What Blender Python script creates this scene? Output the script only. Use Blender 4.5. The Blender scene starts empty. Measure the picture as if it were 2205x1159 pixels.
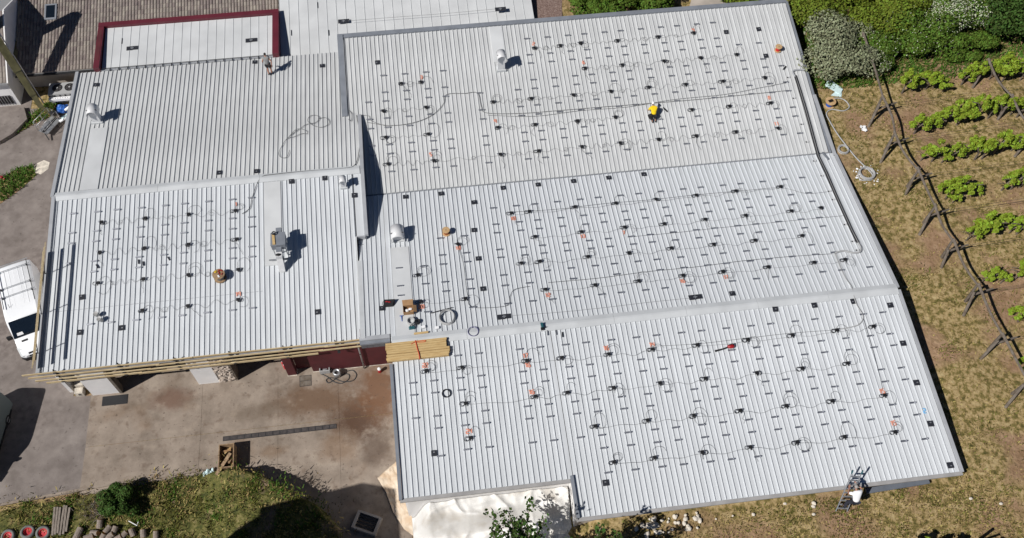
import bpy, math, random
from mathutils import Vector, Matrix, Quaternion
random.seed(7)
R = math.radians
scene = bpy.context.scene
col = scene.collection

# ---------------------------------------------------------------- camera
cam_d = bpy.data.cameras.new('camera')
cam = bpy.data.objects.new('camera', cam_d)
col.objects.link(cam)
cam.location = (0, -35, 62.1)
cam.rotation_mode = 'QUATERNION'
cam.rotation_quaternion = (Quaternion((0, 0, 1), -0.15139) @ Quaternion((1, 0, 0), 0.53534) @ Quaternion((0, 0, 1), 0.03067))
cam_d.sensor_width = 36
cam_d.lens = 33.369
cam_d.clip_start = 0.5
cam_d.clip_end = 2000
scene.camera = cam

# ---------------------------------------------------------------- sky, sun, exposure
SUN_AZ, SUN_EL = 27.0, 46.0          # direction the light travels (degrees from +X), height
world = bpy.data.worlds.new('World')
scene.world = world
world.use_nodes = True
wn = world.node_tree.nodes
sky = wn.new('ShaderNodeTexSky')
sky.sky_type = 'NISHITA'
sky.sun_disc = False
sky.sun_elevation = R(SUN_EL)
sky.sun_rotation = R(243)
sky.air_density = 0.5
sky.dust_density = 0.0
sky.ozone_density = 3.0
world.node_tree.links.new(sky.outputs[0], wn['Background'].inputs[0])
wn['Background'].inputs[1].default_value = 0.05
sun_d = bpy.data.lights.new('sun', 'SUN')
sun_d.energy = 4.9
sun_d.angle = R(0.53)
sun_d.color = (1.0, 0.97, 0.935)
sun = bpy.data.objects.new('sun', sun_d)
col.objects.link(sun)
sdir = Vector((math.cos(R(SUN_AZ)) * math.cos(R(SUN_EL)), math.sin(R(SUN_AZ)) * math.cos(R(SUN_EL)), -math.sin(R(SUN_EL))))
sun.rotation_mode = 'QUATERNION'
sun.rotation_quaternion = sdir.to_track_quat('-Z', 'Y')
sun.location = (-40, -30, 60)
scene.view_settings.view_transform = 'Standard'
scene.view_settings.look = 'None'
scene.view_settings.exposure = 0.0
scene.view_settings.gamma = 1.0
scene.render.engine = 'CYCLES'

# ---------------------------------------------------------------- materials
MATS = {}
def mat(name, c, rough=0.6, metal=0.0, var=0.0, scale=3.0, stretch=None, c2=None, bump=0.0, bscale=None, spec=0.5, detail=4.0, lo=0.35, hi=0.65, island=0.0):
    """Principled material: colour c mixed to c2 (or a darker/lighter c) by a noise, optional bump."""
    m = bpy.data.materials.new(name)
    m.use_nodes = True
    nt = m.node_tree
    N, L = nt.nodes, nt.links
    b = N['Principled BSDF']
    b.inputs['Roughness'].default_value = rough
    b.inputs['Metallic'].default_value = metal
    b.inputs['Specular IOR Level'].default_value = spec
    b.inputs['Base Color'].default_value = (*c, 1)
    tc = N.new('ShaderNodeTexCoord')
    src = tc.outputs['Object']
    if stretch:
        mp = N.new('ShaderNodeMapping'); mp.inputs['Scale'].default_value = stretch
        L.new(src, mp.inputs[0]); src = mp.outputs[0]
    cur = None
    if var > 0 or c2:
        no = N.new('ShaderNodeTexNoise'); no.inputs['Scale'].default_value = scale; no.inputs['Detail'].default_value = detail
        L.new(src, no.inputs['Vector'])
        mr = N.new('ShaderNodeMapRange'); mr.inputs[1].default_value = lo; mr.inputs[2].default_value = hi
        L.new(no.outputs['Fac'], mr.inputs[0])
        mx = N.new('ShaderNodeMix'); mx.data_type = 'RGBA'
        d = c2 if c2 else tuple(max(0, v * (1 - var)) for v in c)
        u = c if c2 else tuple(min(1, v * (1 + var * 0.5)) for v in c)
        mx.inputs[6].default_value = (*u, 1); mx.inputs[7].default_value = (*d, 1)
        L.new(mr.outputs[0], mx.inputs[0]); cur = mx.outputs[2]
    if island > 0:
        ge = N.new('ShaderNodeNewGeometry')
        hs = N.new('ShaderNodeHueSaturation')
        m1 = N.new('ShaderNodeMapRange'); m1.inputs[3].default_value = 1 - island; m1.inputs[4].default_value = 1 + island
        L.new(ge.outputs['Random Per Island'], m1.inputs[0]); L.new(m1.outputs[0], hs.inputs['Value'])
        m2 = N.new('ShaderNodeMath'); m2.operation = 'MULTIPLY_ADD'; m2.inputs[1].default_value = 0.05; m2.inputs[2].default_value = 0.475
        L.new(ge.outputs['Random Per Island'], m2.inputs[0]); L.new(m2.outputs[0], hs.inputs['Hue'])
        if cur: L.new(cur, hs.inputs['Color'])
        else: hs.inputs['Color'].default_value = (*c, 1)
        cur = hs.outputs[0]
    if cur: L.new(cur, b.inputs['Base Color'])
    if bump > 0:
        n2 = N.new('ShaderNodeTexNoise'); n2.inputs['Scale'].default_value = bscale or scale * 4; n2.inputs['Detail'].default_value = 5
        L.new(tc.outputs['Object'], n2.inputs['Vector'])
        bp = N.new('ShaderNodeBump'); bp.inputs['Strength'].default_value = bump; bp.inputs['Distance'].default_value = 0.05
        L.new(n2.outputs['Fac'], bp.inputs['Height']); L.new(bp.outputs[0], b.inputs['Normal'])
    MATS[name] = m
    return m

def ramp_mat(name, stops, scale, rough=0.9, detail=6, scale2=None, stops2=None, mask=(0.45, 0.6), mscale=0.2, bump=0.4, bscale=12, stains=(), specks=None):
    """Ground material: two noise-driven colour ramps mixed by a broad noise, plus local stains at given spots."""
    m = bpy.data.materials.new(name); m.use_nodes = True
    nt = m.node_tree; N, L = nt.nodes, nt.links
    b = N['Principled BSDF']; b.inputs['Roughness'].default_value = rough; b.inputs['Specular IOR Level'].default_value = 0.25
    tc = N.new('ShaderNodeTexCoord'); src = tc.outputs['Object']
    def rampn(st, sc, off):
        mp = N.new('ShaderNodeMapping'); mp.inputs['Location'].default_value = (off, off * 0.7, 0); L.new(src, mp.inputs[0])
        no = N.new('ShaderNodeTexNoise'); no.inputs['Scale'].default_value = sc; no.inputs['Detail'].default_value = detail; no.inputs['Roughness'].default_value = 0.65
        L.new(mp.outputs[0], no.inputs['Vector'])
        r = N.new('ShaderNodeValToRGB')
        while len(r.color_ramp.elements) < len(st): r.color_ramp.elements.new(0.5)
        for e, (p, c) in zip(r.color_ramp.elements, st): e.position = p; e.color = (*c, 1)
        L.new(no.outputs['Fac'], r.inputs[0]); return r.outputs[0]
    cur = rampn(stops, scale, 0)
    def mix(fac, a, bcol):
        mx = N.new('ShaderNodeMix'); mx.data_type = 'RGBA'
        L.new(fac, mx.inputs[0]); L.new(a, mx.inputs[6])
        if isinstance(bcol, tuple): mx.inputs[7].default_value = (*bcol, 1)
        else: L.new(bcol, mx.inputs[7])
        return mx.outputs[2]
    if stops2:
        o2 = rampn(stops2, scale2 or scale, 13.7)
        no = N.new('ShaderNodeTexNoise'); no.inputs['Scale'].default_value = mscale; no.inputs['Detail'].default_value = 5; L.new(src, no.inputs['Vector'])
        mr = N.new('ShaderNodeMapRange'); mr.inputs[1].default_value, mr.inputs[2].default_value = mask; L.new(no.outputs['Fac'], mr.inputs[0])
        cur = mix(mr.outputs[0], cur, o2)
    for (sx, sy, rx, ry, colr, amt) in stains:
        mp = N.new('ShaderNodeMapping'); mp.inputs['Scale'].default_value = (1 / rx, 1 / ry, 0); mp.inputs['Location'].default_value = (-sx / rx, -sy / ry, 0)
        L.new(src, mp.inputs[0])
        ln = N.new('ShaderNodeVectorMath'); ln.operation = 'LENGTH'; L.new(mp.outputs[0], ln.inputs[0])
        no = N.new('ShaderNodeTexNoise'); no.inputs['Scale'].default_value = 0.9; no.inputs['Detail'].default_value = 8; no.inputs['Roughness'].default_value = 0.7; L.new(src, no.inputs['Vector'])
        ad = N.new('ShaderNodeMath'); ad.operation = 'MULTIPLY_ADD'; ad.inputs[1].default_value = 1.6; L.new(no.outputs['Fac'], ad.inputs[0]); L.new(ln.outputs['Value'], ad.inputs[2])
        mr = N.new('ShaderNodeMapRange'); mr.inputs[1].default_value = 1.25; mr.inputs[2].default_value = 1.95; mr.inputs[3].default_value = amt; mr.inputs[4].default_value = 0
        L.new(ad.outputs[0], mr.inputs[0]); cur = mix(mr.outputs[0], cur, colr)
    for (sc, lo, hi, colr, amt) in (specks or ()):
        no = N.new('ShaderNodeTexNoise'); no.inputs['Scale'].default_value = sc; no.inputs['Detail'].default_value = 3; L.new(src, no.inputs['Vector'])
        mr = N.new('ShaderNodeMapRange'); mr.inputs[1].default_value, mr.inputs[2].default_value = lo, hi; mr.inputs[4].default_value = amt; L.new(no.outputs['Fac'], mr.inputs[0])
        cur = mix(mr.outputs[0], cur, colr)
    L.new(cur, b.inputs['Base Color'])
    n2 = N.new('ShaderNodeTexNoise'); n2.inputs['Scale'].default_value = bscale; n2.inputs['Detail'].default_value = 5; L.new(src, n2.inputs['Vector'])
    bp = N.new('ShaderNodeBump'); bp.inputs['Strength'].default_value = bump; bp.inputs['Distance'].default_value = 0.08
    L.new(n2.outputs['Fac'], bp.inputs['Height']); L.new(bp.outputs[0], b.inputs['Normal'])
    MATS[name] = m
    return m

mat('roof_sheet', (0.575, 0.595, 0.61), 0.42, var=0.10, scale=0.9, stretch=(2.5, 0.25, 1), bump=0.05, bscale=6, detail=6)
mat('roof_sheet_shaded', (0.545, 0.553, 0.55), 0.5, var=0.14, scale=0.8, stretch=(1.5, 0.3, 1), bump=0.05, bscale=5, detail=6)  # darker roof_sheet for A and LU, their slope shading put into the colour
mat('cap_sheet', (0.52, 0.535, 0.54), 0.5, var=0.10, scale=0.8, detail=6)
mat('membrane', (0.56, 0.57, 0.57), 0.6, var=0.10, scale=0.5, detail=7)
mat('trim_grey', (0.20, 0.215, 0.24), 0.45, var=0.12, scale=1.5)
mat('trim_light', (0.36, 0.37, 0.385), 0.45, var=0.10, scale=1.2)
mat('gutter', (0.33, 0.32, 0.31), 0.5, var=0.15, scale=1.5)
mat('slate_sheet', (0.13, 0.145, 0.17), 0.5, var=0.1)
mat('deck', (0.30, 0.30, 0.30), 0.8)
mat('maroon', (0.115, 0.016, 0.026), 0.5, var=0.15, scale=1.0)
mat('maroon_wall', (0.085, 0.012, 0.016), 0.7, var=0.2, scale=1.0)
mat('plaster', (0.80, 0.785, 0.77), 0.85, var=0.08, scale=0.8, bump=0.1)
mat('plaster_old', (0.42, 0.37, 0.32), 0.9, var=0.2, scale=0.7, bump=0.2)
mat('drain_iron', (0.055, 0.047, 0.045), 0.8, var=0.3, scale=6)
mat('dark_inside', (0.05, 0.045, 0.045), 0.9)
mat('rubble', (0.50, 0.42, 0.35), 0.9, var=0.35, scale=4, bump=0.5)
mat('aluminium', (0.58, 0.59, 0.62), 0.45, metal=1.0)
mat('galvanised', (0.50, 0.51, 0.52), 0.42, metal=0.75, var=0.15, scale=4)
mat('vent_paint', (0.62, 0.62, 0.62), 0.45, var=0.06, scale=3)
mat('black_plastic', (0.012, 0.012, 0.013), 0.5)
mat('bitumen', (0.016, 0.018, 0.026), 0.75, var=0.4, scale=9)
mat('dark_metal', (0.03, 0.03, 0.032), 0.5, metal=0.3)
mat('cable', (0.03, 0.03, 0.032), 0.55)
mat('cable_grey', (0.16, 0.16, 0.16), 0.55)
mat('conduit', (0.36, 0.36, 0.355), 0.5)
mat('orange_paint', (0.76, 0.31, 0.21), 0.7, var=0.3, scale=14)
mat('blue_paint', (0.16, 0.45, 0.75), 0.7, var=0.2, scale=14)
mat('wood_new', (0.55, 0.40, 0.19), 0.7, c2=(0.44, 0.29, 0.12), scale=2.0, stretch=(1, 9, 9), bump=0.1)
mat('wood_pole', (0.60, 0.49, 0.30), 0.7, c2=(0.46, 0.34, 0.18), scale=1.6, stretch=(1, 6, 6))
mat('wood_spool', (0.33, 0.225, 0.125), 0.8, c2=(0.20, 0.125, 0.07), scale=5)
mat('wood_reel', (0.52, 0.35, 0.18), 0.75, c2=(0.42, 0.27, 0.13), scale=5)
mat('wood_old', (0.105, 0.08, 0.058), 0.9, c2=(0.17, 0.145, 0.12), scale=3, bump=0.4)
mat('wood_grey', (0.28, 0.24, 0.20), 0.9, c2=(0.16, 0.13, 0.105), scale=4, stretch=(6, 1, 1), bump=0.3)
mat('log_end', (0.50, 0.27, 0.09), 0.9, c2=(0.36, 0.2, 0.08), scale=6)
mat('bark', (0.17, 0.13, 0.105), 0.95, c2=(0.28, 0.24, 0.2), scale=9, bump=0.5)
mat('cardboard', (0.33, 0.19, 0.09), 0.85, var=0.12, scale=3)
mat('copper', (0.45, 0.16, 0.07), 0.4, metal=0.8)
mat('red_wire', (0.55, 0.02, 0.02), 0.5)
mat('blue_wire', (0.02, 0.10, 0.45), 0.5)
mat('red_strap', (0.50, 0.06, 0.02), 0.7)
mat('red_plastic', (0.30, 0.012, 0.016), 0.4)
mat('teal_plastic', (0.015, 0.085, 0.10), 0.5)
mat('blue_plastic', (0.03, 0.09, 0.33), 0.5)
mat('violet_cable', (0.10, 0.09, 0.22), 0.5)
mat('white_plastic', (0.78, 0.78, 0.78), 0.5)
mat('paper_blue', (0.62, 0.78, 0.78), 0.7)
mat('tape_yellow', (0.8, 0.55, 0.03), 0.5)
mat('tarp', (0.68, 0.665, 0.635), 0.6, c2=(0.54, 0.50, 0.44), scale=0.9, detail=7, bump=0.25, bscale=3.0, lo=0.5, hi=0.75)
mat('tarp_brown', (0.52, 0.38, 0.25), 0.6, c2=(0.62, 0.52, 0.40), scale=2.2, bump=0.9, bscale=2.4)
mat('tarp_blue', (0.02, 0.11, 0.42), 0.5, var=0.3, scale=3, bump=0.6, bscale=5)
mat('stone_pale', (0.62, 0.56, 0.47), 0.9, var=0.3, scale=3, bump=0.4)
mat('van_white', (0.80, 0.81, 0.82), 0.28, spec=0.6)
mat('van_grey', (0.16, 0.19, 0.19), 0.3, spec=0.6)
mat('glass_dark', (0.006, 0.010, 0.016), 0.06, spec=0.8)
mat('glass_lamp', (0.6, 0.62, 0.62), 0.12)
mat('rubber', (0.015, 0.015, 0.015), 0.8)
mat('rim_red', (0.50, 0.04, 0.05), 0.5)
mat('tyre_grey', (0.16, 0.16, 0.15), 0.9, var=0.2)
mat('boom_paint', (0.16, 0.145, 0.07), 0.35, metal=0.35, var=0.3, scale=2)
mat('skin', (0.34, 0.17, 0.115), 0.55)
mat('skin_burnt', (0.36, 0.15, 0.10), 0.55)
mat('hair_dark', (0.008, 0.006, 0.005), 0.6)
mat('hair_grey', (0.30, 0.28, 0.26), 0.8)
mat('cloth_grey', (0.24, 0.24, 0.235), 0.9)
mat('cloth_dark', (0.012, 0.012, 0.014), 0.9)
mat('cloth_navy', (0.018, 0.02, 0.032), 0.9)
mat('cloth_yellow', (0.80, 0.55, 0.005), 0.85)
mat('cloth_white', (0.82, 0.82, 0.82), 0.85)
mat('tile', (0.265, 0.225, 0.198), 0.85, c2=(0.20, 0.168, 0.15), scale=1.4, island=0.22)
mat('tile_dark', (0.16, 0.13, 0.11), 0.85, island=0.2)
mat('leaf_green', (0.075, 0.125, 0.016), 0.7, spec=0.15, island=0.42)
mat('leaf_olive', (0.115, 0.15, 0.016), 0.7, spec=0.15, island=0.4)
mat('leaf_dark', (0.042, 0.078, 0.014), 0.7, spec=0.15, island=0.45)
mat('leaf_grey', (0.20, 0.215, 0.12), 0.65, island=0.4)
mat('leaf_blossom', (0.44, 0.46, 0.33), 0.7, spec=0.15, island=0.3)
mat('leaf_vine', (0.185, 0.25, 0.022), 0.65, spec=0.15, island=0.38)
mat('grass_fresh', (0.06, 0.115, 0.014), 0.7, spec=0.15, island=0.4)
mat('grass_dry', (0.27, 0.20, 0.08), 0.8, spec=0.15, island=0.45)
mat('grass_mixed', (0.115, 0.112, 0.024), 0.8, spec=0.15, island=0.5)
TAN, OLV, SOIL, DRK = (0.32, 0.23, 0.11), (0.17, 0.132, 0.042), (0.27, 0.172, 0.10), (0.075, 0.066, 0.02)
ramp_mat('field_soil', [(0.34, DRK), (0.45, OLV), (0.53, TAN), (0.66, (0.40, 0.315, 0.16))], 2.6, detail=9,
         stops2=[(0.32, (0.19, 0.115, 0.06)), (0.5, SOIL), (0.66, (0.34, 0.225, 0.14))], scale2=2.0, mask=(0.51, 0.61), mscale=0.26, bump=0.9, bscale=5)
ramp_mat('concrete', [(0.28, (0.16, 0.128, 0.10)), (0.5, (0.26, 0.212, 0.17)), (0.7, (0.34, 0.282, 0.228))], 0.55, detail=9,
         stops2=[(0.3, (0.115, 0.072, 0.045)), (0.6, (0.24, 0.165, 0.11))], scale2=0.9, mask=(0.54, 0.68), mscale=0.17, bump=0.15, bscale=14,
         specks=[(5.0, 0.64, 0.72, (0.07, 0.05, 0.038), 0.6), (1.6, 0.56, 0.72, (0.125, 0.085, 0.06), 0.55), (1.1, 0.60, 0.72, (0.33, 0.27, 0.21), 0.4)],
         stains=[(-6.6, -9.3, 2.2, 1.7, (0.075, 0.038, 0.022), 0.9), (-9.5, -7.6, 3.6, 1.5, (0.135, 0.08, 0.048), 0.85), (-5.0, -7.4, 1.9, 2.6, (0.155, 0.08, 0.044), 0.9),
                 (-19.5, -6.3, 1.6, 0.9, (0.15, 0.085, 0.06), 0.7), (-13.5, -8.0, 2.4, 0.8, (0.15, 0.115, 0.085), 0.6), (-8.0, -11.2, 1.5, 1.3, (0.20, 0.13, 0.082), 0.6),
                 (-5.4, -11.6, 1.3, 1.5, (0.085, 0.055, 0.04), 0.6), (-12.3, -11.0, 1.0, 0.5, (0.19, 0.125, 0.078), 0.6)])
ramp_mat('asphalt', [(0.30, (0.135, 0.113, 0.1)), (0.5, (0.205, 0.176, 0.158)), (0.7, (0.275, 0.24, 0.215))], 0.6, detail=9,
         stops2=[(0.4, (0.155, 0.13, 0.116)), (0.6, (0.225, 0.192, 0.172))], scale2=2.5, mask=(0.42, 0.62), mscale=0.2, bump=0.12, bscale=22,
         specks=[(4.0, 0.66, 0.74, (0.08, 0.066, 0.06), 0.6), (0.9, 0.56, 0.72, (0.13, 0.108, 0.096), 0.5)],
         stains=[(-28.6, 9.5, 1.6, 3.0, (0.16, 0.135, 0.12), 0.55)])
ramp_mat('bank_soil', [(0.34, (0.035, 0.04, 0.012)), (0.46, (0.075, 0.08, 0.02)), (0.55, (0.13, 0.12, 0.035)), (0.68, (0.24, 0.2, 0.085))], 2.2, detail=9,
         stops2=[(0.35, (0.15, 0.10, 0.065)), (0.65, (0.27, 0.19, 0.13))], scale2=2.0, mask=(0.58, 0.68), mscale=0.45, bump=1.0, bscale=5)
ramp_mat('gravel', [(0.35, (0.13, 0.085, 0.07)), (0.5, (0.22, 0.15, 0.125)), (0.65, (0.30, 0.23, 0.2))], 9, detail=4, bump=0.9, bscale=18)

# ---------------------------------------------------------------- mesh helpers
class MB:
    def __init__(s): s.v = []; s.f = []
    def add(s, vs, fs):
        o = len(s.v); s.v += [tuple(p) for p in vs]; s.f += [tuple(i + o for i in f) for f in fs]; return s
    def hexa(s, b, t):
        return s.add(list(b) + list(t), [(3, 2, 1, 0), (4, 5, 6, 7), (0, 1, 5, 4), (1, 2, 6, 5), (2, 3, 7, 6), (3, 0, 4, 7)])
    def box(s, x0, x1, y0, y1, z0, z1):
        return s.hexa([(x0, y0, z0), (x1, y0, z0), (x1, y1, z0), (x0, y1, z0)], [(x0, y0, z1), (x1, y0, z1), (x1, y1, z1), (x0, y1, z1)])
    def obox(s, c, size, m):
        """box with centre c, full size, rotated by matrix/quaternion m"""
        h = [k / 2 for k in size]; c = Vector(c)
        P = lambda a, b, d: c + m @ Vector((a * h[0], b * h[1], d * h[2]))
        return s.hexa([P(-1, -1, -1), P(1, -1, -1), P(1, 1, -1), P(-1, 1, -1)], [P(-1, -1, 1), P(1, -1, 1), P(1, 1, 1), P(-1, 1, 1)])
    def bar(s, p0, p1, w, h, up=(0, 0, 1)):
        p0, p1 = Vector(p0), Vector(p1); d = (p1 - p0).normalized(); a = d.cross(Vector(up)).normalized(); u = a.cross(d)
        q = lambda p, i, j: p + a * (i * w / 2) + u * (j * h / 2)
        return s.hexa([q(p0, -1, -1), q(p0, 1, -1), q(p1, 1, -1), q(p1, -1, -1)], [q(p0, -1, 1), q(p0, 1, 1), q(p1, 1, 1), q(p1, -1, 1)])
    def tube(s, pts, r, n=6, closed=False, cap=True):
        pts = [Vector(p) for p in pts]; m = len(pts); o = len(s.v); prev = None
        rr = r if isinstance(r, (list, tuple)) else [r] * m
        for i, p in enumerate(pts):
            a = pts[(i - 1) % m] if (closed or i > 0) else p; b = pts[(i + 1) % m] if (closed or i < m - 1) else p
            d = (b - a).normalized() if (b - a).length > 1e-9 else Vector((1, 0, 0))
            if prev is None:
                ref = Vector((0, 0, 1)) if abs(d.z) < 0.9 else Vector((1, 0, 0)); x = d.cross(ref).normalized()
            else:
                x = prev - d * prev.dot(d); x = x.normalized() if x.length > 1e-6 else d.orthogonal().normalized()
            prev = x; y = d.cross(x)
            for k in range(n):
                t = 2 * math.pi * k / n; s.v.append(tuple(p + (x * math.cos(t) + y * math.sin(t)) * rr[i]))
        for i in range(m if closed else m - 1):
            j = (i + 1) % m
            for k in range(n):
                l = (k + 1) % n; s.f.append((o + i * n + k, o + i * n + l, o + j * n + l, o + j * n + k))
        if cap and not closed:
            s.f.append(tuple(o + k for k in range(n))[::-1]); s.f.append(tuple(o + (m - 1) * n + k for k in range(n)))
        return s
    def cyl(s, p0, p1, r0, r1=None, n=16): return s.tube([p0, p1], [r0, r0 if r1 is None else r1], n)
    def torus(s, c, Rr, r, n=20, k=6, turns=1, axis=None, jit=0.0):
        c = Vector(c); q = axis or Quaternion()
        pts = []
        for t in range(turns):
            j = (random.uniform(-jit, jit), random.uniform(-jit, jit)); rr = Rr * (1 + random.uniform(-jit, jit) * 2)
            s.tube([c + q @ Vector((math.cos(a) * rr + j[0], math.sin(a) * rr * (1 + j[1]) + j[1], t * r * 1.2)) for a in [2 * math.pi * i / n for i in range(n)]], r, k, closed=True)
        return s
    def prism(s, poly, z0, z1):
        n = len(poly)
        z0f = z0 if callable(z0) else (lambda x, y: z0); z1f = z1 if callable(z1) else (lambda x, y: z1)
        vs = [(x, y, z0f(x, y)) for x, y in poly] + [(x, y, z1f(x, y)) for x, y in poly]
        return s.add(vs, [tuple(range(n))[::-1], tuple(range(n, 2 * n))] + [(i, (i + 1) % n, n + (i + 1) % n, n + i) for i in range(n)])
    def yz(s, poly, x0, x1):
        n = len(poly); vs = [(x0, y, z) for y, z in poly] + [(x1, y, z) for y, z in poly]
        return s.add(vs, [tuple(range(n))[::-1], tuple(range(n, 2 * n))] + [(i, (i + 1) % n, n + (i + 1) % n, n + i) for i in range(n)])
    def lathe(s, prof, n=20, c=(0, 0, 0)):
        o = len(s.v)
        for r, z in prof:
            for k in range(n):
                t = 2 * math.pi * k / n; s.v.append((c[0] + r * math.cos(t), c[1] + r * math.sin(t), c[2] + z))
        for i in range(len(prof) - 1):
            for k in range(n):
                l = (k + 1) % n; s.f.append((o + i * n + k, o + i * n + l, o + (i + 1) * n + l, o + (i + 1) * n + k))
        s.f.append(tuple(o + k for k in range(n))[::-1]); s.f.append(tuple(o + (len(prof) - 1) * n + k for k in range(n)))
        return s
    def ball(s, c, r, n=12, m=8):
        rx, ry, rz = r if isinstance(r, (tuple, list)) else (r, r, r)
        o = len(s.v)
        for i in range(m + 1):
            a = math.pi * i / m
            for k in range(n):
                t = 2 * math.pi * k / n; s.v.append((c[0] + rx * math.sin(a) * math.cos(t), c[1] + ry * math.sin(a) * math.sin(t), c[2] + rz * math.cos(a)))
        for i in range(m):
            for k in range(n):
                l = (k + 1) % n; s.f.append((o + i * n + k, o + (i + 1) * n + k, o + (i + 1) * n + l, o + i * n + l))
        return s
    def mesh(s, name, m, smooth=False, off=(0, 0, 0)):
        me = bpy.data.meshes.new(name)
        me.from_pydata([(x - off[0], y - off[1], z - off[2]) for x, y, z in s.v], [], s.f)
        me.materials.append(MATS[m])
        if smooth:
            me.polygons.foreach_set('use_smooth', [True] * len(me.polygons))
        me.update()
        return me
    def build(s, name, m, parent=None, smooth=False, label=None):
        """one object; vertices are in world space, stored relative to the parent's place"""
        off = wloc(parent)
        if parent is None and s.v:
            xs = [p[0] for p in s.v]; ys = [p[1] for p in s.v]; zs = [p[2] for p in s.v]
            off = ((min(xs) + max(xs)) / 2, (min(ys) + max(ys)) / 2, min(zs))
        o = bpy.data.objects.new(name, s.mesh(name, m, smooth, off))
        col.objects.link(o); o.parent = parent
        if parent is None: o.location = off
        if label: o['label'] = label
        return o

def wloc(o):
    v = Vector((0, 0, 0))
    while o is not None: v = v + Vector(o.location); o = o.parent
    return v
def tag(o, label=None, cat=None, group=None, kind=None):
    if label: o['label'] = label
    if cat: o['category'] = cat
    if group: o['group'] = group
    if kind: o['kind'] = kind
    return o
def thing(name, label, cat, loc=(0, 0, 0), group=None):
    o = bpy.data.objects.new(name, None); o.empty_display_size = 0.2; col.objects.link(o); o.location = loc
    return tag(o, label, cat, group)
def part_obj(name, me, parent, loc=(0, 0, 0)):
    o = bpy.data.objects.new(name, me); col.objects.link(o); o.parent = parent; o.location = loc; return o
def smooth_path(pts, n=8, closed=False):
    """Catmull-Rom through pts"""
    P = [Vector(p) for p in pts]; out = []; m = len(P)
    for i in range(m if closed else m - 1):
        g = lambda k: P[k % m] if closed else P[max(0, min(m - 1, k))]
        a, b, c, d = g(i - 1), g(i), g(i + 1), g(i + 2)
        for k in range(n):
            t = k / n
            out.append(0.5 * ((2 * b) + (c - a) * t + (2 * a - 5 * b + 4 * c - d) * t * t + (3 * b - a - 3 * c + d) * t ** 3))
    if not closed: out.append(P[-1])
    return out
def smoothstep(a, b, x):
    t = max(0.0, min(1.0, (x - a) / (b - a))); return t * t * (3 - 2 * t)

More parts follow.
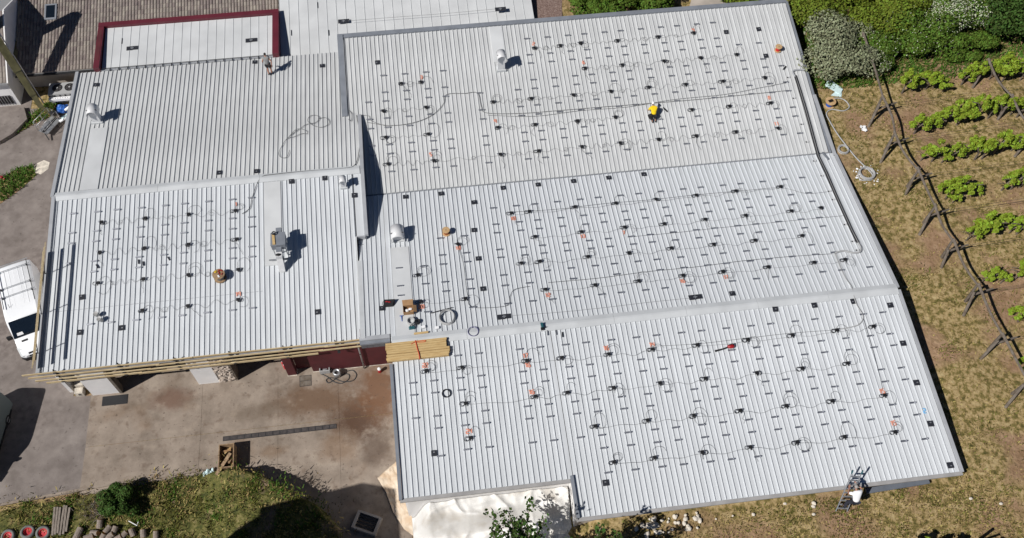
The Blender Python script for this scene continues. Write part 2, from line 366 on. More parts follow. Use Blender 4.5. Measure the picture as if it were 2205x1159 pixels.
RAILS = {'S': [(-2.396, -9.74), (-2.396, -12.11), (-2.396, -10.56), (-1.043, -10.56), (-1.043, -9.74), (-1.043, -12.12), (-1.043, -12.92), (-1.043, -14.72), (0.647, -8.19), (0.647, -10.58), (0.647, -12.12), (0.647, -9.75), (0.647, -12.94), (0.647, -14.5), (2, -8.19), (2, -10.56), (2, -12.13), (2, -9.75), (2, -12.95), (2, -14.51), (4.704, -8.21), (4.704, -9.78), (4.704, -10.59), (4.704, -12.98), (4.704, -12.15), (4.704, -14.54), (6.057, -8.21), (6.057, -9.79), (6.057, -10.6), (6.057, -12.17), (6.057, -12.99), (6.057, -14.55), (7.747, -8.23), (7.747, -9.8), (7.747, -12.19), (7.747, -10.61), (7.747, -13), (7.747, -14.56), (9.1, -8.23), (9.1, -9.8), (9.1, -10.62), (9.1, -12.2), (9.1, -13.01), (9.1, -15.4), (9.1, -16.97), (9.1, -14.57), (10.79, -9.82), (10.79, -8.24), (10.79, -10.63), (10.79, -12.21), (10.79, -13.02), (10.79, -14.59), (10.79, -15.42), (10.79, -16.98), (12.481, -9.83), (12.481, -8.25), (12.481, -10.64), (12.481, -12.22), (12.481, -14.6), (12.481, -13.03), (12.481, -15.43), (12.481, -17), (13.833, -8.25), (13.833, -9.83), (13.833, -10.65), (13.833, -12.23), (13.833, -15.44), (13.833, -14.62), (13.833, -17.01), (15.524, -9.84), (15.524, -8.26), (15.524, -12.25), (15.524, -13.07), (15.524, -10.66), (15.524, -14.64), (15.524, -15.46), (15.524, -17.04), (16.876, -8.27), (16.876, -9.86), (16.876, -10.67), (16.876, -13.07), (16.876, -12.24), (16.876, -14.64), (16.876, -17.04), (16.876, -15.48), (18.566, -12.26), (18.566, -15.48), (18.566, -10.68), (18.566, -13.08), (18.566, -9.86), (18.566, -17.07), (18.566, -14.66), (18.566, -8.28), (20.257, -13.1), (20.257, -17.08), (20.257, -15.5), (20.257, -12.27), (20.257, -10.69), (20.257, -9.87), (20.257, -14.68), (20.257, -8.3), (21.609, -17.1), (21.609, -12.28), (21.609, -13.1), (21.609, -14.69), (21.609, -10.71), (21.609, -15.51), (21.609, -9.89), (21.609, -8.3), (23.3, -17.12), (23.3, -15.53), (23.3, -14.71), (23.3, -13.11), (23.3, -12.3), (23.3, -10.72), (23.3, -9.9), (23.3, -8.31), (24.652, -15.54), (24.652, -14.73), (24.652, -17.13), (24.652, -13.13), (24.652, -12.3), (24.652, -10.72), (24.652, -9.9), (24.652, -8.31), (26.343, -12.31), (26.343, -17.16), (26.343, -15.56), (26.343, -13.14), (26.343, -14.74), (26.343, -10.73), (26.343, -9.9), (26.343, -8.32), (28.033, -9.92), (28.033, -15.58), (28.033, -17.18), (28.033, -13.17), (28.033, -12.33), (28.033, -10.75), (28.033, -14.76), (28.033, -8.33), (29.386, -17.2), (29.386, -15.59), (29.386, -14.78), (29.386, -10.76), (29.386, -12.36), (29.386, -13.18), (29.386, -8.34), (29.386, -9.93)], 'M': [(-2.726, -2.27), (-2.726, -0.72), (-2.726, -3.08), (-1.036, -0.77), (-1.036, -2.3), (-1.036, -4.65), (0.316, 1.59), (0.316, -0.76), (0.316, 0.05), (0.316, -2.31), (0.316, -3.1), (2.006, 1.59), (2.006, -0.76), (2.006, 0.04), (2.006, -2.3), (2.006, -3.11), (2.006, -4.65), (4.372, 3.94), (4.372, 1.58), (4.372, 2.38), (4.372, 0.04), (4.372, -0.67), (4.372, -2.23), (4.372, -3.12), (4.372, -4.65), (6.062, 3.95), (6.062, 0.04), (6.062, 1.59), (6.062, 2.39), (6.062, -0.67), (6.062, -2.2), (6.062, -3.12), (6.062, -4.65), (7.414, 3.95), (7.414, 2.4), (7.414, 0.04), (7.414, 1.59), (7.414, -0.67), (7.414, -2.21), (7.414, -4.67), (9.104, 3.96), (9.104, 1.6), (9.104, 2.4), (9.104, 0.05), (9.104, -0.66), (9.104, -3.13), (9.104, -2.21), (9.104, -4.67), (10.794, 1.58), (10.794, 3.98), (10.794, 2.42), (10.794, -0.66), (10.794, 0.05), (10.794, -2.21), (10.794, -4.69), (12.146, 4), (12.146, 2.43), (12.146, 1.61), (12.146, 0.06), (12.146, -0.66), (12.146, -2.21), (12.146, -3.13), (12.146, -4.69), (13.836, 3.99), (13.836, 1.61), (13.836, 2.43), (13.836, 0.05), (13.836, -0.66), (13.836, -2.21), (13.836, -4.7), (15.188, 4), (15.188, 2.44), (15.188, 1.62), (15.188, -0.64), (15.188, 0.05), (15.188, -2.21), (15.188, -3.14), (15.188, -4.7), (16.878, 4.01), (16.878, 1.62), (16.878, 2.44), (16.878, 0.07), (16.878, -0.66), (16.878, -2.22), (16.878, -3.15), (16.878, -4.7), (18.568, 4.03), (18.568, 2.45), (18.568, 1.63), (18.568, 0.06), (18.568, -0.67), (18.568, -2.23), (18.568, -3.15), (18.568, -4.69), (19.92, 4.04), (19.92, 2.47), (19.92, 1.64), (19.92, -0.67), (19.92, 0.06), (19.92, -2.25), (19.92, -3.15), (19.92, -4.7), (21.61, 4.03), (21.61, 1.65), (21.61, 2.47), (21.61, 0.07), (21.61, -0.69), (21.61, -2.26), (21.61, -3.16), (21.61, -4.71), (22.962, 4.03), (22.962, 2.48), (22.962, 1.66), (22.962, 0.06), (22.962, -0.7), (22.962, -2.27), (22.962, -3.15), (22.962, -4.72), (24.652, 4.03), (24.652, 2.49), (24.652, 1.65), (24.652, -0.72), (24.652, 0.08), (24.652, -2.29), (24.652, -3.14), (24.652, -4.71), (26.342, 4.04), (26.342, 2.48), (26.342, 1.65), (26.342, 0.09), (26.342, -0.72), (26.342, -2.3), (26.342, -3.16), (26.342, -4.71), (27.694, 4.05), (27.694, 2.49), (27.694, 1.66), (27.694, 0.08), (27.694, -0.73), (27.694, -2.3), (27.694, -3.14), (27.694, -4.72), (29.722, -4.71)], 'A': [(-4.122, 14.3), (-4.122, 11.95), (-4.122, 12.77), (-4.122, 10.44), (-4.122, 9.65), (-2.794, 8.13), (-2.794, 15.08), (-2.794, 16.62), (-2.794, 12.75), (-2.794, 11.94), (-2.794, 14.28), (-2.794, 10.43), (-2.794, 9.64), (-1.134, 16.6), (-1.134, 11.93), (-1.134, 14.27), (-1.134, 15.07), (-1.134, 10.43), (-1.134, 12.74), (-1.134, 9.65), (-1.134, 8.1), (0.526, 12.76), (0.526, 11.93), (0.526, 16.6), (0.526, 10.42), (0.526, 14.27), (0.526, 15.07), (0.526, 8.12), (0.526, 9.63), (1.854, 11.93), (1.854, 8.1), (1.854, 9.63), (1.854, 12.74), (1.854, 14.25), (1.854, 10.42), (1.854, 15.07), (1.854, 16.6), (4.51, 11.93), (4.51, 10.43), (4.51, 8.12), (4.51, 9.64), (4.51, 14.28), (4.51, 12.75), (7.498, 8.13), (7.498, 12.75), (7.498, 10.44), (7.498, 11.94), (7.498, 14.28), (7.498, 9.65), (8.826, 8.13), (8.826, 11.95), (8.826, 12.76), (8.826, 15.08), (8.826, 14.28), (8.826, 17.42), (8.826, 9.67), (8.826, 16.63), (8.826, 10.46), (8.826, 18.96), (10.486, 10.45), (10.486, 8.13), (10.486, 9.67), (10.486, 12.78), (10.486, 11.97), (10.486, 14.3), (10.486, 16.62), (10.486, 15.09), (10.486, 17.41), (10.486, 18.95), (12.146, 8.14), (12.146, 10.46), (12.146, 9.68), (12.146, 11.97), (12.146, 15.11), (12.146, 12.8), (12.146, 14.31), (12.146, 16.65), (12.146, 18.96), (12.146, 17.44), (13.474, 10.46), (13.474, 9.68), (13.474, 8.16), (13.474, 11.99), (13.474, 12.81), (13.474, 15.11), (13.474, 17.45), (13.474, 14.32), (13.474, 18.97), (13.474, 16.65), (15.134, 8.17), (15.134, 10.49), (15.134, 9.69), (15.134, 14.33), (15.134, 15.13), (15.134, 12.01), (15.134, 12.8), (15.134, 17.45), (15.134, 16.65), (15.134, 18.98), (16.462, 8.17), (16.462, 9.7), (16.462, 12.02), (16.462, 10.49), (16.462, 15.14), (16.462, 14.36), (16.462, 12.82), (16.462, 18.99), (16.462, 16.67), (16.462, 17.47), (18.122, 9.72), (18.122, 10.53), (18.122, 15.15), (18.122, 8.19), (18.122, 17.48), (18.122, 16.67), (18.122, 14.35), (18.122, 19), (18.122, 12.83), (19.782, 12.84), (19.782, 14.35), (19.782, 15.17), (19.782, 12.03), (19.782, 19.02), (19.782, 10.53), (19.782, 16.69), (19.782, 9.72), (19.782, 17.49), (19.782, 8.19), (21.11, 14.37), (21.11, 15.16), (21.11, 12.85), (21.11, 17.49), (21.11, 10.51), (21.11, 19.02), (21.11, 9.72), (21.11, 8.21), (21.11, 16.7), (22.77, 19.03), (22.77, 12.85), (22.77, 15.17), (22.77, 17.5), (22.77, 14.38), (22.77, 8.22), (22.77, 10.53), (22.77, 16.69), (22.77, 9.72), (22.77, 12.03), (24.098, 16.71), (24.098, 14.38), (24.098, 8.22), (24.098, 12.85), (24.098, 10.52), (24.098, 12.05), (24.098, 15.17), (24.098, 9.74), (24.098, 17.51), (24.098, 19.05), (25.758, 12.85), (25.758, 10.54), (25.758, 16.73), (25.758, 9.74), (25.758, 14.39), (25.758, 12.07), (25.758, 8.2), (25.758, 15.19), (27.418, 15.19), (27.418, 12.86), (27.418, 12.05), (27.418, 14.4), (27.418, 16.73), (27.418, 9.74), (27.418, 10.54), (27.418, 8.21), (28.746, 12.87), (28.746, 10.55), (28.746, 9.74), (28.746, 14.41), (28.746, 12.06), (28.746, 8.21)], 'LL': [(-25.311, 4.62), (-25.311, 3.81), (-25.311, 6.17), (-25.311, 2.26), (-23.629, 2.25), (-23.629, 4.6), (-23.629, 1.44), (-23.629, 3.79), (-23.629, 6.14), (-23.629, -2.45), (-22.283, 4.61), (-22.283, 6.16), (-22.283, 2.24), (-22.283, 3.8), (-22.283, 1.45), (-22.283, -2.47), (-20.601, 4.58), (-20.601, 2.24), (-20.601, 3.79), (-20.601, 1.43), (-20.601, 6.13), (-20.601, -2.49), (-18.919, 1.43), (-18.919, 6.14), (-18.919, 3.78), (-18.919, 4.58), (-18.919, -2.49), (-18.919, 2.22), (-17.574, 6.14), (-17.574, 4.58), (-17.574, 3.8), (-17.574, 1.41), (-17.574, -2.49), (-17.574, 2.23), (-15.892, 6.14), (-15.892, 4.59), (-15.892, 3.79), (-15.892, 2.23), (-15.892, 1.42), (-15.892, -2.47), (-14.21, 6.12), (-14.21, 4.58), (-14.21, 3.75), (-14.21, 2.22), (-14.21, 1.42), (-14.21, -2.48), (-12.864, 6.12), (-12.864, 4.55), (-12.864, 3.76), (-12.864, 2.2), (-12.864, -2.47), (-12.864, 1.41)]}
OPTS = {'S': [(5.11, -8.99), (7.39, -9.05), (10.48, -9.16), (13.41, -9.14), (16.42, -9.18), (5.32, -11.49), (7.4, -11.47), (10.39, -11.49), (13.42, -11.52), (16.44, -11.55), (19.82, -9.18), (22.86, -9.22), (25.92, -9.2), (28.46, -9.21), (19.83, -11.56), (22.89, -11.59), (25.96, -11.59), (21.19, -13.98), (24.24, -14), (27.72, -14.02), (18.24, -16.36), (21.25, -16.39), (24.33, -16.41), (27.63, -16.48), (8.81, -13.88), (12.16, -13.89), (15.14, -13.92), (18.17, -13.94), (9.58, -16.3), (12.13, -16.32), (15.15, -16.33), (-1.45, -8.95), (0.85, -8.98), (0.86, -11.44), (0.92, -13.73)], 'M': [(5.65, 3.35), (6.97, 3.33), (7.04, 0.94), (5.76, -1.3), (7.07, -1.3), (7.1, -3.75), (10.34, 3.36), (13.37, 3.34), (16.36, 3.34), (19.41, 3.36), (10.4, 0.97), (13.57, 1.01), (16.44, 0.96), (10.47, -1.31), (13.4, -1.33), (16.44, -1.29), (19.49, -1.33), (10.53, -3.8), (13.55, -3.83), (16.69, -3.75), (22.43, 3.41), (25.86, 3.42), (19.48, 1), (22.48, 1), (25.91, 1), (28.15, 1.03), (22.5, -1.34), (25.95, -1.35), (19.51, -3.76), (22.73, -3.76), (26.03, -3.78), (28.25, -3.81), (1.51, 0.94), (-1.46, -1.43), (-1.41, -3.71), (1.59, -3.83)], 'A': [(-1.46, 15.8), (0.09, 15.78), (-3.05, 13.47), (0.25, 13.47), (-2.99, 11.14), (0.24, 11.09), (-2.99, 8.84), (0.42, 8.77), (5.47, 13.43), (5.56, 11.13), (5.48, 8.79), (9.34, 18.07), (11.4, 18.1), (13.07, 18.19), (16.06, 18.13), (19.41, 18.17), (22.34, 18.27), (13.05, 15.79), (16.05, 15.8), (19.42, 15.84), (8.44, 13.44), (11.75, 13.44), (14.74, 13.47), (17.77, 13.54), (20.75, 13.51), (8.45, 11.1), (11.73, 11.09), (14.71, 11.13), (8.42, 8.79), (11.72, 8.82), (14.7, 8.84), (17.71, 8.85), (20.66, 8.86), (22.43, 15.86), (25.41, 15.87), (23.76, 13.51), (27.15, 13.51), (20.78, 11.19), (23.78, 11.2), (27.09, 11.17), (23.79, 8.9), (27.12, 8.88)], 'LL': [(-23.32, 5.32), (-23.29, 2.95), (-23.26, 0.6), (-20.29, 5.31), (-20.24, 2.94), (-20.23, 0.57), (-20.2, -1.77), (-17.27, 5.3), (-17.22, 2.9), (-17.19, 0.55), (-17.17, -1.78), (-13.96, 5.24), (-13.88, 2.95), (-13.8, 0.57), (-13.81, -1.69)]}
PATCHES = {'S': [(22.25, -7.28), (24.96, -7.29), (27.69, -7.31), (30.12, -7.87), (30.11, -10.68), (30.11, -13.47), (30.11, -16.26), (30.46, -19.01), (8.87, -17.57), (-1.39, -14.49)], 'M': [(3.09, 4.69), (2.81, 2.06), (2.85, -0.55), (2.89, -3.19), (5.37, 5.84), (8.01, 5.84), (10.68, 5.86), (13.36, 5.87), (16.05, 5.89), (19.68, -5.71), (-1.88, 5.86), (0.76, 5.84), (-4.04, -3.96)], 'A': [(-3.14, 17.89), (25.05, 18.05), (27.76, 18.07), (27.76, 15.48)], 'LL': [(-24.28, -0.39), (-21.52, -2.94), (-5.5, 5.55), (-9.95, 7.18), (-7.54, 7.2), (-8.46, -3.24), (-24.26, -2.96)], 'LU': [(-25.19, 18.98), (-12.95, 20.11), (-7.6, 19.03), (-12.46, 8.4), (-15.18, 8.59)]}
MARKS = [('S', 5.06, -8.69, '17'), ('S', 5.11, -9.35, '16'), ('S', 10.39, -8.76, '16'), ('S', 13.44, -8.87, '14'), ('S', 5.11, -11.21, '16'), ('S', 27.66, -13.78, '15'), ('S', 27.72, -15.95, '15'), ('S', -1.47, -8.61, '22'), ('S', 0.88, -13.34, '24'), ('M', 5.71, 2.79, '10'), ('M', 10.43, 0.52, '13'), ('M', 7.18, -4.27, '12'), ('M', 13.43, 0.48, '7'), ('M', 16.54, -4.24, '16'), ('M', 19.6, -4.3, '17'), ('M', 1.5, 0.57, '18'), ('M', -1.39, -4.16, '20'), ('A', 0.16, 16.18, '3'), ('A', 0.27, 9.28, '5'), ('A', 5.46, 11.66, '9'), ('A', 9.33, 18.44, '2'), ('A', 13.05, 16.3, '6'), ('A', 22.4, 18.53, '4'), ('A', 27.13, 11.61, '8'), ('A', 27.14, 9.24, '11'), ('LL', -13.93, 5.72, '1'), ('LL', -13.81, -1.33, '19')]
RIB_PHASE = {'S': 0.1392, 'M': 0.1458, 'A': 0.03, 'LL': 0.0874, 'LU': 0.0874}
RIB_PITCH = {'S': 0.3381, 'M': 0.338, 'A': 0.332, 'LL': 0.3364, 'LU': 0.3364}

# roof slopes: height at y = 0, rise per metre northwards
SLOPE = {'A': (3.4816, 0.13545), 'M': (5.1210, -0.12567), 'S': (6.3256, 0.05408), 'LU': (6.4772, -0.08625), 'LL': (5.0435, 0.09984)}
RIB_H = 0.062
def rz(pl, y): return SLOPE[pl][0] + SLOPE[pl][1] * y
def tilt(pl): return math.atan(SLOPE[pl][1])
SLOPE_NAME = {'A': 'north slope of the large roof', 'M': 'middle slope of the large roof', 'S': 'south slope of the large roof', 'LU': 'north slope of the workshop roof', 'LL': 'south slope of the workshop roof'}
# ================================================================ ground
def terrain(x, y):
    south = 4.2 * smoothstep(2.5, 9.5, x)
    north = 3.95 * smoothstep(0, 9, x) + 0.25 * smoothstep(12, 31, x)
    k = smoothstep(-12, 12, y)
    z = south * (1 - k) + north * k
    if x > 8: z += 0.10 * math.sin(x * 0.9 + y * 0.35) * smoothstep(8, 14, x) * math.cos(y * 0.5)
    return z
def axis_pts(lo, hi, a, b, fine, coarse):
    out = []; v = lo
    while v < hi:
        out.append(v); v += fine if a <= v < b else coarse
    out.append(hi); return out
gx = axis_pts(-220, 240, -12, 62, 0.75, 14); gy = axis_pts(-200, 260, -34, 40, 0.75, 14)
g = MB(); nx = len(gx)
g.v = [(x, y, terrain(x, y) - 0.02) for y in gy for x in gx]
g.f = [(j * nx + i, j * nx + i + 1, (j + 1) * nx + i + 1, (j + 1) * nx + i) for j in range(len(gy) - 1) for i in range(nx - 1)]
o = g.build('ground', 'field_soil', smooth=True); tag(o, 'dry grass and bare soil of the vineyard ground', kind='structure')

# the yard: asphalt drive on the west, concrete slabs in front of the workshop
o = MB().prism([(-60, 40), (-60, -14.8), (-30.12, -12.67), (-25.0, -12.33), (-24.55, -5.45), (-26.2, -5.3), (-26.2, 21.5), (-32.5, 21.5), (-33.0, 40)], -0.1, 0.004).build('driveway', 'asphalt')
tag(o, 'worn grey asphalt drive beside the workshop', kind='structure')
yard = bpy.data.objects.new('yard', None); col.objects.link(yard); tag(yard, 'stained concrete yard in front of the workshop', kind='structure')
JX = [-25.0, -17.3, -12.05, -7.85, -3.4]
for i in range(len(JX) - 1):
    a, b = JX[i] + 0.006, JX[i + 1] - 0.006
    k = 0.45 if i == 0 else 0.0
    MB().prism([(a, -5.2), (a, -9.2), (b, -9.2), (b, -5.2)], -0.1, 0.006).build('concrete_slab', 'concrete', yard)
    MB().prism([(a, -9.224), (a - 0.1, -13.3 if i < 2 else -22), (b - (0.1 if i < 3 else 0), -13.3 if i < 1 else -22), (b, -9.224)], -0.1, 0.007).build('concrete_slab', 'concrete', yard)
MB().prism([(-25.0, -5.2), (-3.4, -5.2), (-3.4, 2.0), (-26.2, 2.0)], -0.1, 0.003).build('garage_floor', 'concrete', yard)
MB().prism([(-25.0, -13.3), (-25.0, -24), (-3.4, -24), (-3.4, -22), (-12.2, -22), (-17.4, -13.4)], -0.12, 0.001).build('yard_edge', 'concrete', yard)
# drains
o = thing('channel_drain', 'long narrow drain grating set across the concrete yard', 'drain', (-12, -9.7, 0))
p0, p1 = Vector((-15.78, -9.72, 0.012)), Vector((-8.05, -9.70, 0.012))
MB().bar(p0, p1, 0.34, 0.02).build('frame', 'dark_metal', o)
for i in range(16):
    a = p0.lerp(p1, (i + 0.06) / 16); b = p0.lerp(p1, (i + 0.94) / 16)
    MB().bar(a + Vector((0, 0, 0.014)), b + Vector((0, 0, 0.014)), 0.26, 0.012).build('grating', 'drain_iron', o)
o = thing('drain_grate', 'black ribbed floor grate at the foot of the white pier', 'drain', (-23.30, -5.95, 0.00))
c = Vector((-23.30, -5.95, 0.00))
MB().box(c.x - 0.88, c.x + 0.88, c.y - 0.36, c.y + 0.36, 0.0, 0.016).build('frame', 'dark_metal', o)
for i in range(8):
    y = c.y - 0.31 + i * 0.088
    MB().box(c.x - 0.82, c.x + 0.82, y - 0.028, y + 0.028, 0.017, 0.034).build('bar', 'dark_metal', o)
c = Vector((-10.12, -6.03, 0.00))
o = thing('manhole_cover', 'square brown-grey steel cover in the yard by the maroon wall', 'cover', c)
MB().box(c.x - 0.42, c.x + 0.42, c.y - 0.42, c.y + 0.42, 0.0, 0.012).build('rim', 'dark_metal', o)
for i in (-1, 1): MB().box(c.x - 0.38, c.x + 0.38, c.y + i * 0.2 - 0.185, c.y + i * 0.2 + 0.185, 0.012, 0.02).build('plate', 'wood_old', o)
# kerb along the lawn in the south-west
o = thing('kerb', 'low pale kerb between the yard and the grass bank', 'kerb', (-22, -12.6, 0))
kp = [Vector((-30.13, -12.61, 0.00)), Vector((-27.93, -12.43, 0.00)), Vector((-25.41, -12.23, 0.00)), Vector((-22.72, -12.05, 0.00)), Vector((-20.00, -11.93, 0.00)), Vector((-17.26, -11.80, 0.00))]
for a, b in zip(kp[:-1], kp[1:]):
    MB().bar(a.lerp(b, 0.006) + Vector((0, 0, 0.03)), a.lerp(b, 0.994) + Vector((0, 0, 0.03)), 0.16, 0.12).build('kerb_stone', 'concrete', o)

# grass bank in the south-west, rising to the east
bank_poly = [(-30.07, -12.98, 0.00), (-26.56, -12.66, 0.00), (-22.70, -12.31, 0.00), (-19.99, -12.15, 0.00), (-17.25, -12.00, 0.00), (-16.03, -11.89, 0.00), (-13.86, -12.34, 0.00), (-12.01, -13.28, 0.00), (-10.49, -14.48, 0.00), (-9.28, -15.19, 0.00), (-8.40, -16.23, 0.00), (-7.24, -17.56, 0.00)]
def inside(x, y, poly):
    r = False; n = len(poly)
    for i in range(n):
        (x1, y1), (x2, y2) = poly[i][:2], poly[(i + 1) % n][:2]
        if (y1 > y) != (y2 > y) and x < (x2 - x1) * (y - y1) / (y2 - y1) + x1: r = not r
    return r
bp = [(-46, -15.6)] + [(q[0], q[1]) for q in bank_poly] + [(-8.6, -22), (-14, -30), (-46, -30)]
def edge_dist(x, y):
    d = 9
    for i in range(0, len(bp) - 3):
        a, b = Vector(bp[i]), Vector(bp[i + 1]); q = Vector((x, y)); t = max(0, min(1, (q - a).dot(b - a) / max(1e-9, (b - a).length_squared)))
        d = min(d, (q - a.lerp(b, t)).length)
    return d
def bank_h(x, y):
    e = edge_dist(x, y) if inside(x, y, bp) else 0
    return 0.02 + smoothstep(0, 0.35, e) * (0.12 + 1.5 * smoothstep(-17.5, -13.8, x)) + 0.03 * math.sin(x * 2.1) * math.sin(y * 2.7) * min(1, e)
b = MB(); xs = [-46 + i * 0.2 for i in range(192)]; ys = [-30 + i * 0.2 for i in range(94)]
idx = {}
for j, y in enumerate(ys):
    for i, x in enumerate(xs):
        if inside(x, y, bp): idx[(i, j)] = len(b.v); b.v.append((x, y, bank_h(x, y)))
for (i, j) in list(idx):
    q = [(i, j), (i + 1, j), (i + 1, j + 1), (i, j + 1)]
    if all(k in idx for k in q): b.f.append(tuple(idx[k] for k in q))
o = b.build('grass_bank', 'bank_soil', smooth=True); tag(o, 'grassy bank along the south side of the yard', kind='structure')

# small lawn wedge on the west drive, ramp beside the white house, light patch of spilled sand
def patch(name, pts, z, m, label, kind='structure'):
    o = MB().prism([(q[0], q[1]) for q in pts], -0.05, z).build(name, m); return tag(o, label, kind=kind)
LAWN = [(-33.62, 11.92, 0.00), (-32.36, 13.03, 0.00), (-31.18, 14.44, 0.00), (-31.59, 15.42, 0.00), (-32.67, 15.36, -0.00), (-33.99, 14.44, 0.00)]
LAWN2 = [(-34.57, 18.52, 0.00), (-33.23, 19.59, -0.00), (-31.80, 21.57, 0.00), (-30.62, 22.82, 0.00), (-29.93, 21.72, 0.00), (-30.73, 20.45, 0.00), (-32.13, 19.71, 0.00), (-33.50, 18.78, 0.00), (-34.48, 17.93, 0.00)]
patch('lawn', LAWN, 0.02, 'field_soil', 'wedge of lawn on the west drive')
patch('lawn', LAWN2, 0.02, 'field_soil', 'strip of grass below the white house')
patch('sand_patch', [(-31.29, 14.73, 0.00), (-31.26, 15.66, 0.00), (-30.75, 15.93, 0.00), (-30.28, 15.65, 0.00), (-30.31, 14.99, 0.00), (-30.83, 14.50, 0.00)], 0.012, 'stone_pale', 'pale patch of spilled sand on the drive')
patch('gravel_path', [(10.9, 20.6), (12.3, 20.6), (12.6, 24), (13.6, 30), (11.6, 34), (9.6, 34), (9.6, 20.6)], 4.03, 'gravel', 'reddish gravel path behind the annex')
o = MB().prism([(-34.48, 17.93, 0.00)[:2], (-33.48, 18.69, 0.00)[:2], (-32.49, 20.15, 0.00)[:2], (-32.92, 21.50, 0.00)[:2], (-35.01, 21.63, 0.00)[:2], (-38, 20), (-38, 16)], -0.05, 0.35).build('ramp', 'asphalt'); tag(o, 'grey concrete ramp beside the white house', kind='structure')

# grass blades (nobody could count them)
def blades(name, n, gen, m, label, hmin=0.05, hmax=0.14, w=0.03, up=0.6):
    b = MB(); V, F = b.v, b.f
    for _ in range(n):
        q = gen()
        if q is None: continue
        x, y, z = q; a = random.uniform(0, 2 * math.pi); h = random.uniform(hmin, hmax); l = random.uniform(0.2, 1.0) * h / up * 0.8
        ca, sa = math.cos(a), math.sin(a); ww = w * random.uniform(0.6, 1.5); o = len(V)
        V += [(x - sa * ww, y + ca * ww, z), (x + sa * ww, y - ca * ww, z), (x + ca * l + sa * ww * 0.4, y + sa * l - ca * ww * 0.4, z + h), (x + ca * l - sa * ww * 0.4, y + sa * l + ca * ww * 0.4, z + h)]
        F.append((o, o + 1, o + 2, o + 3))
    o = b.build(name, m); return tag(o, label, 'grass', kind='stuff')
ROOF_E, SOUTH_Y = 31.2, -19.75
def field_pt():
    x, y = random.uniform(30.5, 56), random.uniform(-26, 17)
    if random.random() < 0.3: x, y = random.uniform(8, 34), random.uniform(-25, -19.3)
    if x < ROOF_E and y > SOUTH_Y: return None
    return (x, y, terrain(x, y) - 0.01)
def clump(f, k=7, s=0.35, keep=1.0):
    st = {'n': 0, 'c': None}
    def g():
        if st['n'] <= 0: st['c'] = f(); st['n'] = k; st['s'] = s * random.uniform(0.4, 1.5)
        st['n'] -= 1
        if st['c'] is None: return None
        x, y, z = st['c']; return (x + random.gauss(0, st['s']), y + random.gauss(0, st['s']), z)
    return g
def f_out(f):
    def g():
        q = f()
        if q is None or (q[0] < ROOF_E and q[1] > SOUTH_Y): return None
        return q
    return g
blades('dry_grass', 36000, f_out(clump(field_pt, 9, 0.4)), 'grass_dry', 'short straw coloured grass over the vineyard ground', 0.04, 0.13, 0.028)
blades('mixed_grass', 17000, f_out(clump(field_pt, 60, 0.6)), 'grass_mixed', 'olive green grass tufts over the vineyard ground', 0.05, 0.16, 0.028)
def bank_pt():
    x, y = random.uniform(-31, -8), random.uniform(-19, -11.2)
    return (x, y, bank_h(x, y)) if inside(x, y, bp) else None
blades('bank_grass', 11000, clump(bank_pt, 45, 0.35), 'grass_mixed', 'rough green grass on the south-west bank', 0.06, 0.22, 0.025)
blades('bank_weeds', 3600, clump(bank_pt, 60, 0.35), 'grass_fresh', 'patches of fresh green weeds on the south-west bank', 0.06, 0.22, 0.03)
blades('bank_dry_grass', 5000, clump(bank_pt, 25, 0.5), 'grass_dry', 'straw coloured grass on the south-west bank', 0.08, 0.22, 0.03)
def lawn_pt():
    P = LAWN if random.random() < 0.55 else LAWN2
    x, y = random.uniform(-36, -28.5), random.uniform(11, 24)
    return (x, y, 0.02) if inside(x, y, P) else None
blades('lawn_grass', 26000, lawn_pt, 'grass_fresh', 'fresh green grass on the lawn wedges of the west drive', 0.1, 0.3, 0.035)
def hedge_pt():
    x, y = random.uniform(31, 54), random.uniform(12.6, 22)
    return (x, y, terrain(x, y))
blades('verge_grass', 15000, hedge_pt, 'grass_fresh', 'taller green grass in front of the hedge', 0.12, 0.35, 0.04)

# ================================================================ ribbed roofs
def rib_profile(pl, x0, x1):
    P, ph = RIB_PITCH[pl], RIB_PHASE[pl]
    pts = [(x0, 0.0)]; k = math.ceil((x0 + 0.05 - ph) / P)
    while ph + k * P < x1 - 0.05:
        r = ph + k * P
        pts += [(r - 0.042, 0), (r - 0.018, RIB_H), (r + 0.018, RIB_H), (r + 0.036, 0)]; k += 1
    return pts + [(x1, 0.0)]
PANEL_CACHE = {}
def roof_panels(pl, xa, xb, ya, yb, parent, m='roof_sheet'):
    """sheet by sheet: each panel three ribs wide, one length from ya to yb"""
    P, ph = RIB_PITCH[pl], RIB_PHASE[pl]; W = 3 * P
    edges = [xa]; k = math.ceil((xa + 0.2 - ph - P / 2) / W); 
    while ph + P / 2 + k * W < xb - 0.2: edges.append(ph + P / 2 + k * W); k += 1
    edges.append(xb)
    for x0, x1 in zip(edges[:-1], edges[1:]):
        prof = [(round(x - x0, 4), z) for x, z in rib_profile(pl, x0, x1)]
        prof[-1] = (prof[-1][0] - 0.003, 0)
        key = (pl, ya, yb, m, tuple(round(v[0], 2) for v in prof))
        if key not in PANEL_CACHE:
            b = MB(); n = len(prof)
            ring = [(x, z + 0.0) for x, z in prof] + [(prof[-1][0], -0.07), (prof[0][0], -0.07)]
            nr = len(ring)
            for y in (ya, yb):
                b.v += [(x, y, rz(pl, y) + z) for x, z in ring]
            b.f = [(i, (i + 1) % nr, nr + (i + 1) % nr, nr + i) for i in range(nr)] + [tuple(range(nr))[::-1], tuple(range(nr, 2 * nr))]
            PANEL_CACHE[key] = b.mesh('roof_panel', m)
        part_obj('roof_panel', PANEL_CACHE[key], parent, Vector((x0, 0, 0)) - wloc(parent))
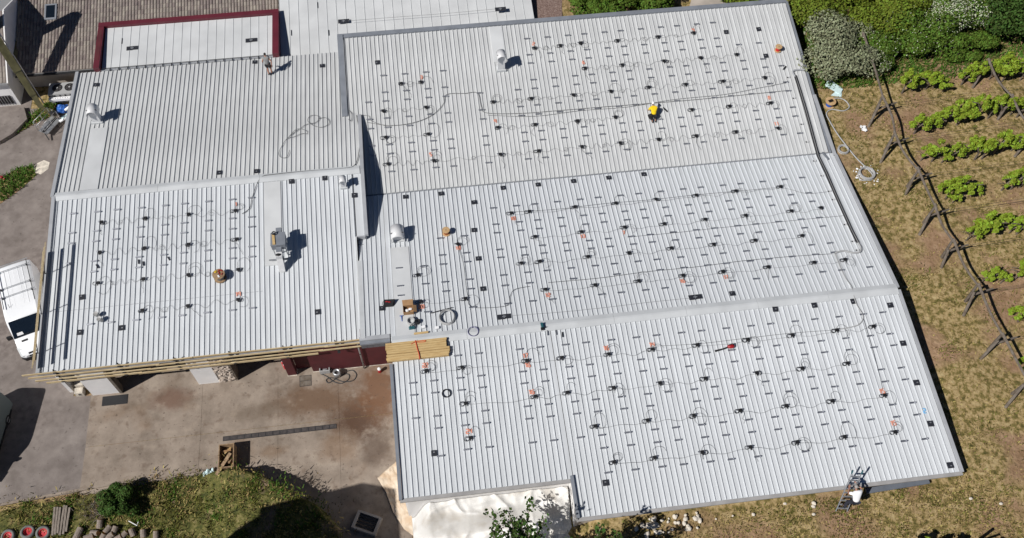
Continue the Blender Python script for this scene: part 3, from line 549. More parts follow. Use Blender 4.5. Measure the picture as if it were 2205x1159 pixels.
def slope_part(pl, xa, xb, ya, yb, parent, m='roof_sheet'):
    d = MB().prism([(xa + 0.06, ya + 0.06), (xb - 0.06, ya + 0.06), (xb - 0.06, yb - 0.06), (xa + 0.06, yb - 0.06)], lambda x, y: rz(pl, y) - 0.16, lambda x, y: rz(pl, y) - 0.075).build('roof_slope', 'deck', parent)
    roof_panels(pl, xa, xb, ya, yb, d, m)
    return d

wh = thing('warehouse', 'large white ribbed metal roof in three slopes covered with rails and cables', 'building', (13, 0, 0))
slope_part('A', -5.70, 30.60, 6.42, 20.45, wh, 'roof_sheet_shaded')
slope_part('M', -5.45, -3.57, -6.04, 6.30, wh)
slope_part('M', -3.55, 30.95, -6.66, 6.30, wh)
slope_part('S', -3.55, 6.93, -17.05, -6.74, wh)
slope_part('S', 6.97, 30.95, -19.45, -6.74, wh)
ws = thing('workshop', 'smaller white ribbed metal roof beside the concrete yard', 'building', (-16, 7, 0))
slope_part('LU', -26.75, -4.95, 7.74, 20.55, ws, 'roof_sheet_shaded')
slope_part('LL', -26.65, -5.55, -5.50, 7.66, ws)
MB().prism([(-5.50, 2.28), (-4.95, 2.28), (-4.95, 7.66), (-5.50, 7.66)], lambda x, y: rz('LL', y) - 0.12, lambda x, y: rz('LL', y) + 0.002).build('roof_strip', 'roof_sheet', ws)

def slope_bar(name, m, parent, pl, x0, y0, x1, y1, w, h, dz=0.0):
    return MB().bar((x0, y0, rz(pl, y0) + dz), (x1, y1, rz(pl, y1) + dz), w, h).build(name, m, parent)
# ridge caps, in lengths
def ridge(parent, pn, ps, y, x0, x1, n, w=0.34):
    for i in range(n):
        a = x0 + (x1 - x0) * i / n + (0.012 if i else 0); b2 = x0 + (x1 - x0) * (i + 1) / n
        zt = rz(pn, y) + RIB_H + 0.055
        P = [(y - w, rz(ps, y - w) + RIB_H + 0.006), (y - 0.06, zt - 0.004), (y + 0.06, zt - 0.004), (y + w, rz(pn, y + w) + RIB_H + 0.006), (y + w, rz(pn, y + w) + 0.01), (y - w, rz(ps, y - w) + 0.01)]
        MB().yz(P, a, b2).build('ridge_cap', 'cap_sheet', parent)
ridge(wh, 'M', 'S', -6.70, -3.5, 31.0, 7, 0.40)
ridge(ws, 'LU', 'LL', 7.70, -26.72, -5.0, 3, 0.36)
# verge and eave trims
slope_bar('verge_trim', 'trim_grey', wh, 'A', 30.72, 6.3, 30.72, 20.6, 0.14, 0.16, 0.03)
slope_bar('verge_trim', 'trim_light', wh, 'M', 31.08, -6.6, 31.08, 6.1, 0.2, 0.14, 0.03)
slope_bar('verge_trim', 'trim_light', wh, 'S', 31.08, -19.5, 31.08, -6.8, 0.2, 0.14, 0.03)
slope_bar('verge_trim', 'trim_grey', wh, 'S', -3.66, -17.15, -3.66, -8.3, 0.2, 0.2, 0.03)
slope_bar('verge_trim', 'trim_grey', wh, 'S', 6.86, -19.5, 6.86, -16.9, 0.2, 0.26, 0.06)
slope_bar('verge_trim', 'trim_grey', wh, 'A', -5.93, 13.2, -5.93, 20.7, 0.44, 0.12, 0.12)
MB().box(-6.15, 30.8, 20.47, 20.86, 6.12, 6.38).build('parapet_trim', 'trim_grey', wh)
slope_bar('gutter', 'gutter', wh, 'S', -3.7, -17.17, 6.75, -17.17, 0.22, 0.12, -0.06)
slope_bar('gutter', 'gutter', wh, 'S', 6.78, -19.57, 31.1, -19.57, 0.22, 0.12, -0.06)
MB().box(-5.4, 30.7, 6.30, 6.42, 4.05, 4.22).build('valley_gutter', 'trim_grey', wh)
for k in range(3):
    MB().prism([(-5.0 + k * 12, 6.20), (7.0 + k * 12 - 0.02, 6.20), (7.0 + k * 12 - 0.02, 6.40), (-5.0 + k * 12, 6.40)], 4.27, 4.305).build('valley_flashing', 'trim_grey', wh)
slope_bar('verge_trim', 'trim_light', ws, 'LU', -26.86, 7.7, -26.86, 20.6, 0.24, 0.2, 0.04)
slope_bar('verge_trim', 'trim_light', ws, 'LL', -26.76, -5.55, -26.76, 7.7, 0.24, 0.2, 0.04)
slope_bar('verge_trim', 'trim_light', ws, 'LU', -4.82, 7.7, -4.82, 13.2, 0.26, 0.24, 0.02)
slope_bar('verge_trim', 'trim_light', ws, 'LL', -4.82, 2.25, -4.82, 7.7, 0.26, 0.24, 0.02)
slope_bar('verge_trim', 'cap_sheet', ws, 'LL', -5.58, -5.5, -5.58, 2.2, 0.12, 0.1, 0.03)
slope_bar('flashing', 'cap_sheet', wh, 'M', -5.38, -6.2, -5.38, 0.3, 0.34, 0.05, 0.035)
slope_bar('eave_gutter', 'gutter', ws, 'LL', -26.8, -5.6, -5.6, -5.6, 0.16, 0.12, -0.08)
MB().box(-5.0, -4.9, 2.3, 13.0, 3.9, 5.0).build('wall', 'trim_grey', ws)
MB().yz([(2.2, 4.4), (2.2, rz('LL', 2.2) - 0.1), (7.7, rz('LL', 7.7) - 0.1), (13.2, rz('LU', 13.2) - 0.1), (13.2, 4.4)], -4.93, -4.83).build('wall', 'slate_sheet', ws)
MB().box(-5.56, -4.9, 2.2, 2.3, 4.9, rz('LL', 2.3)).build('wall', 'trim_light', ws)
ja, jb = Vector((-26.09, -1.25, 4.92)), Vector((-12.13, -1.38, 4.91))
MB().bar((ja.x, ja.y, rz('LL', ja.y) + 0.003), (jb.x, ja.y, rz('LL', ja.y) + 0.003), 0.035, 0.008).build('sheet_joint', 'trim_light', ws)
# smooth cover sheets running from the vents
def cover(pl, xa, xb, ya, yb, parent):
    MB().prism([(xa, ya), (xb, ya), (xb, yb), (xa, yb)], lambda x, y: rz(pl, y) + 0.0, lambda x, y: rz(pl, y) + RIB_H + 0.012).build('cover_sheet', 'membrane', parent)
def from_px(pl, xa, xb, ya, yb): return xa, xb, ya, yb
cover('LU', -25.0, -23.75, 8.08, 14.2, ws)
cover('LL', -11.95, -10.75, 0.6, 7.3, ws)
cover('M', -3.2, -1.95, -6.3, 1.15, wh)
cover('A', 6.0, 6.98, 17.0, 20.4, wh)

# walls of the warehouse
roofline = [(-19.2, rz('S', -19.2)), (-6.7, 5.96), (6.36, 4.3), (20.4, rz('A', 20.4))]
MB().yz([(-19.2, 0)] + [(y, z - 0.17) for y, z in roofline] + [(20.4, 0)], 30.6, 30.8).build('wall', 'plaster_old', wh)
MB().box(7.02, 30.58, -19.3, -19.05, 0, rz('S', -19.3) - 0.17).build('wall', 'plaster_old', wh)
MB().box(-3.3, 6.95, -16.95, -16.75, 0, rz('S', -16.95) - 0.17).build('wall', 'plaster', wh)
MB().box(6.80, 7.0, -19.3, -16.96, 0, rz('S', -19.3) - 0.17).build('wall', 'plaster', wh)
MB().yz([(-16.7, 0), (-16.7, rz('S', -16.7) - 0.17), (-6.7, 5.78), (-6.7, 0)], -3.5, -3.32).build('wall', 'plaster', wh)
MB().box(-5.6, 30.6, 20.25, 20.42, 0, 6.0).build('wall', 'plaster', wh)
# grey gutter box and its sheet facing over the maroon wall
MB().box(-5.62, -3.62, -6.34, -6.06, 5.70, 5.92).build('box_gutter', 'trim_light', wh)
MB().box(-5.62, -3.62, -6.56, -6.35, 5.60, 5.78).build('box_gutter', 'trim_grey', wh)
for i in range(5):
    x = -5.58 + i * 0.39
    MB().hexa([(x, -6.34, 4.75), (x + 0.37, -6.34, 4.75), (x + 0.37, -6.2, 4.75), (x, -6.2, 4.75)], [(x, -6.52, 5.59), (x + 0.37, -6.52, 5.59), (x + 0.37, -6.2, 5.59), (x, -6.2, 5.59)]).build('facing_sheet', 'slate_sheet', wh)
MB().box(-5.6, -3.55, -6.18, -5.3, 4.6, 5.6).build('wall', 'maroon_wall', wh)

# walls of the workshop
MB().yz([(-5.0, 0), (-5.0, rz('LL', -5.0) - 0.17), (7.7, 5.62), (20.3, rz('LU', 20.3) - 0.17), (20.3, 0)], -26.45, -26.2).build('wall', 'plaster', ws)
MB().box(-26.2, -5.0, 20.1, 20.3, 0, 4.5).build('wall', 'plaster', ws)
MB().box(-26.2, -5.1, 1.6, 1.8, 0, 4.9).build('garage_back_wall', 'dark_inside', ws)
yw = -5.42
MB().box(-24.85, -22.96, yw, yw + 0.3, 0, 3.95).build('wall', 'plaster', ws)
MB().box(-23.0, -22.8, yw - 0.06, yw + 0.42, 0, 3.4).build('door_frame', 'wood_old', ws)
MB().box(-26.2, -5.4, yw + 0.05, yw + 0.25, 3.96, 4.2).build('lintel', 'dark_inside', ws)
MB().box(-17.55, -16.1, yw - 0.02, yw + 0.3, 0, 3.95).build('wall', 'plaster', ws)
MB().box(-16.1, -14.98, yw + 0.02, yw + 0.3, 0, 3.95).build('wall', 'plaster_old', ws)
for k in range(110):     # rubble facing
    x = random.uniform(-16.05, -15.0); z = random.uniform(0.05, 3.9); s = random.uniform(0.07, 0.16)
    MB().ball((x, yw - 0.02, z), (s, 0.07, s * random.uniform(0.6, 0.9)), 6, 4).build('facing_stone', 'rubble', ws)
MB().box(-14.98, -14.82, yw - 0.02, yw + 0.8, 0, 3.5).build('door_frame', 'wood_old', ws)
MB().box(-11.32, -10.72, -5.52, -5.0, 0.05, 3.95).build('pillar', 'maroon_wall', ws)
MB().box(-11.36, -10.68, -5.56, -4.96, 0.0, 0.06).build('plinth', 'stone_pale', ws)
MB().box(-10.70, -9.55, -5.02, -4.9, 0, 3.95).build('wall', 'maroon_wall', ws)
MB().box(-9.55, -5.62, -5.42, -5.2, 0.06, 4.15).build('wall', 'maroon_wall', ws)
MB().box(-5.62, -3.5, -5.42, -5.2, 0.06, 4.62).build('wall', 'maroon_wall', ws)
MB().box(-9.58, -3.5, -5.45, -5.18, 0, 0.07).build('plinth', 'stone_pale', ws)
o = thing('downpipe', 'pale rain pipe running down the maroon wall', 'pipe', (-5.95, -5.56, 0))
MB().tube([(-5.95, -5.56, 0.05), (-5.95, -5.56, 4.2), (-5.95, -5.5, 4.4)], 0.06, 10).build('pipe', 'gutter', o, True)
for z in (1.0, 2.4, 3.8): MB().cyl((-5.95, -5.56, z), (-5.95, -5.56, z + 0.06), 0.075, n=10).build('bracket', 'dark_metal', o)

# ================================================================ annexes and houses in the north
an = thing('flat_annex', 'pale standing-seam roof framed by a maroon parapet', 'building', (-18, 23, 0))
mz = lambda y: 4.72 + 0.05 * (y - 20.5)
xs = [-25.0 + i * 0.685 for i in range(21)] + [-11.15]
for i in range(len(xs) - 1):
    MB().prism([(xs[i] + 0.012, 20.55), (xs[i + 1] - 0.012, 20.55), (xs[i + 1] - 0.012, 25.0), (xs[i] + 0.012, 25.0)], 4.4, lambda x, y: mz(y)).build('roof_panel', 'membrane', an)
    if i: MB().bar((xs[i], 20.6, mz(20.6) + 0.012), (xs[i], 25.0, mz(25) + 0.012), 0.028, 0.03).build('seam', 'cap_sheet', an)
MB().box(-25.52, -11.0, 25.02, 25.45, 4.3, 5.2).build('parapet', 'maroon', an)
MB().box(-25.5, -25.05, 20.5, 25.0, 4.3, 5.2).build('parapet', 'maroon', an)
MB().box(-25.42, -25.13, 21.3, 24.6, 5.2, 5.215).build('parapet_joint', 'maroon_wall', an)
MB().box(-11.5, -11.0, 20.5, 25.0, 4.3, 5.2).build('parapet', 'maroon', an)
MB().box(-25.7, -11.05, 20.62, 25.3, 0, 4.3).build('wall', 'plaster_old', an)
o = thing('snow_guard', 'thin dark snow guard pipe on the maroon annex eave', 'rail', (-18, 20.6, 4.7))
MB().tube([(-25.0, 20.62, 4.92), (-11.5, 20.62, 4.92)], 0.03, 6).build('pipe', 'dark_metal', o)
MB().tube([(-25.0, 20.50, 4.84), (-11.5, 20.50, 4.84)], 0.02, 6).build('pipe', 'galvanised', o)
for i in range(1, 20): MB().box(xs[i] - 0.025, xs[i] + 0.025, 20.46, 20.64, 4.74, 4.86).build('bracket', 'dark_metal', o)
a2 = thing('rear_annex', 'pale standing-seam roof behind the large roof with thin dark seams', 'building', (0, 24, 0))
az = lambda y: 4.22 + 0.115 * (y - 20.8)
xs2 = [-11.0 + i * 0.78 for i in range(28)]
for i in range(27):
    MB().prism([(xs2[i] + 0.012, 20.6), (xs2[i + 1] - 0.012, 20.6), (xs2[i + 1] - 0.012, 33), (xs2[i] + 0.012, 33)], lambda x, y: az(y) - 0.2, lambda x, y: az(y)).build('roof_panel', 'membrane', a2)
    if i: MB().bar((xs2[i], 20.6, az(20.6) + 0.014), (xs2[i], 33, az(33) + 0.014), 0.03, 0.035).build('seam', 'cap_sheet', a2)
MB().box(xs2[27] - 0.02, xs2[27] + 0.1, 20.9, 33.1, 3.2, 4.2).build('verge_trim', 'trim_grey', a2)
MB().box(-10.9, xs2[27] - 0.05, 21.0, 32.9, 0, 4.0).build('wall', 'plaster_old', a2)
for (x, y, h) in ((-10.1, 23.0, 0.55), (-7.85, 25.6, 0.6), (-7.05, 22.7, 0.55)):
    MB().bar((x + 0.02, y, az(y) + 0.03), (x + 0.02, y + h, az(y + h) + 0.03), 0.05, 0.05).build('sealing_strip', 'bitumen', a2)
MB().bar((-23.6, 23.2, 4.88), (-23.6, 23.8, 4.9), 0.05, 0.05).build('sealing_strip', 'bitumen', an)

# tiled house in the north-west
th = thing('tiled_house', 'low house with a brown concrete tile roof and one roof window', 'house', (-24, 32, 0))
tz = lambda y: 2.05 + 0.2 * (y - 23.55)
MB().prism([(-33.2, 23.5), (-11.4, 23.5), (-11.4, 42), (-33.2, 42)], lambda x, y: tz(y) - 0.25, lambda x, y: tz(y) - 0.04).build('roof', 'deck', th)
t = MB(); rowd = 0.44; wd = 0.262
for r in range(32):
    y0 = 23.5 + r * rowd
    for c2 in range(83):
        x0 = -33.2 + c2 * wd + random.uniform(-0.006, 0.006)
        if 24.0 < y0 < 40: pass
        ya, yb = y0, y0 + rowd + 0.03; za, zb = tz(ya) + 0.035, tz(yb) + 0.0
        pr = [(0.0, 0.0), (0.05, 0.05), (0.13, 0.065), (0.20, 0.045), (0.255, -0.01)]
        o0 = len(t.v)
        t.v += [(x0 + px, ya, za + pz) for px, pz in pr] + [(x0 + px, yb, zb + pz) for px, pz in pr] + [(x0, ya, za - 0.035), (x0 + 0.255, ya, za - 0.035)]
        t.f += [(o0 + i, o0 + i + 1, o0 + 6 + i, o0 + 5 + i) for i in range(4)] + [(o0 + 10, o0 + 11, o0 + 4, o0 + 3, o0 + 2, o0 + 1, o0)]
o = t.build('roof_tiles', 'tile', th); o['kind'] = 'stuff'
c = Vector((-30.50, 29.19, 3.60))
w_ = MB().prism([(c.x - 0.5, c.y - 0.75), (c.x + 0.5, c.y - 0.75), (c.x + 0.5, c.y + 0.75), (c.x - 0.5, c.y + 0.75)], lambda x, y: tz(y), lambda x, y: tz(y) + 0.17).build('roof_window', 'trim_grey', th)
MB().prism([(c.x - 0.36, c.y - 0.6), (c.x + 0.36, c.y - 0.6), (c.x + 0.36, c.y + 0.6), (c.x - 0.36, c.y + 0.6)], lambda x, y: tz(y) + 0.16, lambda x, y: tz(y) + 0.182).build('pane', 'glass_dark', w_)
MB().box(-33.0, -11.6, 23.9, 41, 0, 1.7).build('wall', 'plaster_old', th)
MB().box(-33.2, -25.6, 23.32, 23.48, 1.86, 1.98).build('gutter', 'dark_metal', th)
# white house with a gable, west edge
hh = thing('white_house', 'white house with steep tile roof and pale verge board at the drive end', 'house', (-36, 26, 0))
ex, ey, rz_, ry_ = -33.1, 21.7, 5.6, 27.2
for (ya, za, yb, zb) in ((ey, 3.0, ry_, rz_), (ry_, rz_, ry_ + 5.5, 3.0)):
    MB().hexa([(-46, ya, za - 0.2), (ex - 0.06, ya, za - 0.2), (ex - 0.06, yb, zb - 0.2), (-46, yb, zb - 0.2)], [(-46, ya, za), (ex - 0.06, ya, za), (ex - 0.06, yb, zb), (-46, yb, zb)]).build('roof', 'deck', hh)
    MB().bar((ex, ya, za - 0.02), (ex, yb, zb - 0.02), 0.1, 0.26).build('verge_board', 'plaster', hh)
t = MB(); sl = (rz_ - 3.0) / (ry_ - ey)
for r in range(13):
    y0 = ey + r * 0.42
    for c2 in range(24):
        x0 = ex - 0.33 - c2 * 0.262; za = 3.0 + sl * (y0 - ey) + 0.05; zb = za + sl * 0.44 - 0.035
        pr = [(0.0, 0.0), (0.05, 0.05), (0.13, 0.065), (0.20, 0.045), (0.255, -0.01)]; o0 = len(t.v)
        t.v += [(x0 + px, y0, za + pz) for px, pz in pr] + [(x0 + px, y0 + 0.44, zb + pz) for px, pz in pr]
        t.f += [(o0 + i, o0 + i + 1, o0 + 6 + i, o0 + 5 + i) for i in range(4)]
o = t.build('roof_tiles', 'tile', hh); o['kind'] = 'stuff'
MB().yz([(ey + 0.35, 0), (ey + 0.35, 2.95), (ry_, rz_ - 0.25), (ry_ + 5.1, 2.95), (ry_ + 5.1, 0)], ex - 0.45, ex - 0.25).build('wall', 'plaster', hh)
MB().box(-46, ex - 0.46, ey + 0.35, ey + 0.6, 0, 2.9).build('wall', 'plaster', hh)
w_ = MB().box(-35.6, -33.75, ey + 0.28, ey + 0.36, 0.35, 1.25).build('window', 'dark_inside', hh)
for i in range(8): MB().box(-35.5 + i * 0.22, -35.46 + i * 0.22, ey + 0.22, ey + 0.27, 0.35, 1.25).build('bar', 'galvanised', w_)
# tall gabled building south-west of the yard, whose shadow crosses it
tb = thing('gabled_building', 'tall plastered building with gabled roof south of the yard', 'building', (-20.2, -27, 0))
MB().add([(x, y, z) for y in (-34, -21.2) for x, z in ((-23.4, 0), (-17.0, 0), (-17.0, 14.3), (-20.2, 15.7), (-23.4, 14.3))], [(4, 3, 2, 1, 0), (5, 6, 7, 8, 9), (0, 1, 6, 5), (1, 2, 7, 6), (2, 3, 8, 7), (3, 4, 9, 8), (4, 0, 5, 9)]).build('wall', 'plaster', tb)
for s in (-1, 1):
    a, b2 = (-20.2, 16.0), (-20.2 + s * 3.6, 14.45)
    MB().add([(a[0], -34.4, a[1]), (b2[0], -34.4, b2[1]), (b2[0], -20.95, b2[1]), (a[0], -20.95, a[1]), (a[0], -34.4, a[1] - 0.18), (b2[0], -34.4, b2[1] - 0.18), (b2[0], -20.95, b2[1] - 0.18), (a[0], -20.95, a[1] - 0.18)], [(0, 1, 2, 3), (7, 6, 5, 4), (0, 4, 5, 1), (1, 5, 6, 2), (2, 6, 7, 3), (3, 7, 4, 0)]).build('roof', 'tile_dark', tb)
for i, z in enumerate((2, 5, 8, 11)):
    for x in (-22.4, -19.2): MB().box(x, x + 1.1, -21.19, -21.1, z, z + 1.5).build('window', 'glass_dark', tb)
# ================================================================ mounting rails, optimisers, patches, paint
CAMP = Vector((0, -35, 62.1))
def rail_mesh():
    b = MB()
    b.box(-0.21, 0.21, -0.05, -0.018, 0.0, 0.05); b.box(-0.21, 0.21, 0.018, 0.05, 0.0, 0.05); b.box(-0.21, 0.21, -0.05, 0.05, -0.012, 0.004)
    b.box(0.18, 0.235, -0.03, 0.03, 0.0, 0.075)
    return b
RM = rail_mesh().mesh('mounting_rail', 'aluminium')
allr = sorted([((Vector((x, y, rz(pl, y))) - CAMP).length, pl, x, y) for pl in RAILS for x, y in RAILS[pl]])
def nth(k): return '%d%s' % (k, 'th' if 10 < k % 100 < 14 else {1: 'st', 2: 'nd', 3: 'rd'}.get(k % 10, 'th'))
SHORT = {'A': 'north slope', 'M': 'middle slope', 'S': 'south slope', 'LL': 'workshop slope', 'LU': 'workshop north slope'}
UPPER = {'A': 'north trim', 'M': 'valley', 'S': 'ridge', 'LL': 'ridge', 'LU': 'north edge'}
RAIL_LABEL = {}
for pl in RAILS:
    for c, X in enumerate(sorted({x for x, y in RAILS[pl]}, reverse=True)):
        for k, Y in enumerate(sorted((y for x, y in RAILS[pl] if x == X), reverse=True)):
            RAIL_LABEL[(pl, X, Y)] = 'aluminium mounting rail, %s from %s in %s column from east verge, %s' % (nth(k + 1), UPPER[pl], nth(c + 1), SHORT[pl])
stuff = MB()
for i, (d, pl, x, y) in enumerate(allr):
    z = rz(pl, y) + RIB_H + 0.012
    if i < 300:
        o = bpy.data.objects.new('mounting_rail', RM); col.objects.link(o); o.location = (x, y, z); o.rotation_euler = (tilt(pl), 0, random.uniform(-0.03, 0.03))
        tag(o, RAIL_LABEL[(pl, x, y)], 'rail', 'mounting rails on the ' + SLOPE_NAME[pl])
    else:
        q = Matrix.Translation((x, y, z)) @ Matrix.Rotation(tilt(pl), 4, 'X')
        b = rail_mesh(); stuff.add([q @ Vector(v) for v in b.v], b.f)
o = stuff.build('mounting_rails', 'aluminium'); tag(o, 'short aluminium mounting rails on the north part of the large roof', 'rail', kind='stuff')

def lay(pl, pts, lift=0.02):
    """points (x, y) laid over the rib tops of a slope"""
    return [(x, y, rz(pl, y) + RIB_H + lift) for x, y in pts]
def loop_pts(x, y, r, a0, a1, n=14, e=1.0):
    return [(x + r * math.cos(a0 + (a1 - a0) * i / n), y + r * e * math.sin(a0 + (a1 - a0) * i / n)) for i in range(n + 1)]
def optimiser(pl, x, y, label):
    root = thing('power_optimiser', label, 'cable box', (x, y, rz(pl, y) + RIB_H + 0.012), 'cable boxes on the ' + SLOPE_NAME[pl])
    root.rotation_euler = (tilt(pl), 0, random.uniform(-0.05, 0.05))
    part_obj('rail', RM, root)
    part_obj('housing', OPT_BOX, root, (0.03, -0.03, 0.05))
    sx = -0.22 if (pl in 'SM' and random.random() < 0.8) else random.uniform(-0.25, 0.25)
    b = MB().torus((sx, -0.10, 0.03), random.uniform(0.11, 0.15), 0.014, 16, 5, 2, jit=0.02)
    part_obj('cable_coil', b.mesh('cable_coil', 'black_plastic'), root)
    # loose lead wandering over the sheet
    st = random.random(); b = MB(); sg = random.choice((-1, 1))
    if st < 0.75:
        r = random.uniform(0.28, 0.5); cx, cy = 0.15 + r * 0.6, -0.25 * sg
        P = [(0.05, -0.1)] + loop_pts(cx, cy, r, random.uniform(2.6, 3.6), random.uniform(-2.6, 0.6), 12, random.uniform(0.8, 1.5))
        b.tube(smooth_path([(px, py, 0.008) for px, py in P], 3), 0.0085, 4)
        if st < 0.35:
            P = loop_pts(cx - 0.05, cy - 0.08, r * 0.8, 3.4, 3.4 - random.uniform(4, 7.5), 14)
            b.tube([(px, py, 0.016) for px, py in P], 0.0085, 4)
    else:
        P = [(0.0, -0.1)]; 
        for i in range(5): P.append((P[-1][0] + random.uniform(-0.12, 0.25), P[-1][1] - random.uniform(0.1, 0.3)))
        b.tube(smooth_path([(px, py, 0.01) for px, py in P], 4), 0.0085, 4)
    part_obj('lead', b.mesh('lead', 'cable'), root)
    return root
OPT_BOX = MB().box(-0.11, 0.11, -0.14, 0.07, 0.0, 0.05).box(-0.03, 0.03, -0.24, -0.14, 0.005, 0.03).mesh('housing', 'black_plastic')

# string cables from box to box along each row
def rows(pts, tol):
    rs = []
    for p in sorted(pts, key=lambda q: -q[1]):
        for r in rs:
            if abs(sum(q[1] for q in r) / len(r) - p[1]) < tol: r.append(p); break
        else: rs.append([p])
    return [sorted(r) for r in rs]
for pl in OPTS:
    for ri, r in enumerate(rows(OPTS[pl], 0.75)):
        for k, (x, y) in enumerate(sorted(r, reverse=True)):
            optimiser(pl, x, y, 'black cable box, %s from east in %s row from %s, %s' % (nth(k + 1), nth(ri + 1), UPPER[pl], SHORT[pl]))
        wild = pl in ('LL', 'A'); seg = 0; links = [q for q in zip(r[:-1], r[1:]) if q[1][0] - q[0][0] <= 5.2]
        for (x0, y0), (x1, y1) in links:
            b = MB(); seg += 1
            n = 16; amp = random.uniform(0.1, 0.3) if wild else random.uniform(0.03, 0.12); ph = random.uniform(0, 6); fr = random.uniform(2, 5) if wild else random.uniform(1, 2)
            P = []
            for i in range(n + 1):
                t = i / n; w = math.sin(math.pi * t)
                P.append((x0 + (x1 - x0) * t, y0 - 0.12 + (y1 - y0) * t + w * amp * math.sin(ph + fr * 6.28 * t) - (0.0 if wild else 0.12 * w)))
            b.tube(smooth_path(lay(pl, P, 0.012), 3), 0.008, 4)
            if wild and random.random() < 0.75:
                cx = x0 + (x1 - x0) * random.uniform(0.3, 0.7); cy = (y0 + y1) / 2 - 0.15; rr = random.uniform(0.12, 0.25)
                P = loop_pts(cx, cy, rr, 0, 6.9, 18)
                b.tube(lay(pl, P, 0.02), 0.008, 4)
            o = b.build('string_cable', 'cable'); tag(o, 'thin dark cable, %s link from west of %s box row from %s, %s' % (nth(seg), nth(ri + 1), UPPER[pl], SHORT[pl]), 'cable', 'row cables on the ' + SLOPE_NAME[pl])

def run(name, label, pl_pts, r, m='cable', n=6, lift=0.02):
    """cable through world points that already carry roof height"""
    P = smooth_path([Vector(q) + Vector((0, 0, RIB_H + lift)) for q in pl_pts], n)
    o = MB().tube(P, r, 6).build(name, m, smooth=True); return tag(o, label, 'cable')
run('cable_bundle', 'grey cable bundle stepping across the north slope to the east edge', [(-4.32, 12.54, 5.18), (-2.58, 12.08, 5.12), (-0.80, 12.14, 5.13), (0.67, 12.66, 5.20), (1.66, 13.60, 5.32), (1.99, 14.41, 5.43), (3.36, 14.36, 5.43), (4.37, 14.30, 5.42), (4.53, 13.10, 5.26), (4.89, 12.44, 5.17), (7.46, 12.14, 5.13), (10.35, 12.10, 5.12), (14.00, 12.07, 5.12), (17.68, 12.03, 5.11), (21.38, 12.00, 5.11), (25.13, 12.05, 5.11), (28.92, 12.11, 5.12)], 0.022, 'cable_grey')
run('cable_bundle', 'second grey cable running straight above the kneeling worker', [(4.94, 12.23, 5.14), (8.50, 11.78, 5.08), (12.15, 11.92, 5.10), (15.81, 11.88, 5.09), (19.56, 12.18, 5.13), (23.68, 12.24, 5.14), (26.76, 12.58, 5.19), (28.78, 12.81, 5.22)], 0.015, 'cable_grey')
run('cable', 'dark cable lying straight across the middle slope below the north rows', [(5.65, 3.41, 4.69), (9.05, 3.26, 4.71), (12.51, 3.36, 4.70), (15.97, 3.30, 4.71), (19.49, 3.36, 4.70), (23.01, 3.33, 4.70), (25.83, 3.26, 4.71), (27.54, 2.49, 4.81), (29.31, 2.45, 4.81)], 0.011)
run('cable', 'dark cable through the middle of the middle slope', [(13.57, 0.04, 5.12), (16.95, 0.01, 5.12), (20.37, 0.06, 5.11), (23.81, 0.06, 5.11), (26.93, 0.07, 5.11), (29.54, 0.05, 5.11)], 0.012)
run('cable', 'black cable ending at the conduit elbow on the middle slope', [(7.38, -3.24, 5.53), (10.93, -3.29, 5.53), (14.22, -3.17, 5.52), (17.85, -3.18, 5.52), (21.20, -3.07, 5.51), (24.54, -3.11, 5.51), (27.53, -3.24, 5.53)], 0.016)
run('hose', 'grey conduit hose crossing the ridge down to the south slope', [(27.77, -3.23, 5.53), (27.74, -4.38, 5.67), (27.78, -5.40, 5.80), (27.92, -6.22, 5.90), (27.83, -6.97, 5.95), (27.85, -7.67, 5.91), (28.03, -8.45, 5.87), (27.70, -8.93, 5.84), (27.12, -9.14, 5.83), (25.77, -9.23, 5.83)], 0.035, 'conduit')
run('cable', 'black cable along the upper row of the south slope', [(13.33, -8.98, 5.84), (16.42, -9.16, 5.83), (19.74, -9.14, 5.83), (22.76, -9.12, 5.83), (25.77, -9.23, 5.83)], 0.012)
run('cable', 'dark cable dropping down the south slope beside the east rows', [(28.00, -8.56, 5.86), (27.96, -9.75, 5.80), (27.93, -11.09, 5.73), (27.85, -12.39, 5.66), (27.76, -13.68, 5.59)], 0.012)
run('cable', 'dark cable down the middle slope beside the small reel', [(1.51, 0.88, 5.01), (1.77, -0.91, 5.24), (1.77, -2.53, 5.44), (1.81, -3.72, 5.59), (2.04, -4.64, 5.70), (4.29, -4.81, 5.73), (4.63, -4.08, 5.63), (5.02, -3.54, 5.57), (6.07, -3.39, 5.55)], 0.016)
run('cable', 'thin cable across the foot of the middle slope between two double pads', [(4.50, -5.64, 5.83), (7.62, -5.77, 5.85), (10.79, -5.78, 5.85), (13.99, -5.72, 5.84), (16.88, -5.73, 5.84)], 0.01, 'cable_grey')
run('cable', 'thin grey cable across the rear annex roof', [(-5.34, 23.60, 5.00), (-1.52, 23.60, 5.00), (2.72, 23.57, 5.00), (7.00, 23.64, 5.00)], 0.012, 'cable_grey', lift=-0.02)
run('cable', 'dark cable leaving the workshop ridge down to the cable boxes', [(-5.05, 13.18, 5.34), (-4.87, 11.20, 5.51), (-5.00, 9.32, 5.67), (-5.34, 8.12, 5.78), (-6.16, 7.90, 5.80), (-8.86, 7.96, 5.79), (-11.20, 7.90, 5.83), (-12.04, 7.79, 5.82), (-12.45, 7.14, 5.76), (-12.79, 6.02, 5.64), (-12.96, 5.28, 5.57), (-13.49, 4.88, 5.53)], 0.022)
run('cable', 'light cable loop hanging round the inner corner of the large roof', [(-5.93, 16.33, 5.07), (-5.89, 15.04, 5.18), (-5.66, 14.00, 5.27), (-5.40, 13.32, 5.33), (-5.49, 12.64, 5.39), (-5.69, 12.86, 5.37)], 0.02, 'cable_grey')
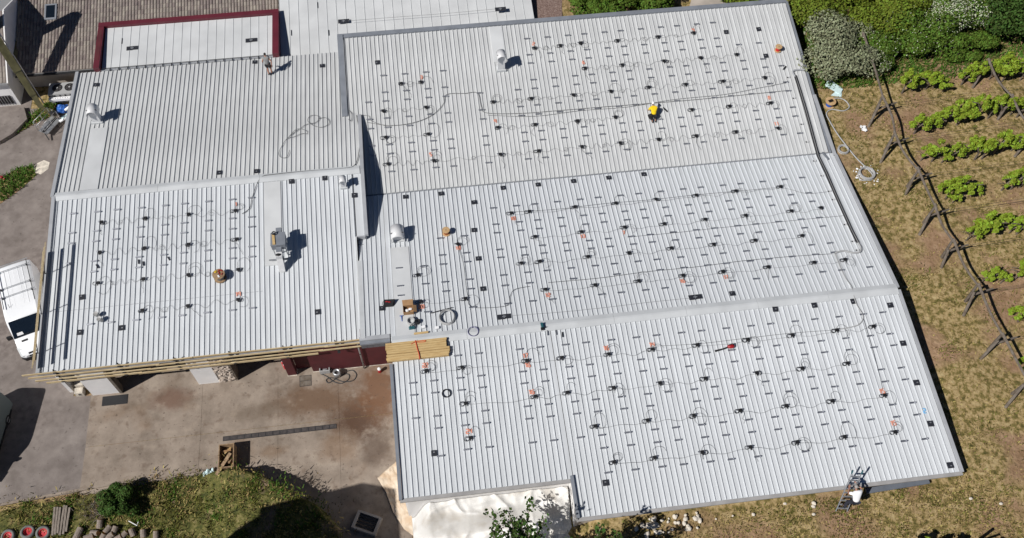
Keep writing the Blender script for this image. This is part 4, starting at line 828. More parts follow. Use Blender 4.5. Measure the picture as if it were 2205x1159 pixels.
run('cable', 'cable bridging from the workshop verge to the large roof', [(-4.91, 13.06, 5.35), (-4.56, 13.18, 5.27), (-4.11, 13.06, 5.25), (-3.96, 12.63, 5.19), (-2.93, 12.07, 5.12)], 0.016, 'cable_grey')
# loose loops on the workshop roof
b = MB()
b.tube(smooth_path([Vector(q) + Vector((0, 0, RIB_H + 0.03)) for q in [(-10.09, 10.18, 5.60), (-10.29, 9.50, 5.66), (-10.70, 9.51, 5.66), (-10.88, 9.95, 5.62), (-10.65, 10.71, 5.55), (-10.35, 11.29, 5.50), (-9.90, 11.81, 5.46), (-9.38, 12.23, 5.42), (-8.86, 12.66, 5.39), (-8.16, 12.77, 5.38), (-7.87, 13.22, 5.34), (-8.15, 13.55, 5.31), (-8.58, 13.51, 5.31), (-8.75, 13.03, 5.35), (-8.33, 12.49, 5.40), (-7.74, 12.23, 5.42), (-7.21, 12.46, 5.40), (-7.14, 12.84, 5.37), (-7.45, 13.22, 5.34), (-7.98, 13.14, 5.34)]], 6), 0.02, 6)
b.tube(smooth_path([Vector(q) + Vector((0, 0, RIB_H + 0.05)) for q in [(-10.24, 11.38, 5.50), (-9.56, 12.25, 5.42), (-8.86, 11.98, 5.44), (-8.79, 11.68, 5.47), (-9.21, 11.73, 5.47), (-9.73, 11.50, 5.48), (-10.31, 11.38, 5.50)]], 6), 0.018, 6)
tag(b.build('loose_cable', 'cable_grey', smooth=True), 'heap of loose grey cable loops in the middle of the workshop north slope', 'cable')
o = MB().torus(Vector((-0.29, -10.70, 5.75)) + Vector((0, 0, 0.06)), 0.26, 0.02, 24, 6, 4, jit=0.015).build('cable_coil', 'black_plastic'); tag(o, 'round black cable coil lying between rails west of the south slope', 'cable coil')
o = MB().torus(Vector((1.87, -6.62, 5.95)) + Vector((0, 0, 0.14)), 0.34, 0.018, 24, 6, 3, jit=0.01).build('cable_coil', 'violet_cable'); tag(o, 'violet cable ring lying on the ridge cap', 'cable coil')
for i, u in enumerate(((2.17, -4.05, 6.11),)): pass
o = MB().torus(Vector((0.26, -5.29, 5.79)) + Vector((0, 0, 0.07)), 0.52, 0.026, 30, 6, 7, jit=0.03).build('conduit_coil', 'conduit'); tag(o, 'big coil of grey conduit on the middle slope by the ridge', 'conduit coil')
o = MB().bar(Vector((-0.79, -4.78, 5.72)) + Vector((0, 0, 0.1)), Vector((0.67, -4.51, 5.69)) + Vector((0, 0, 0.1)), 0.05, 0.05).build('pipe_offcut', 'dark_metal'); tag(o, 'dark pipe offcut lying above the conduit coil', 'pipe')

# black roof pads
PAD = MB().box(-0.19, 0.19, -0.19, 0.19, 0, 0.014).mesh('roof_pad', 'bitumen')
STUD = MB().box(-0.05, 0.05, -0.035, 0.035, 0.014, 0.035).mesh('stud', 'galvanised')
for pl in PATCHES:
    for x, y in PATCHES[pl]:
        r = thing('roof_pad', 'square black bitumen pad with stud, %s from the east verge, %s' % (nth(1 + sorted(PATCHES[pl], reverse=True).index((x, y))), SHORT[pl]), 'roof pad', (x, y, rz(pl, y) + RIB_H + 0.006), 'black pads on the ' + SLOPE_NAME[pl])
        r.rotation_euler = (tilt(pl), 0, random.uniform(-0.06, 0.06))
        part_obj('pad', PAD, r); part_obj('stud', STUD, r, (random.uniform(-0.06, 0.06), random.uniform(-0.05, 0.08), 0))
def double_pad(c, ang, label):
    r = thing('double_pad', label, 'roof pad', c); r.rotation_euler = (ang, 0, 0.0)
    part_obj('pad', MB().box(-0.46, 0.0, -0.2, 0.2, 0, 0.016).mesh('pad', 'bitumen'), r); part_obj('pad', MB().box(0.0, 0.46, -0.17, 0.2, 0, 0.02).mesh('pad', 'bitumen'), r)
    part_obj('anchor', MB().box(-0.15, 0.12, -0.03, 0.03, 0.02, 0.06).box(-0.05, 0.02, -0.12, 0.12, 0.02, 0.04).mesh('anchor', 'galvanised'), r)
double_pad(Vector((-22.72, 22.65, 4.85)), 0.05, 'double black anchor pad west on the maroon-framed roof')
double_pad(Vector((-13.25, 22.48, 4.85)), 0.05, 'double black anchor pad near the east parapet of the maroon-framed roof')
double_pad(Vector((-5.74, 23.90, 4.75)), 0.11, 'double black anchor pad on the rear annex beside the sealing strips')
double_pad(Vector((7.31, 23.66, 4.95)), 0.11, 'double black anchor pad at the far end of the rear annex')
double_pad(Vector((4.06, -5.66, 5.83)) + Vector((0, 0, 0.06)), tilt('M'), 'double black anchor pad on the middle slope near the conduit coil')
double_pad(Vector((17.12, -5.69, 5.84)) + Vector((0, 0, 0.06)), tilt('M'), 'double black anchor pad on the middle slope above the ridge')

# sprayed numbers
SEG = {'0': [(0, 0, 1, 0), (1, 0, 1, 2), (1, 2, 0, 2), (0, 2, 0, 0)], '1': [(0.3, 1.6, 0.7, 2), (0.7, 2, 0.7, 0)], '2': [(0, 2, 1, 2), (1, 2, 1, 1), (1, 1, 0, 1), (0, 1, 0, 0), (0, 0, 1, 0)],
       '3': [(0, 2, 1, 2), (1, 2, 1, 0), (1, 0, 0, 0), (0.2, 1, 1, 1)], '4': [(0, 2, 0, 1), (0, 1, 1, 1), (1, 2, 1, 0)], '5': [(1, 2, 0, 2), (0, 2, 0, 1.1), (0, 1.1, 1, 1), (1, 1, 1, 0), (1, 0, 0, 0)],
       '6': [(1, 2, 0, 1.6), (0, 1.6, 0, 0), (0, 0, 1, 0), (1, 0, 1, 1), (1, 1, 0, 1)], '7': [(0, 2, 1, 2), (1, 2, 0.3, 0)], '8': [(0, 0, 1, 0), (1, 0, 1, 2), (1, 2, 0, 2), (0, 2, 0, 0), (0, 1, 1, 1)], '9': [(1, 1, 0, 1), (0, 1, 0, 2), (0, 2, 1, 2), (1, 2, 1, 0)]}
def number(pl, x, y, txt, m='orange_paint', s=0.145):
    b = MB(); w = len(txt) * s * 1.35 - s * 0.35
    for i, chh in enumerate(txt):
        for (a, c2, d, e) in SEG[chh]:
            ox = x - w / 2 + i * s * 1.35
            P = [(ox + a * s, y + (c2 - 1) * s), (ox + d * s, y + (e - 1) * s)]
            b.bar(*[(px, py, rz(pl, py) + RIB_H + 0.01) for px, py in P], 0.068, 0.008)
    o = b.build('painted_number', m)
    return tag(o, 'orange sprayed number %s on the %s' % (txt, SLOPE_NAME[pl]), 'marking', 'orange sprayed numbers')
for pl, x, y, txt in MARKS: number(pl, x, y, txt)
o = number('S', *Vector((30.00, -15.39, 5.49)).xy, '2', 'blue_paint'); o['label'] = 'blue painted figure 2 near the east verge of the south slope'; 

# ================================================================ vents and plant on the roofs
def vent(c, h, s, label, dirn=-1):
    r = thing('roof_vent', label, 'vent', c, 'hooded roof vents'); x, y, z = c
    MB().prism([(x - 0.42 * s, y - 0.34 * s), (x + 0.42 * s, y - 0.34 * s), (x + 0.42 * s, y + 0.34 * s), (x - 0.42 * s, y + 0.34 * s)], z - 0.1, z + 0.12).build('flashing', 'cap_sheet', r)
    MB().hexa([(x - 0.30 * s, y - 0.24 * s, z), (x + 0.30 * s, y - 0.24 * s, z), (x + 0.30 * s, y + 0.24 * s, z), (x - 0.30 * s, y + 0.24 * s, z)], [(x - 0.30 * s, y - 0.24 * s, z + h), (x + 0.30 * s, y - 0.24 * s, z + h), (x + 0.30 * s, y + 0.24 * s, z + h), (x - 0.30 * s, y + 0.24 * s, z + h)]).build('duct', 'vent_paint', r)
    b = MB(); n = 14; rad = 0.40 * s; y0, y1 = y - 0.5 * s, y + 0.42 * s; zc = z + h - 0.02
    for ring_r in (rad, rad - 0.025):
        for yy in (y0, y1):
            b.v += [(x - rr_ * math.cos(math.pi * k / n), yy, zc + rr_ * math.sin(math.pi * k / n)) for rr_ in (ring_r,) for k in range(n + 1)]
    m_ = n + 1
    for k in range(n):
        b.f += [(k, k + 1, m_ + k + 1, m_ + k), (2 * m_ + k, 3 * m_ + k, 3 * m_ + k + 1, 2 * m_ + k + 1), (k, 2 * m_ + k, 2 * m_ + k + 1, k + 1), (m_ + k, m_ + k + 1, 3 * m_ + k + 1, 3 * m_ + k)]
    b.f += [(0, m_, 3 * m_, 2 * m_), (n, 2 * m_ + n, 3 * m_ + n, m_ + n)]
    b.build('hood', 'vent_paint', r, True)
    for sx in (-1, 1): MB().box(x + sx * (rad - 0.0125) - 0.012, x + sx * (rad - 0.0125) + 0.012, y0, y1, zc - 0.28 * s, zc).build('hood_skirt', 'vent_paint', r)
    MB().box(x - rad + 0.03, x + rad - 0.03, y - 0.16 * s, y - 0.13 * s, zc - 0.1, zc + rad * 0.75).build('hood_shade', 'dark_inside', r)  # dark plate standing in for the shade inside the open hood
    return r
vent(Vector((-24.60, 15.01, 5.18)) + Vector((0, 0, 0.05)), 1.15, 1.0, 'hooded white vent on the workshop north slope near its west verge')
vent(Vector((6.48, 16.37, 5.70)) + Vector((0, 0, 0.05)), 1.45, 0.9, 'tall hooded white vent on the north slope of the large roof')
vent(Vector((-2.64, 2.04, 4.86)) + Vector((0, 0, 0.05)), 0.62, 1.18, 'squat hooded white vent on the middle slope beside the workshop')
vent(Vector((-6.20, 6.35, 5.68)) + Vector((0, 0, 0.05)), 0.85, 0.62, 'small hooded white vent just below the workshop ridge')

fx, fy, fz = (-10.76, 1.73, 6.75)
r = thing('extractor_unit', 'grey extractor fan box with white ducts standing on the workshop roof', 'fan unit', (fx, fy, rz('LL', fy)))
zr = rz('LL', fy)
MB().box(fx - 0.48, fx + 0.48, fy - 0.52, fy + 0.5, zr + 0.95, zr + 1.5).build('fan_box', 'trim_grey', r)
MB().box(fx - 0.5, fx + 0.5, fy - 0.54, fy + 0.52, zr + 1.5, zr + 1.53).build('lid', 'trim_grey', r)
MB().box(fx - 0.16, fx + 0.2, fy + 0.5, fy + 0.98, zr + 0.95, zr + 1.42).build('outlet_duct', 'trim_grey', r)
MB().box(fx - 0.16, fx + 0.2, fy - 0.92, fy - 0.54, zr + 0.8, zr + 1.3).build('inlet_duct', 'trim_grey', r)
for sx in (-1, 1):
    for sy in (-1, 1): MB().box(fx + sx * 0.42 - 0.03, fx + sx * 0.42 + 0.03, fy + sy * 0.44 - 0.03, fy + sy * 0.44 + 0.03, zr, zr + 0.95).build('leg', 'galvanised', r)
MB().box(fx - 0.2, fx + 0.22, fy - 1.3, fy - 0.92, zr + 0.55, zr + 1.25).build('elbow', 'vent_paint', r)
MB().hexa([(fx - 0.2, fy - 1.75, zr - 0.05), (fx + 0.22, fy - 1.75, zr - 0.05), (fx + 0.22, fy - 1.3, zr - 0.05), (fx - 0.2, fy - 1.3, zr - 0.05)], [(fx - 0.2, fy - 1.3, zr + 0.9), (fx + 0.22, fy - 1.3, zr + 0.9), (fx + 0.22, fy - 0.95, zr + 0.9), (fx - 0.2, fy - 0.95, zr + 0.9)]).build('duct', 'vent_paint', r)
MB().bar((fx - 0.85, fy - 0.85, zr + 0.2), (fx + 0.5, fy - 0.85, zr + 0.2), 0.08, 0.08).build('support_rail', 'galvanised', r)
MB().ball((fx - 0.02, fy - 1.15, zr + 1.27), (0.2, 0.12, 0.06), 8, 5).build('rag', 'black_plastic', r)
o = MB().obox((fx - 0.28, fy - 0.06, zr + 1.56), (0.18, 0.85, 0.06), Matrix.Rotation(0.08, 3, 'Z')).build('plank', 'wood_new'); tag(o, 'short yellow plank lying on the grey extractor box', 'plank')
o = MB().torus((fx - 0.25, fy + 0.4, zr + 1.64), 0.12, 0.03, 16, 6, 2, jit=0.01).build('tape_coil', 'black_plastic'); tag(o, 'black coil lying on the corner of the extractor box', 'cable coil')

# cable reels
def reel(c, r, h, label, wire='copper', tiltx=0.0, wood='wood_reel'):
    t = thing('cable_reel', label, 'cable reel', c); t.rotation_euler = (tiltx, 0, 0)
    for z in (0, h - 0.04): part_obj('flange', MB().lathe([(r, 0), (r, 0.04)], 28).mesh('flange', wood), t, (0, 0, z))
    part_obj('core', MB().lathe([(r * 0.5, 0.04), (r * 0.5, h - 0.04)], 20).mesh('core', wood), t)
    part_obj('wound_cable', MB().lathe([(r * 0.62, 0.041), (r * 0.66, h * 0.5), (r * 0.62, h - 0.041)], 20).mesh('wound_cable', wire), t)
    part_obj('hub_hole', MB().lathe([(r * 0.13, 0), (r * 0.13, 0.012)], 12).mesh('hub_hole', 'dark_inside'), t, (0, 0, h - 0.002))
    return t
c = Vector((-14.99, 0.02, 5.05)) + Vector((0, 0, 0.06)); reel(c, 0.42, 0.55, 'large brown wooden cable reel with tools on top on the workshop roof', 'cable_grey', 0.0, 'wood_spool')
o = MB().torus(c + Vector((-0.2, 0.18, 0.57)), 0.06, 0.022, 14, 6, 2).build('tape_roll', 'tape_yellow'); tag(o, 'yellow tape roll lying on the large brown reel', 'tape')
o = MB().obox(c + Vector((0.02, -0.2, 0.575)), (0.1, 0.2, 0.05), Matrix.Rotation(0.5, 3, 'Z')).build('tool', 'white_plastic'); tag(o, 'white hand tool lying on the large brown reel', 'tool')
b = MB(); 
for i in range(6): b.obox(c + Vector((random.uniform(0, 0.25), random.uniform(-0.05, 0.3), 0.575)), (0.05, random.uniform(0.1, 0.2), 0.05), Matrix.Rotation(random.uniform(0, 3), 3, 'Z'))
tag(b.build('tool', 'red_plastic'), 'dark red clamp tool lying on the large brown reel', 'tool')
reel(Vector((0.81, 1.99, 4.87)) + Vector((0, 0, 0.06)), 0.27, 0.48, 'small pale wooden cable reel on the middle slope', 'copper')
reel(Vector((28.83, 15.89, 5.63)) + Vector((0, 0, 0.06)), 0.27, 0.46, 'wooden reel wound with red wire on the north slope', 'red_wire')
t = reel(Vector((32.11, 11.06, 4.20)), 0.42, 0.5, 'wooden reel wound with blue wire on the soil by the east wall', 'blue_wire')
MB().obox(Vector((32.11, 11.06, 4.20)) + Vector((0.02, 0.02, 0.51)), (0.4, 0.26, 0.02), Matrix.Rotation(0.3, 3, 'Z')).build('printed_label', 'hair_dark', t)

# buckets
def bucket(c, lean, label):
    t = thing('bucket', label, 'bucket', c); t.rotation_euler = lean
    b = MB(); n = 18; prof = [(0.12, 0.0), (0.17, 0.36), (0.18, 0.36), (0.18, 0.34), (0.155, 0.34), (0.11, 0.02)]
    b.lathe(prof, n); b.f.pop(); b.f.append(tuple(5 * n + k for k in range(n)))
    part_obj('shell', b.mesh('shell', 'conduit', True), t)
    part_obj('handle', MB().tube([(0.17 * math.cos(a), -0.1 - 0.1 * math.sin(a), 0.33 - 0.12 * math.sin(a)) for a in [math.pi * i / 10 for i in range(11)]], 0.008, 5).mesh('handle', 'galvanised'), t)
bucket(Vector((-23.08, -1.89, 4.86)) + Vector((0, 0, 0.08)), (0.0, -0.25, 0.3), 'grey plastic bucket leaning on the workshop roof, the upper of the pair')
bucket(Vector((-22.81, -2.29, 4.82)) + Vector((0, 0, 0.08)), (0.1, -0.3, -0.4), 'grey plastic bucket leaning on the workshop roof, the lower of the pair')
for px_, lab in ((Vector((-23.39, 1.83, 5.23)), 'west'), (Vector((-20.59, 1.88, 5.23)), 'west of centre'), (Vector((-20.27, 1.70, 5.21)), 'centre'), (Vector((-18.54, 1.90, 5.23)), 'east')):
    o = MB().obox(px_ + Vector((0, 0, 0.08)), (0.09, 0.34, 0.05), Matrix.Rotation(random.choice((0.1, 0.5, 0.5)), 3, 'Z')).build('spare_clamp', 'bitumen'); tag(o, 'loose dark clamp piece between rails on the workshop south slope', 'clamp', 'loose clamps on the workshop roof')

# timber stack with strap
c = Vector((-1.87, -7.55, 0)); t = thing('timber_stack', 'stack of new yellow boards tied with a red strap across the ridge', 'timber stack', (-1.87, -7.55, rz('S', -7.55)))
ys_ = [-6.98, -7.14, -7.30, -7.46, -7.62, -7.80, -7.96, -8.10]
for layer in range(2):
    for i, y in enumerate(ys_):
        x0 = -3.92 + random.uniform(-0.03, 0.1); x1 = (0.06 if i < 4 else 0.22 if i < 6 else 0.14) + random.uniform(-0.04, 0.04)
        z = rz('S', y) + RIB_H + 0.02 + layer * 0.11 + random.uniform(0, 0.012)
        MB().box(x0, x1, y - 0.072, y + 0.072, z, z + 0.1).build('plank', 'wood_new', t)
z = rz('S', -7.5) + RIB_H + 0.27
MB().tube(smooth_path([(-1.95, -6.88, z - 0.1), (-1.95, -6.95, z), (-1.9, -7.3, z), (-1.86, -7.6, z), (-1.80, -7.9, z), (-1.78, -8.2, z - 0.03), (-1.78, -8.22, z - 0.15)], 5), 0.035, 6).build('strap', 'red_strap', t)
MB().tube(smooth_path([(-2.25, -7.15, z), (-2.0, -7.02, z + 0.02), (-1.6, -6.98, z + 0.01), (-1.3, -7.0, z + 0.02), (-1.4, -7.08, z), (-1.85, -7.06, z + 0.02)], 5), 0.022, 6).build('knot', 'red_strap', t)
o = MB().obox(Vector((-1.55, -6.30, 5.91)) + Vector((0, 0, 0.14)), (0.95, 0.14, 0.04), Matrix.Rotation(0.02, 3, 'Z')).build('plank', 'wood_new'); tag(o, 'short offcut board lying on the ridge cap', 'plank')

# work things near the ridge
c = Vector((-2.27, -4.45, 5.68)) + Vector((0, 0, 0.07)); t = thing('cardboard_box', 'open brown cardboard box with parts inside near the ridge', 'box', c)
for (a, b2, e, f) in ((-0.34, 0.34, -0.27, -0.25), (-0.34, 0.34, 0.25, 0.27), (-0.34, -0.32, -0.25, 0.25), (0.32, 0.34, -0.25, 0.25)): part_obj('side', MB().box(a, b2, e, f, 0, 0.42).mesh('side', 'cardboard'), t)
part_obj('base', MB().box(-0.33, 0.33, -0.26, 0.26, 0, 0.1).mesh('base', 'cardboard'), t)
part_obj('flap', MB().hexa([(-0.34, 0.26, 0.40), (0.34, 0.26, 0.40), (0.34, 0.27, 0.42), (-0.34, 0.27, 0.42)], [(-0.36, 0.62, 0.5), (0.36, 0.62, 0.5), (0.36, 0.63, 0.52), (-0.36, 0.63, 0.52)]).mesh('flap', 'cardboard'), t)
part_obj('flap', MB().hexa([(0.34, -0.26, 0.42), (0.56, -0.26, 0.30), (0.56, 0.26, 0.30), (0.34, 0.26, 0.42)], [(0.34, -0.26, 0.43), (0.56, -0.26, 0.31), (0.56, 0.26, 0.31), (0.34, 0.26, 0.43)]).mesh('flap', 'cardboard'), t)
part_obj('contents', MB().ball((-0.1, -0.02, 0.2), (0.16, 0.12, 0.08), 8, 5).ball((0.14, 0.06, 0.22), (0.14, 0.1, 0.06), 8, 5).mesh('contents', 'white_plastic'), t)
c = Vector((-3.51, -3.68, 5.58)) + Vector((0, 0, 0.07)); t = thing('tool_bag', 'black open tool bag on the middle slope', 'bag', c)
part_obj('body', MB().hexa([(-0.36, -0.2, 0), (0.3, -0.22, 0), (0.34, 0.18, 0), (-0.38, 0.2, 0)], [(-0.4, -0.14, 0.26), (0.22, -0.16, 0.24), (0.4, 0.2, 0.28), (-0.36, 0.22, 0.3)]).mesh('body', 'cloth_dark'), t)
part_obj('tools', MB().ball((-0.15, 0.05, 0.3), (0.12, 0.05, 0.05), 7, 5).ball((0.02, 0.0, 0.29), (0.1, 0.05, 0.05), 7, 5).mesh('tools', 'red_plastic'), t)
part_obj('strap', MB().tube([(-0.38, -0.15, 0.1), (-0.48, -0.05, 0.15), (-0.4, 0.1, 0.28)], 0.02, 5).mesh('strap', 'cloth_dark'), t)
o = MB().torus(Vector((-2.13, -5.30, 5.79)) + Vector((0, 0, 0.08)), 0.24, 0.035, 20, 6, 5, jit=0.04).build('cable_coil', 'conduit'); tag(o, 'grey wire coil lying below the cardboard box', 'cable coil')
o = MB().torus(Vector((-1.71, -5.39, 5.80)) + Vector((0, 0, 0.08)), 0.14, 0.04, 16, 6, 3, jit=0.04).build('cable_coil', 'cloth_dark'); tag(o, 'small black coil beside the grey wire coil', 'cable coil')
c = Vector((-2.10, -5.82, 5.85)) + Vector((0, 0, 0.08)); t = thing('cordless_saw', 'dark cordless power tool lying by the ridge cap', 'power tool', c)
part_obj('body', MB().hexa([(-0.22, -0.12, 0), (0.2, -0.1, 0), (0.22, 0.1, 0), (-0.24, 0.12, 0)], [(-0.16, -0.1, 0.14), (0.14, -0.08, 0.12), (0.16, 0.08, 0.12), (-0.16, 0.09, 0.15)]).mesh('body', 'teal_plastic'), t)
part_obj('handle', MB().tube([(-0.15, 0.1, 0.12), (0.0, 0.16, 0.2), (0.15, 0.09, 0.1)], 0.03, 6).mesh('handle', 'black_plastic'), t)
for (x_, y_, lab, m_) in ((912, 706, 'small white carton beside the black cable by the ridge cap', 'white_plastic'), (951, 709, 'small white packet lying south of the conduit coil', 'white_plastic')):
    q = Vector((-1.37, -5.84, 5.85)) if x_ == 912 else Vector((-0.48, -6.02, 5.88))
    o = MB().obox(q + Vector((0, 0, 0.12)), (0.26, 0.18, 0.1), Matrix.Rotation(0.2, 3, 'Z')).build('carton', m_); tag(o, lab, 'carton')
c = Vector((-2.76, -4.91, 5.74)) + Vector((0, 0, 0.07)); t = thing('caulking_gun', 'blue caulking gun lying beside the cardboard box', 'tool', c)
part_obj('barrel', MB().cyl((0, 0.15, 0.03), (0.02, -0.25, 0.03), 0.035, 0.03, 8).cyl((0.02, -0.25, 0.03), (0.03, -0.42, 0.03), 0.02, 0.006, 6).mesh('barrel', 'blue_plastic'), t)
part_obj('trigger', MB().box(-0.12, 0.12, 0.12, 0.17, 0.01, 0.04).mesh('trigger', 'blue_plastic'), t)
c = Vector((6.43, -6.81, 5.96)) + Vector((0, 0, 0.08)); t = thing('cordless_drill', 'teal and black cordless drill standing by the ridge on the south slope', 'drill', c)
part_obj('body', MB().obox((0, 0.05, 0.2), (0.14, 0.34, 0.13), Matrix.Rotation(0.05, 3, 'Z')).mesh('body', 'teal_plastic'), t)
part_obj('grip', MB().box(-0.05, 0.05, -0.16, -0.04, 0.0, 0.2).mesh('grip', 'black_plastic'), t)
part_obj('battery', MB().box(-0.1, 0.12, -0.24, -0.05, 0.0, 0.1).mesh('battery', 'black_plastic'), t)
part_obj('chuck', MB().cyl((0.1, -0.12, 0.12), (0.32, -0.06, 0.12), 0.035, 0.015, 8).mesh('chuck', 'dark_metal'), t)
for u, lab in (((6.74, -7.25, 5.93), 'next to the drill'), ((7.30, -7.28, 5.93), 'second from the drill'), ((7.70, -7.49, 5.92), 'third from the drill')):
    o = MB().obox(Vector(u) + Vector((0, 0, 0.08)), (0.07, 0.36, 0.05), Matrix.Rotation(-0.08, 3, 'Z')).build('spare_rail', 'galvanised' if 'third' not in lab else 'black_plastic'); tag(o, 'loose rail piece lying along the ribs, ' + lab, 'rail')
c = Vector((18.55, -9.64, 5.80)) + Vector((0, 0, 0.08)); t = thing('leaf_blower', 'red cordless blower with black tube on the south slope', 'blower', c)
part_obj('body', MB().ball((0.05, 0, 0.12), (0.26, 0.16, 0.13), 12, 8).mesh('body', 'red_plastic', True), t)
part_obj('handle', MB().tube([(-0.1, 0.05, 0.2), (0.1, 0.1, 0.32), (0.25, 0.05, 0.2)], 0.03, 6).mesh('handle', 'black_plastic'), t)
part_obj('tube', MB().tube([(-0.15, -0.02, 0.1), (-0.5, -0.1, 0.06), (-1.05, -0.18, 0.04)], [0.05, 0.05, 0.07], 8).mesh('tube', 'black_plastic'), t)
o = MB().obox(Vector((18.73, 11.34, 5.02)) + Vector((0, 0, 0.09)), (0.07, 0.5, 0.07), Matrix.Rotation(0.5, 3, 'Z')).build('hand_tool', 'black_plastic'); tag(o, 'black hand tool lying beside the kneeling worker', 'tool')
o = MB().obox(Vector((29.00, 14.19, 5.40)) + Vector((0, 0, 0.09)), (0.1, 0.42, 0.08), Matrix.Rotation(-0.8, 3, 'Z')).build('hand_tool', 'black_plastic'); tag(o, 'black hand tool lying by the conduit elbow', 'tool')

# cable tray along the east side with conduit ends
t = thing('cable_tray', 'long dark cable tray following the east side over the valley', 'cable tray', Vector((29.67, 12.72, 5.20)))
ct = [(29.64, 13.38, 5.29), (29.69, 11.86, 5.09), (29.71, 10.15, 4.86), (29.70, 8.47, 4.63), (29.68, 6.91, 4.42), (29.63, 5.96, 4.37), (29.67, 4.25, 4.59), (29.63, 2.13, 4.85), (29.63, 0.31, 5.08), (29.63, -1.45, 5.30), (29.68, -2.54, 5.44)]
for a, b2 in zip(ct[:-1], ct[1:]):
    a, b2 = Vector(a) + Vector((0, 0, 0.15)), Vector(b2) + Vector((0, 0, 0.15))
    MB().bar(a.lerp(b2, 0.004), a.lerp(b2, 0.996), 0.2, 0.06).build('tray_length', 'dark_metal', t)
MB().tube([Vector(q) + Vector((0, 0, 0.2)) for q in ct], 0.04, 6).build('conduit', 'cable_grey', t, True)
MB().tube(smooth_path([Vector(q) + Vector((0, 0, 0.16)) for q in [(29.68, -2.54, 5.44), (29.72, -3.01, 5.50), (29.52, -3.36, 5.54), (29.00, -3.38, 5.55), (28.41, -3.14, 5.52), (27.77, -3.23, 5.53)]], 6), 0.06, 8).build('conduit_bend', 'conduit', t, True)
MB().tube(smooth_path([Vector(q) + Vector((0, 0, 0.14)) for q in [(29.61, 13.25, 5.28), (29.53, 13.70, 5.34), (29.72, 13.85, 5.36), (30.18, 13.85, 5.36), (30.58, 13.77, 5.35)]], 6), 0.07, 8).build('conduit_bend', 'trim_light', t, True)
for bk_, q in enumerate(((29.09, 13.30, 5.28), (29.07, 11.36, 5.02), (29.12, 8.99, 4.70), (29.14, 7.41, 4.49), (29.22, 5.61, 4.42), (29.28, 4.06, 4.61), (29.33, 2.49, 4.81), (29.32, 1.66, 4.91), (29.39, -0.77, 5.22), (29.41, -2.33, 5.41), (29.43, -3.14, 5.52))):
    c = Vector(q) + Vector((0, 0, 0.06)); r = thing('tray_bracket', 'small bright metal bracket beside the dark cable tray, %s from its north end' % nth(bk_ + 1), 'bracket', c, 'brackets beside the cable tray')
    part_obj('foot', MB().box(-0.1, 0.0, -0.05, 0.05, 0, 0.02).mesh('foot', 'black_plastic'), r); part_obj('angle', MB().box(0.0, 0.1, -0.06, 0.06, 0, 0.09).mesh('angle', 'vent_paint'), r)
o = MB().bar(Vector((30.11, 6.39, 4.32)) + Vector((0, 0, 0.1)), Vector((30.32, 5.62, 4.41)) + Vector((0, 0, 0.1)), 0.12, 0.1).build('flashing_end', 'trim_grey', wh)
o = MB().bar(Vector((30.75, 11.5, 5.12)), Vector((30.98, 6.0, 4.45)), 0.26, 0.08).build('flashing_end', 'trim_light', wh)

# ================================================================ scaffold guard rails
gr = thing('guard_rail', 'pale timber guard rail on dark brackets along the south eave of the workshop', 'guard rail', (-16, -5.75, 3.4))
ROWS = [(3.42, -26.6), (3.85, -27.15), (4.36, -27.4), (4.84, -27.6)]
for k, (z, x0) in enumerate(ROWS):
    cuts = [x0, -20.6 + k * 0.7, -14.5 - k * 0.8, -8.9 + k * 0.4, -5.75]
    for i, (a, b2) in enumerate(zip(cuts[:-1], cuts[1:])):
        za = z + random.uniform(-0.03, 0.03) + 0.05 * i; zb = za + 0.05 + random.uniform(-0.03, 0.03); yy = -5.78 - 0.02 * (i % 2)
        if k == 0 and i == 3: continue
        MB().bar((a, yy, za), (b2 + 0.25, yy, zb), 0.05, 0.15 if k else 0.2).build('board', 'wood_pole', gr)
for x in (-25.57, -21.48, -17.87, -14.29, -10.76, -7.32):
    p_ = MB().bar((x, -5.72, 3.3), (x, -5.70, 5.1), 0.07, 0.07, (0, 1, 0)).build('post', 'dark_metal', gr)
    for z in (3.5, 3.9, 4.4, 4.9): MB().box(x - 0.04, x + 0.14, -5.88, -5.68, z - 0.03, z + 0.03).build('hook', 'dark_metal', p_)
gw = thing('guard_rail', 'timber guard rail along the west verge of the workshop above the van', 'guard rail', (-26.8, -1, 4.6))
for h, dx in ((0.52, -0.10), (1.0, 0.16), (1.56, 0.47)):
    for a, b2 in ((3.1, -1.2), (-1.18, -5.4)):
        MB().bar((-26.85 + dx, a, rz('LL', a) + h), (-26.85 + dx, b2, rz('LL', b2) + h), 0.05, 0.2, (0.5, 0, 1)).build('board', 'wood_pole', gw)
for y in (1.6, -1.4, -4.2): MB().bar((-27.02, y, rz('LL', y) - 0.4), (-26.34, y + 0.02, rz('LL', y) + 1.65), 0.05, 0.05, (0, 1, 0)).build('post', 'dark_metal', gw)
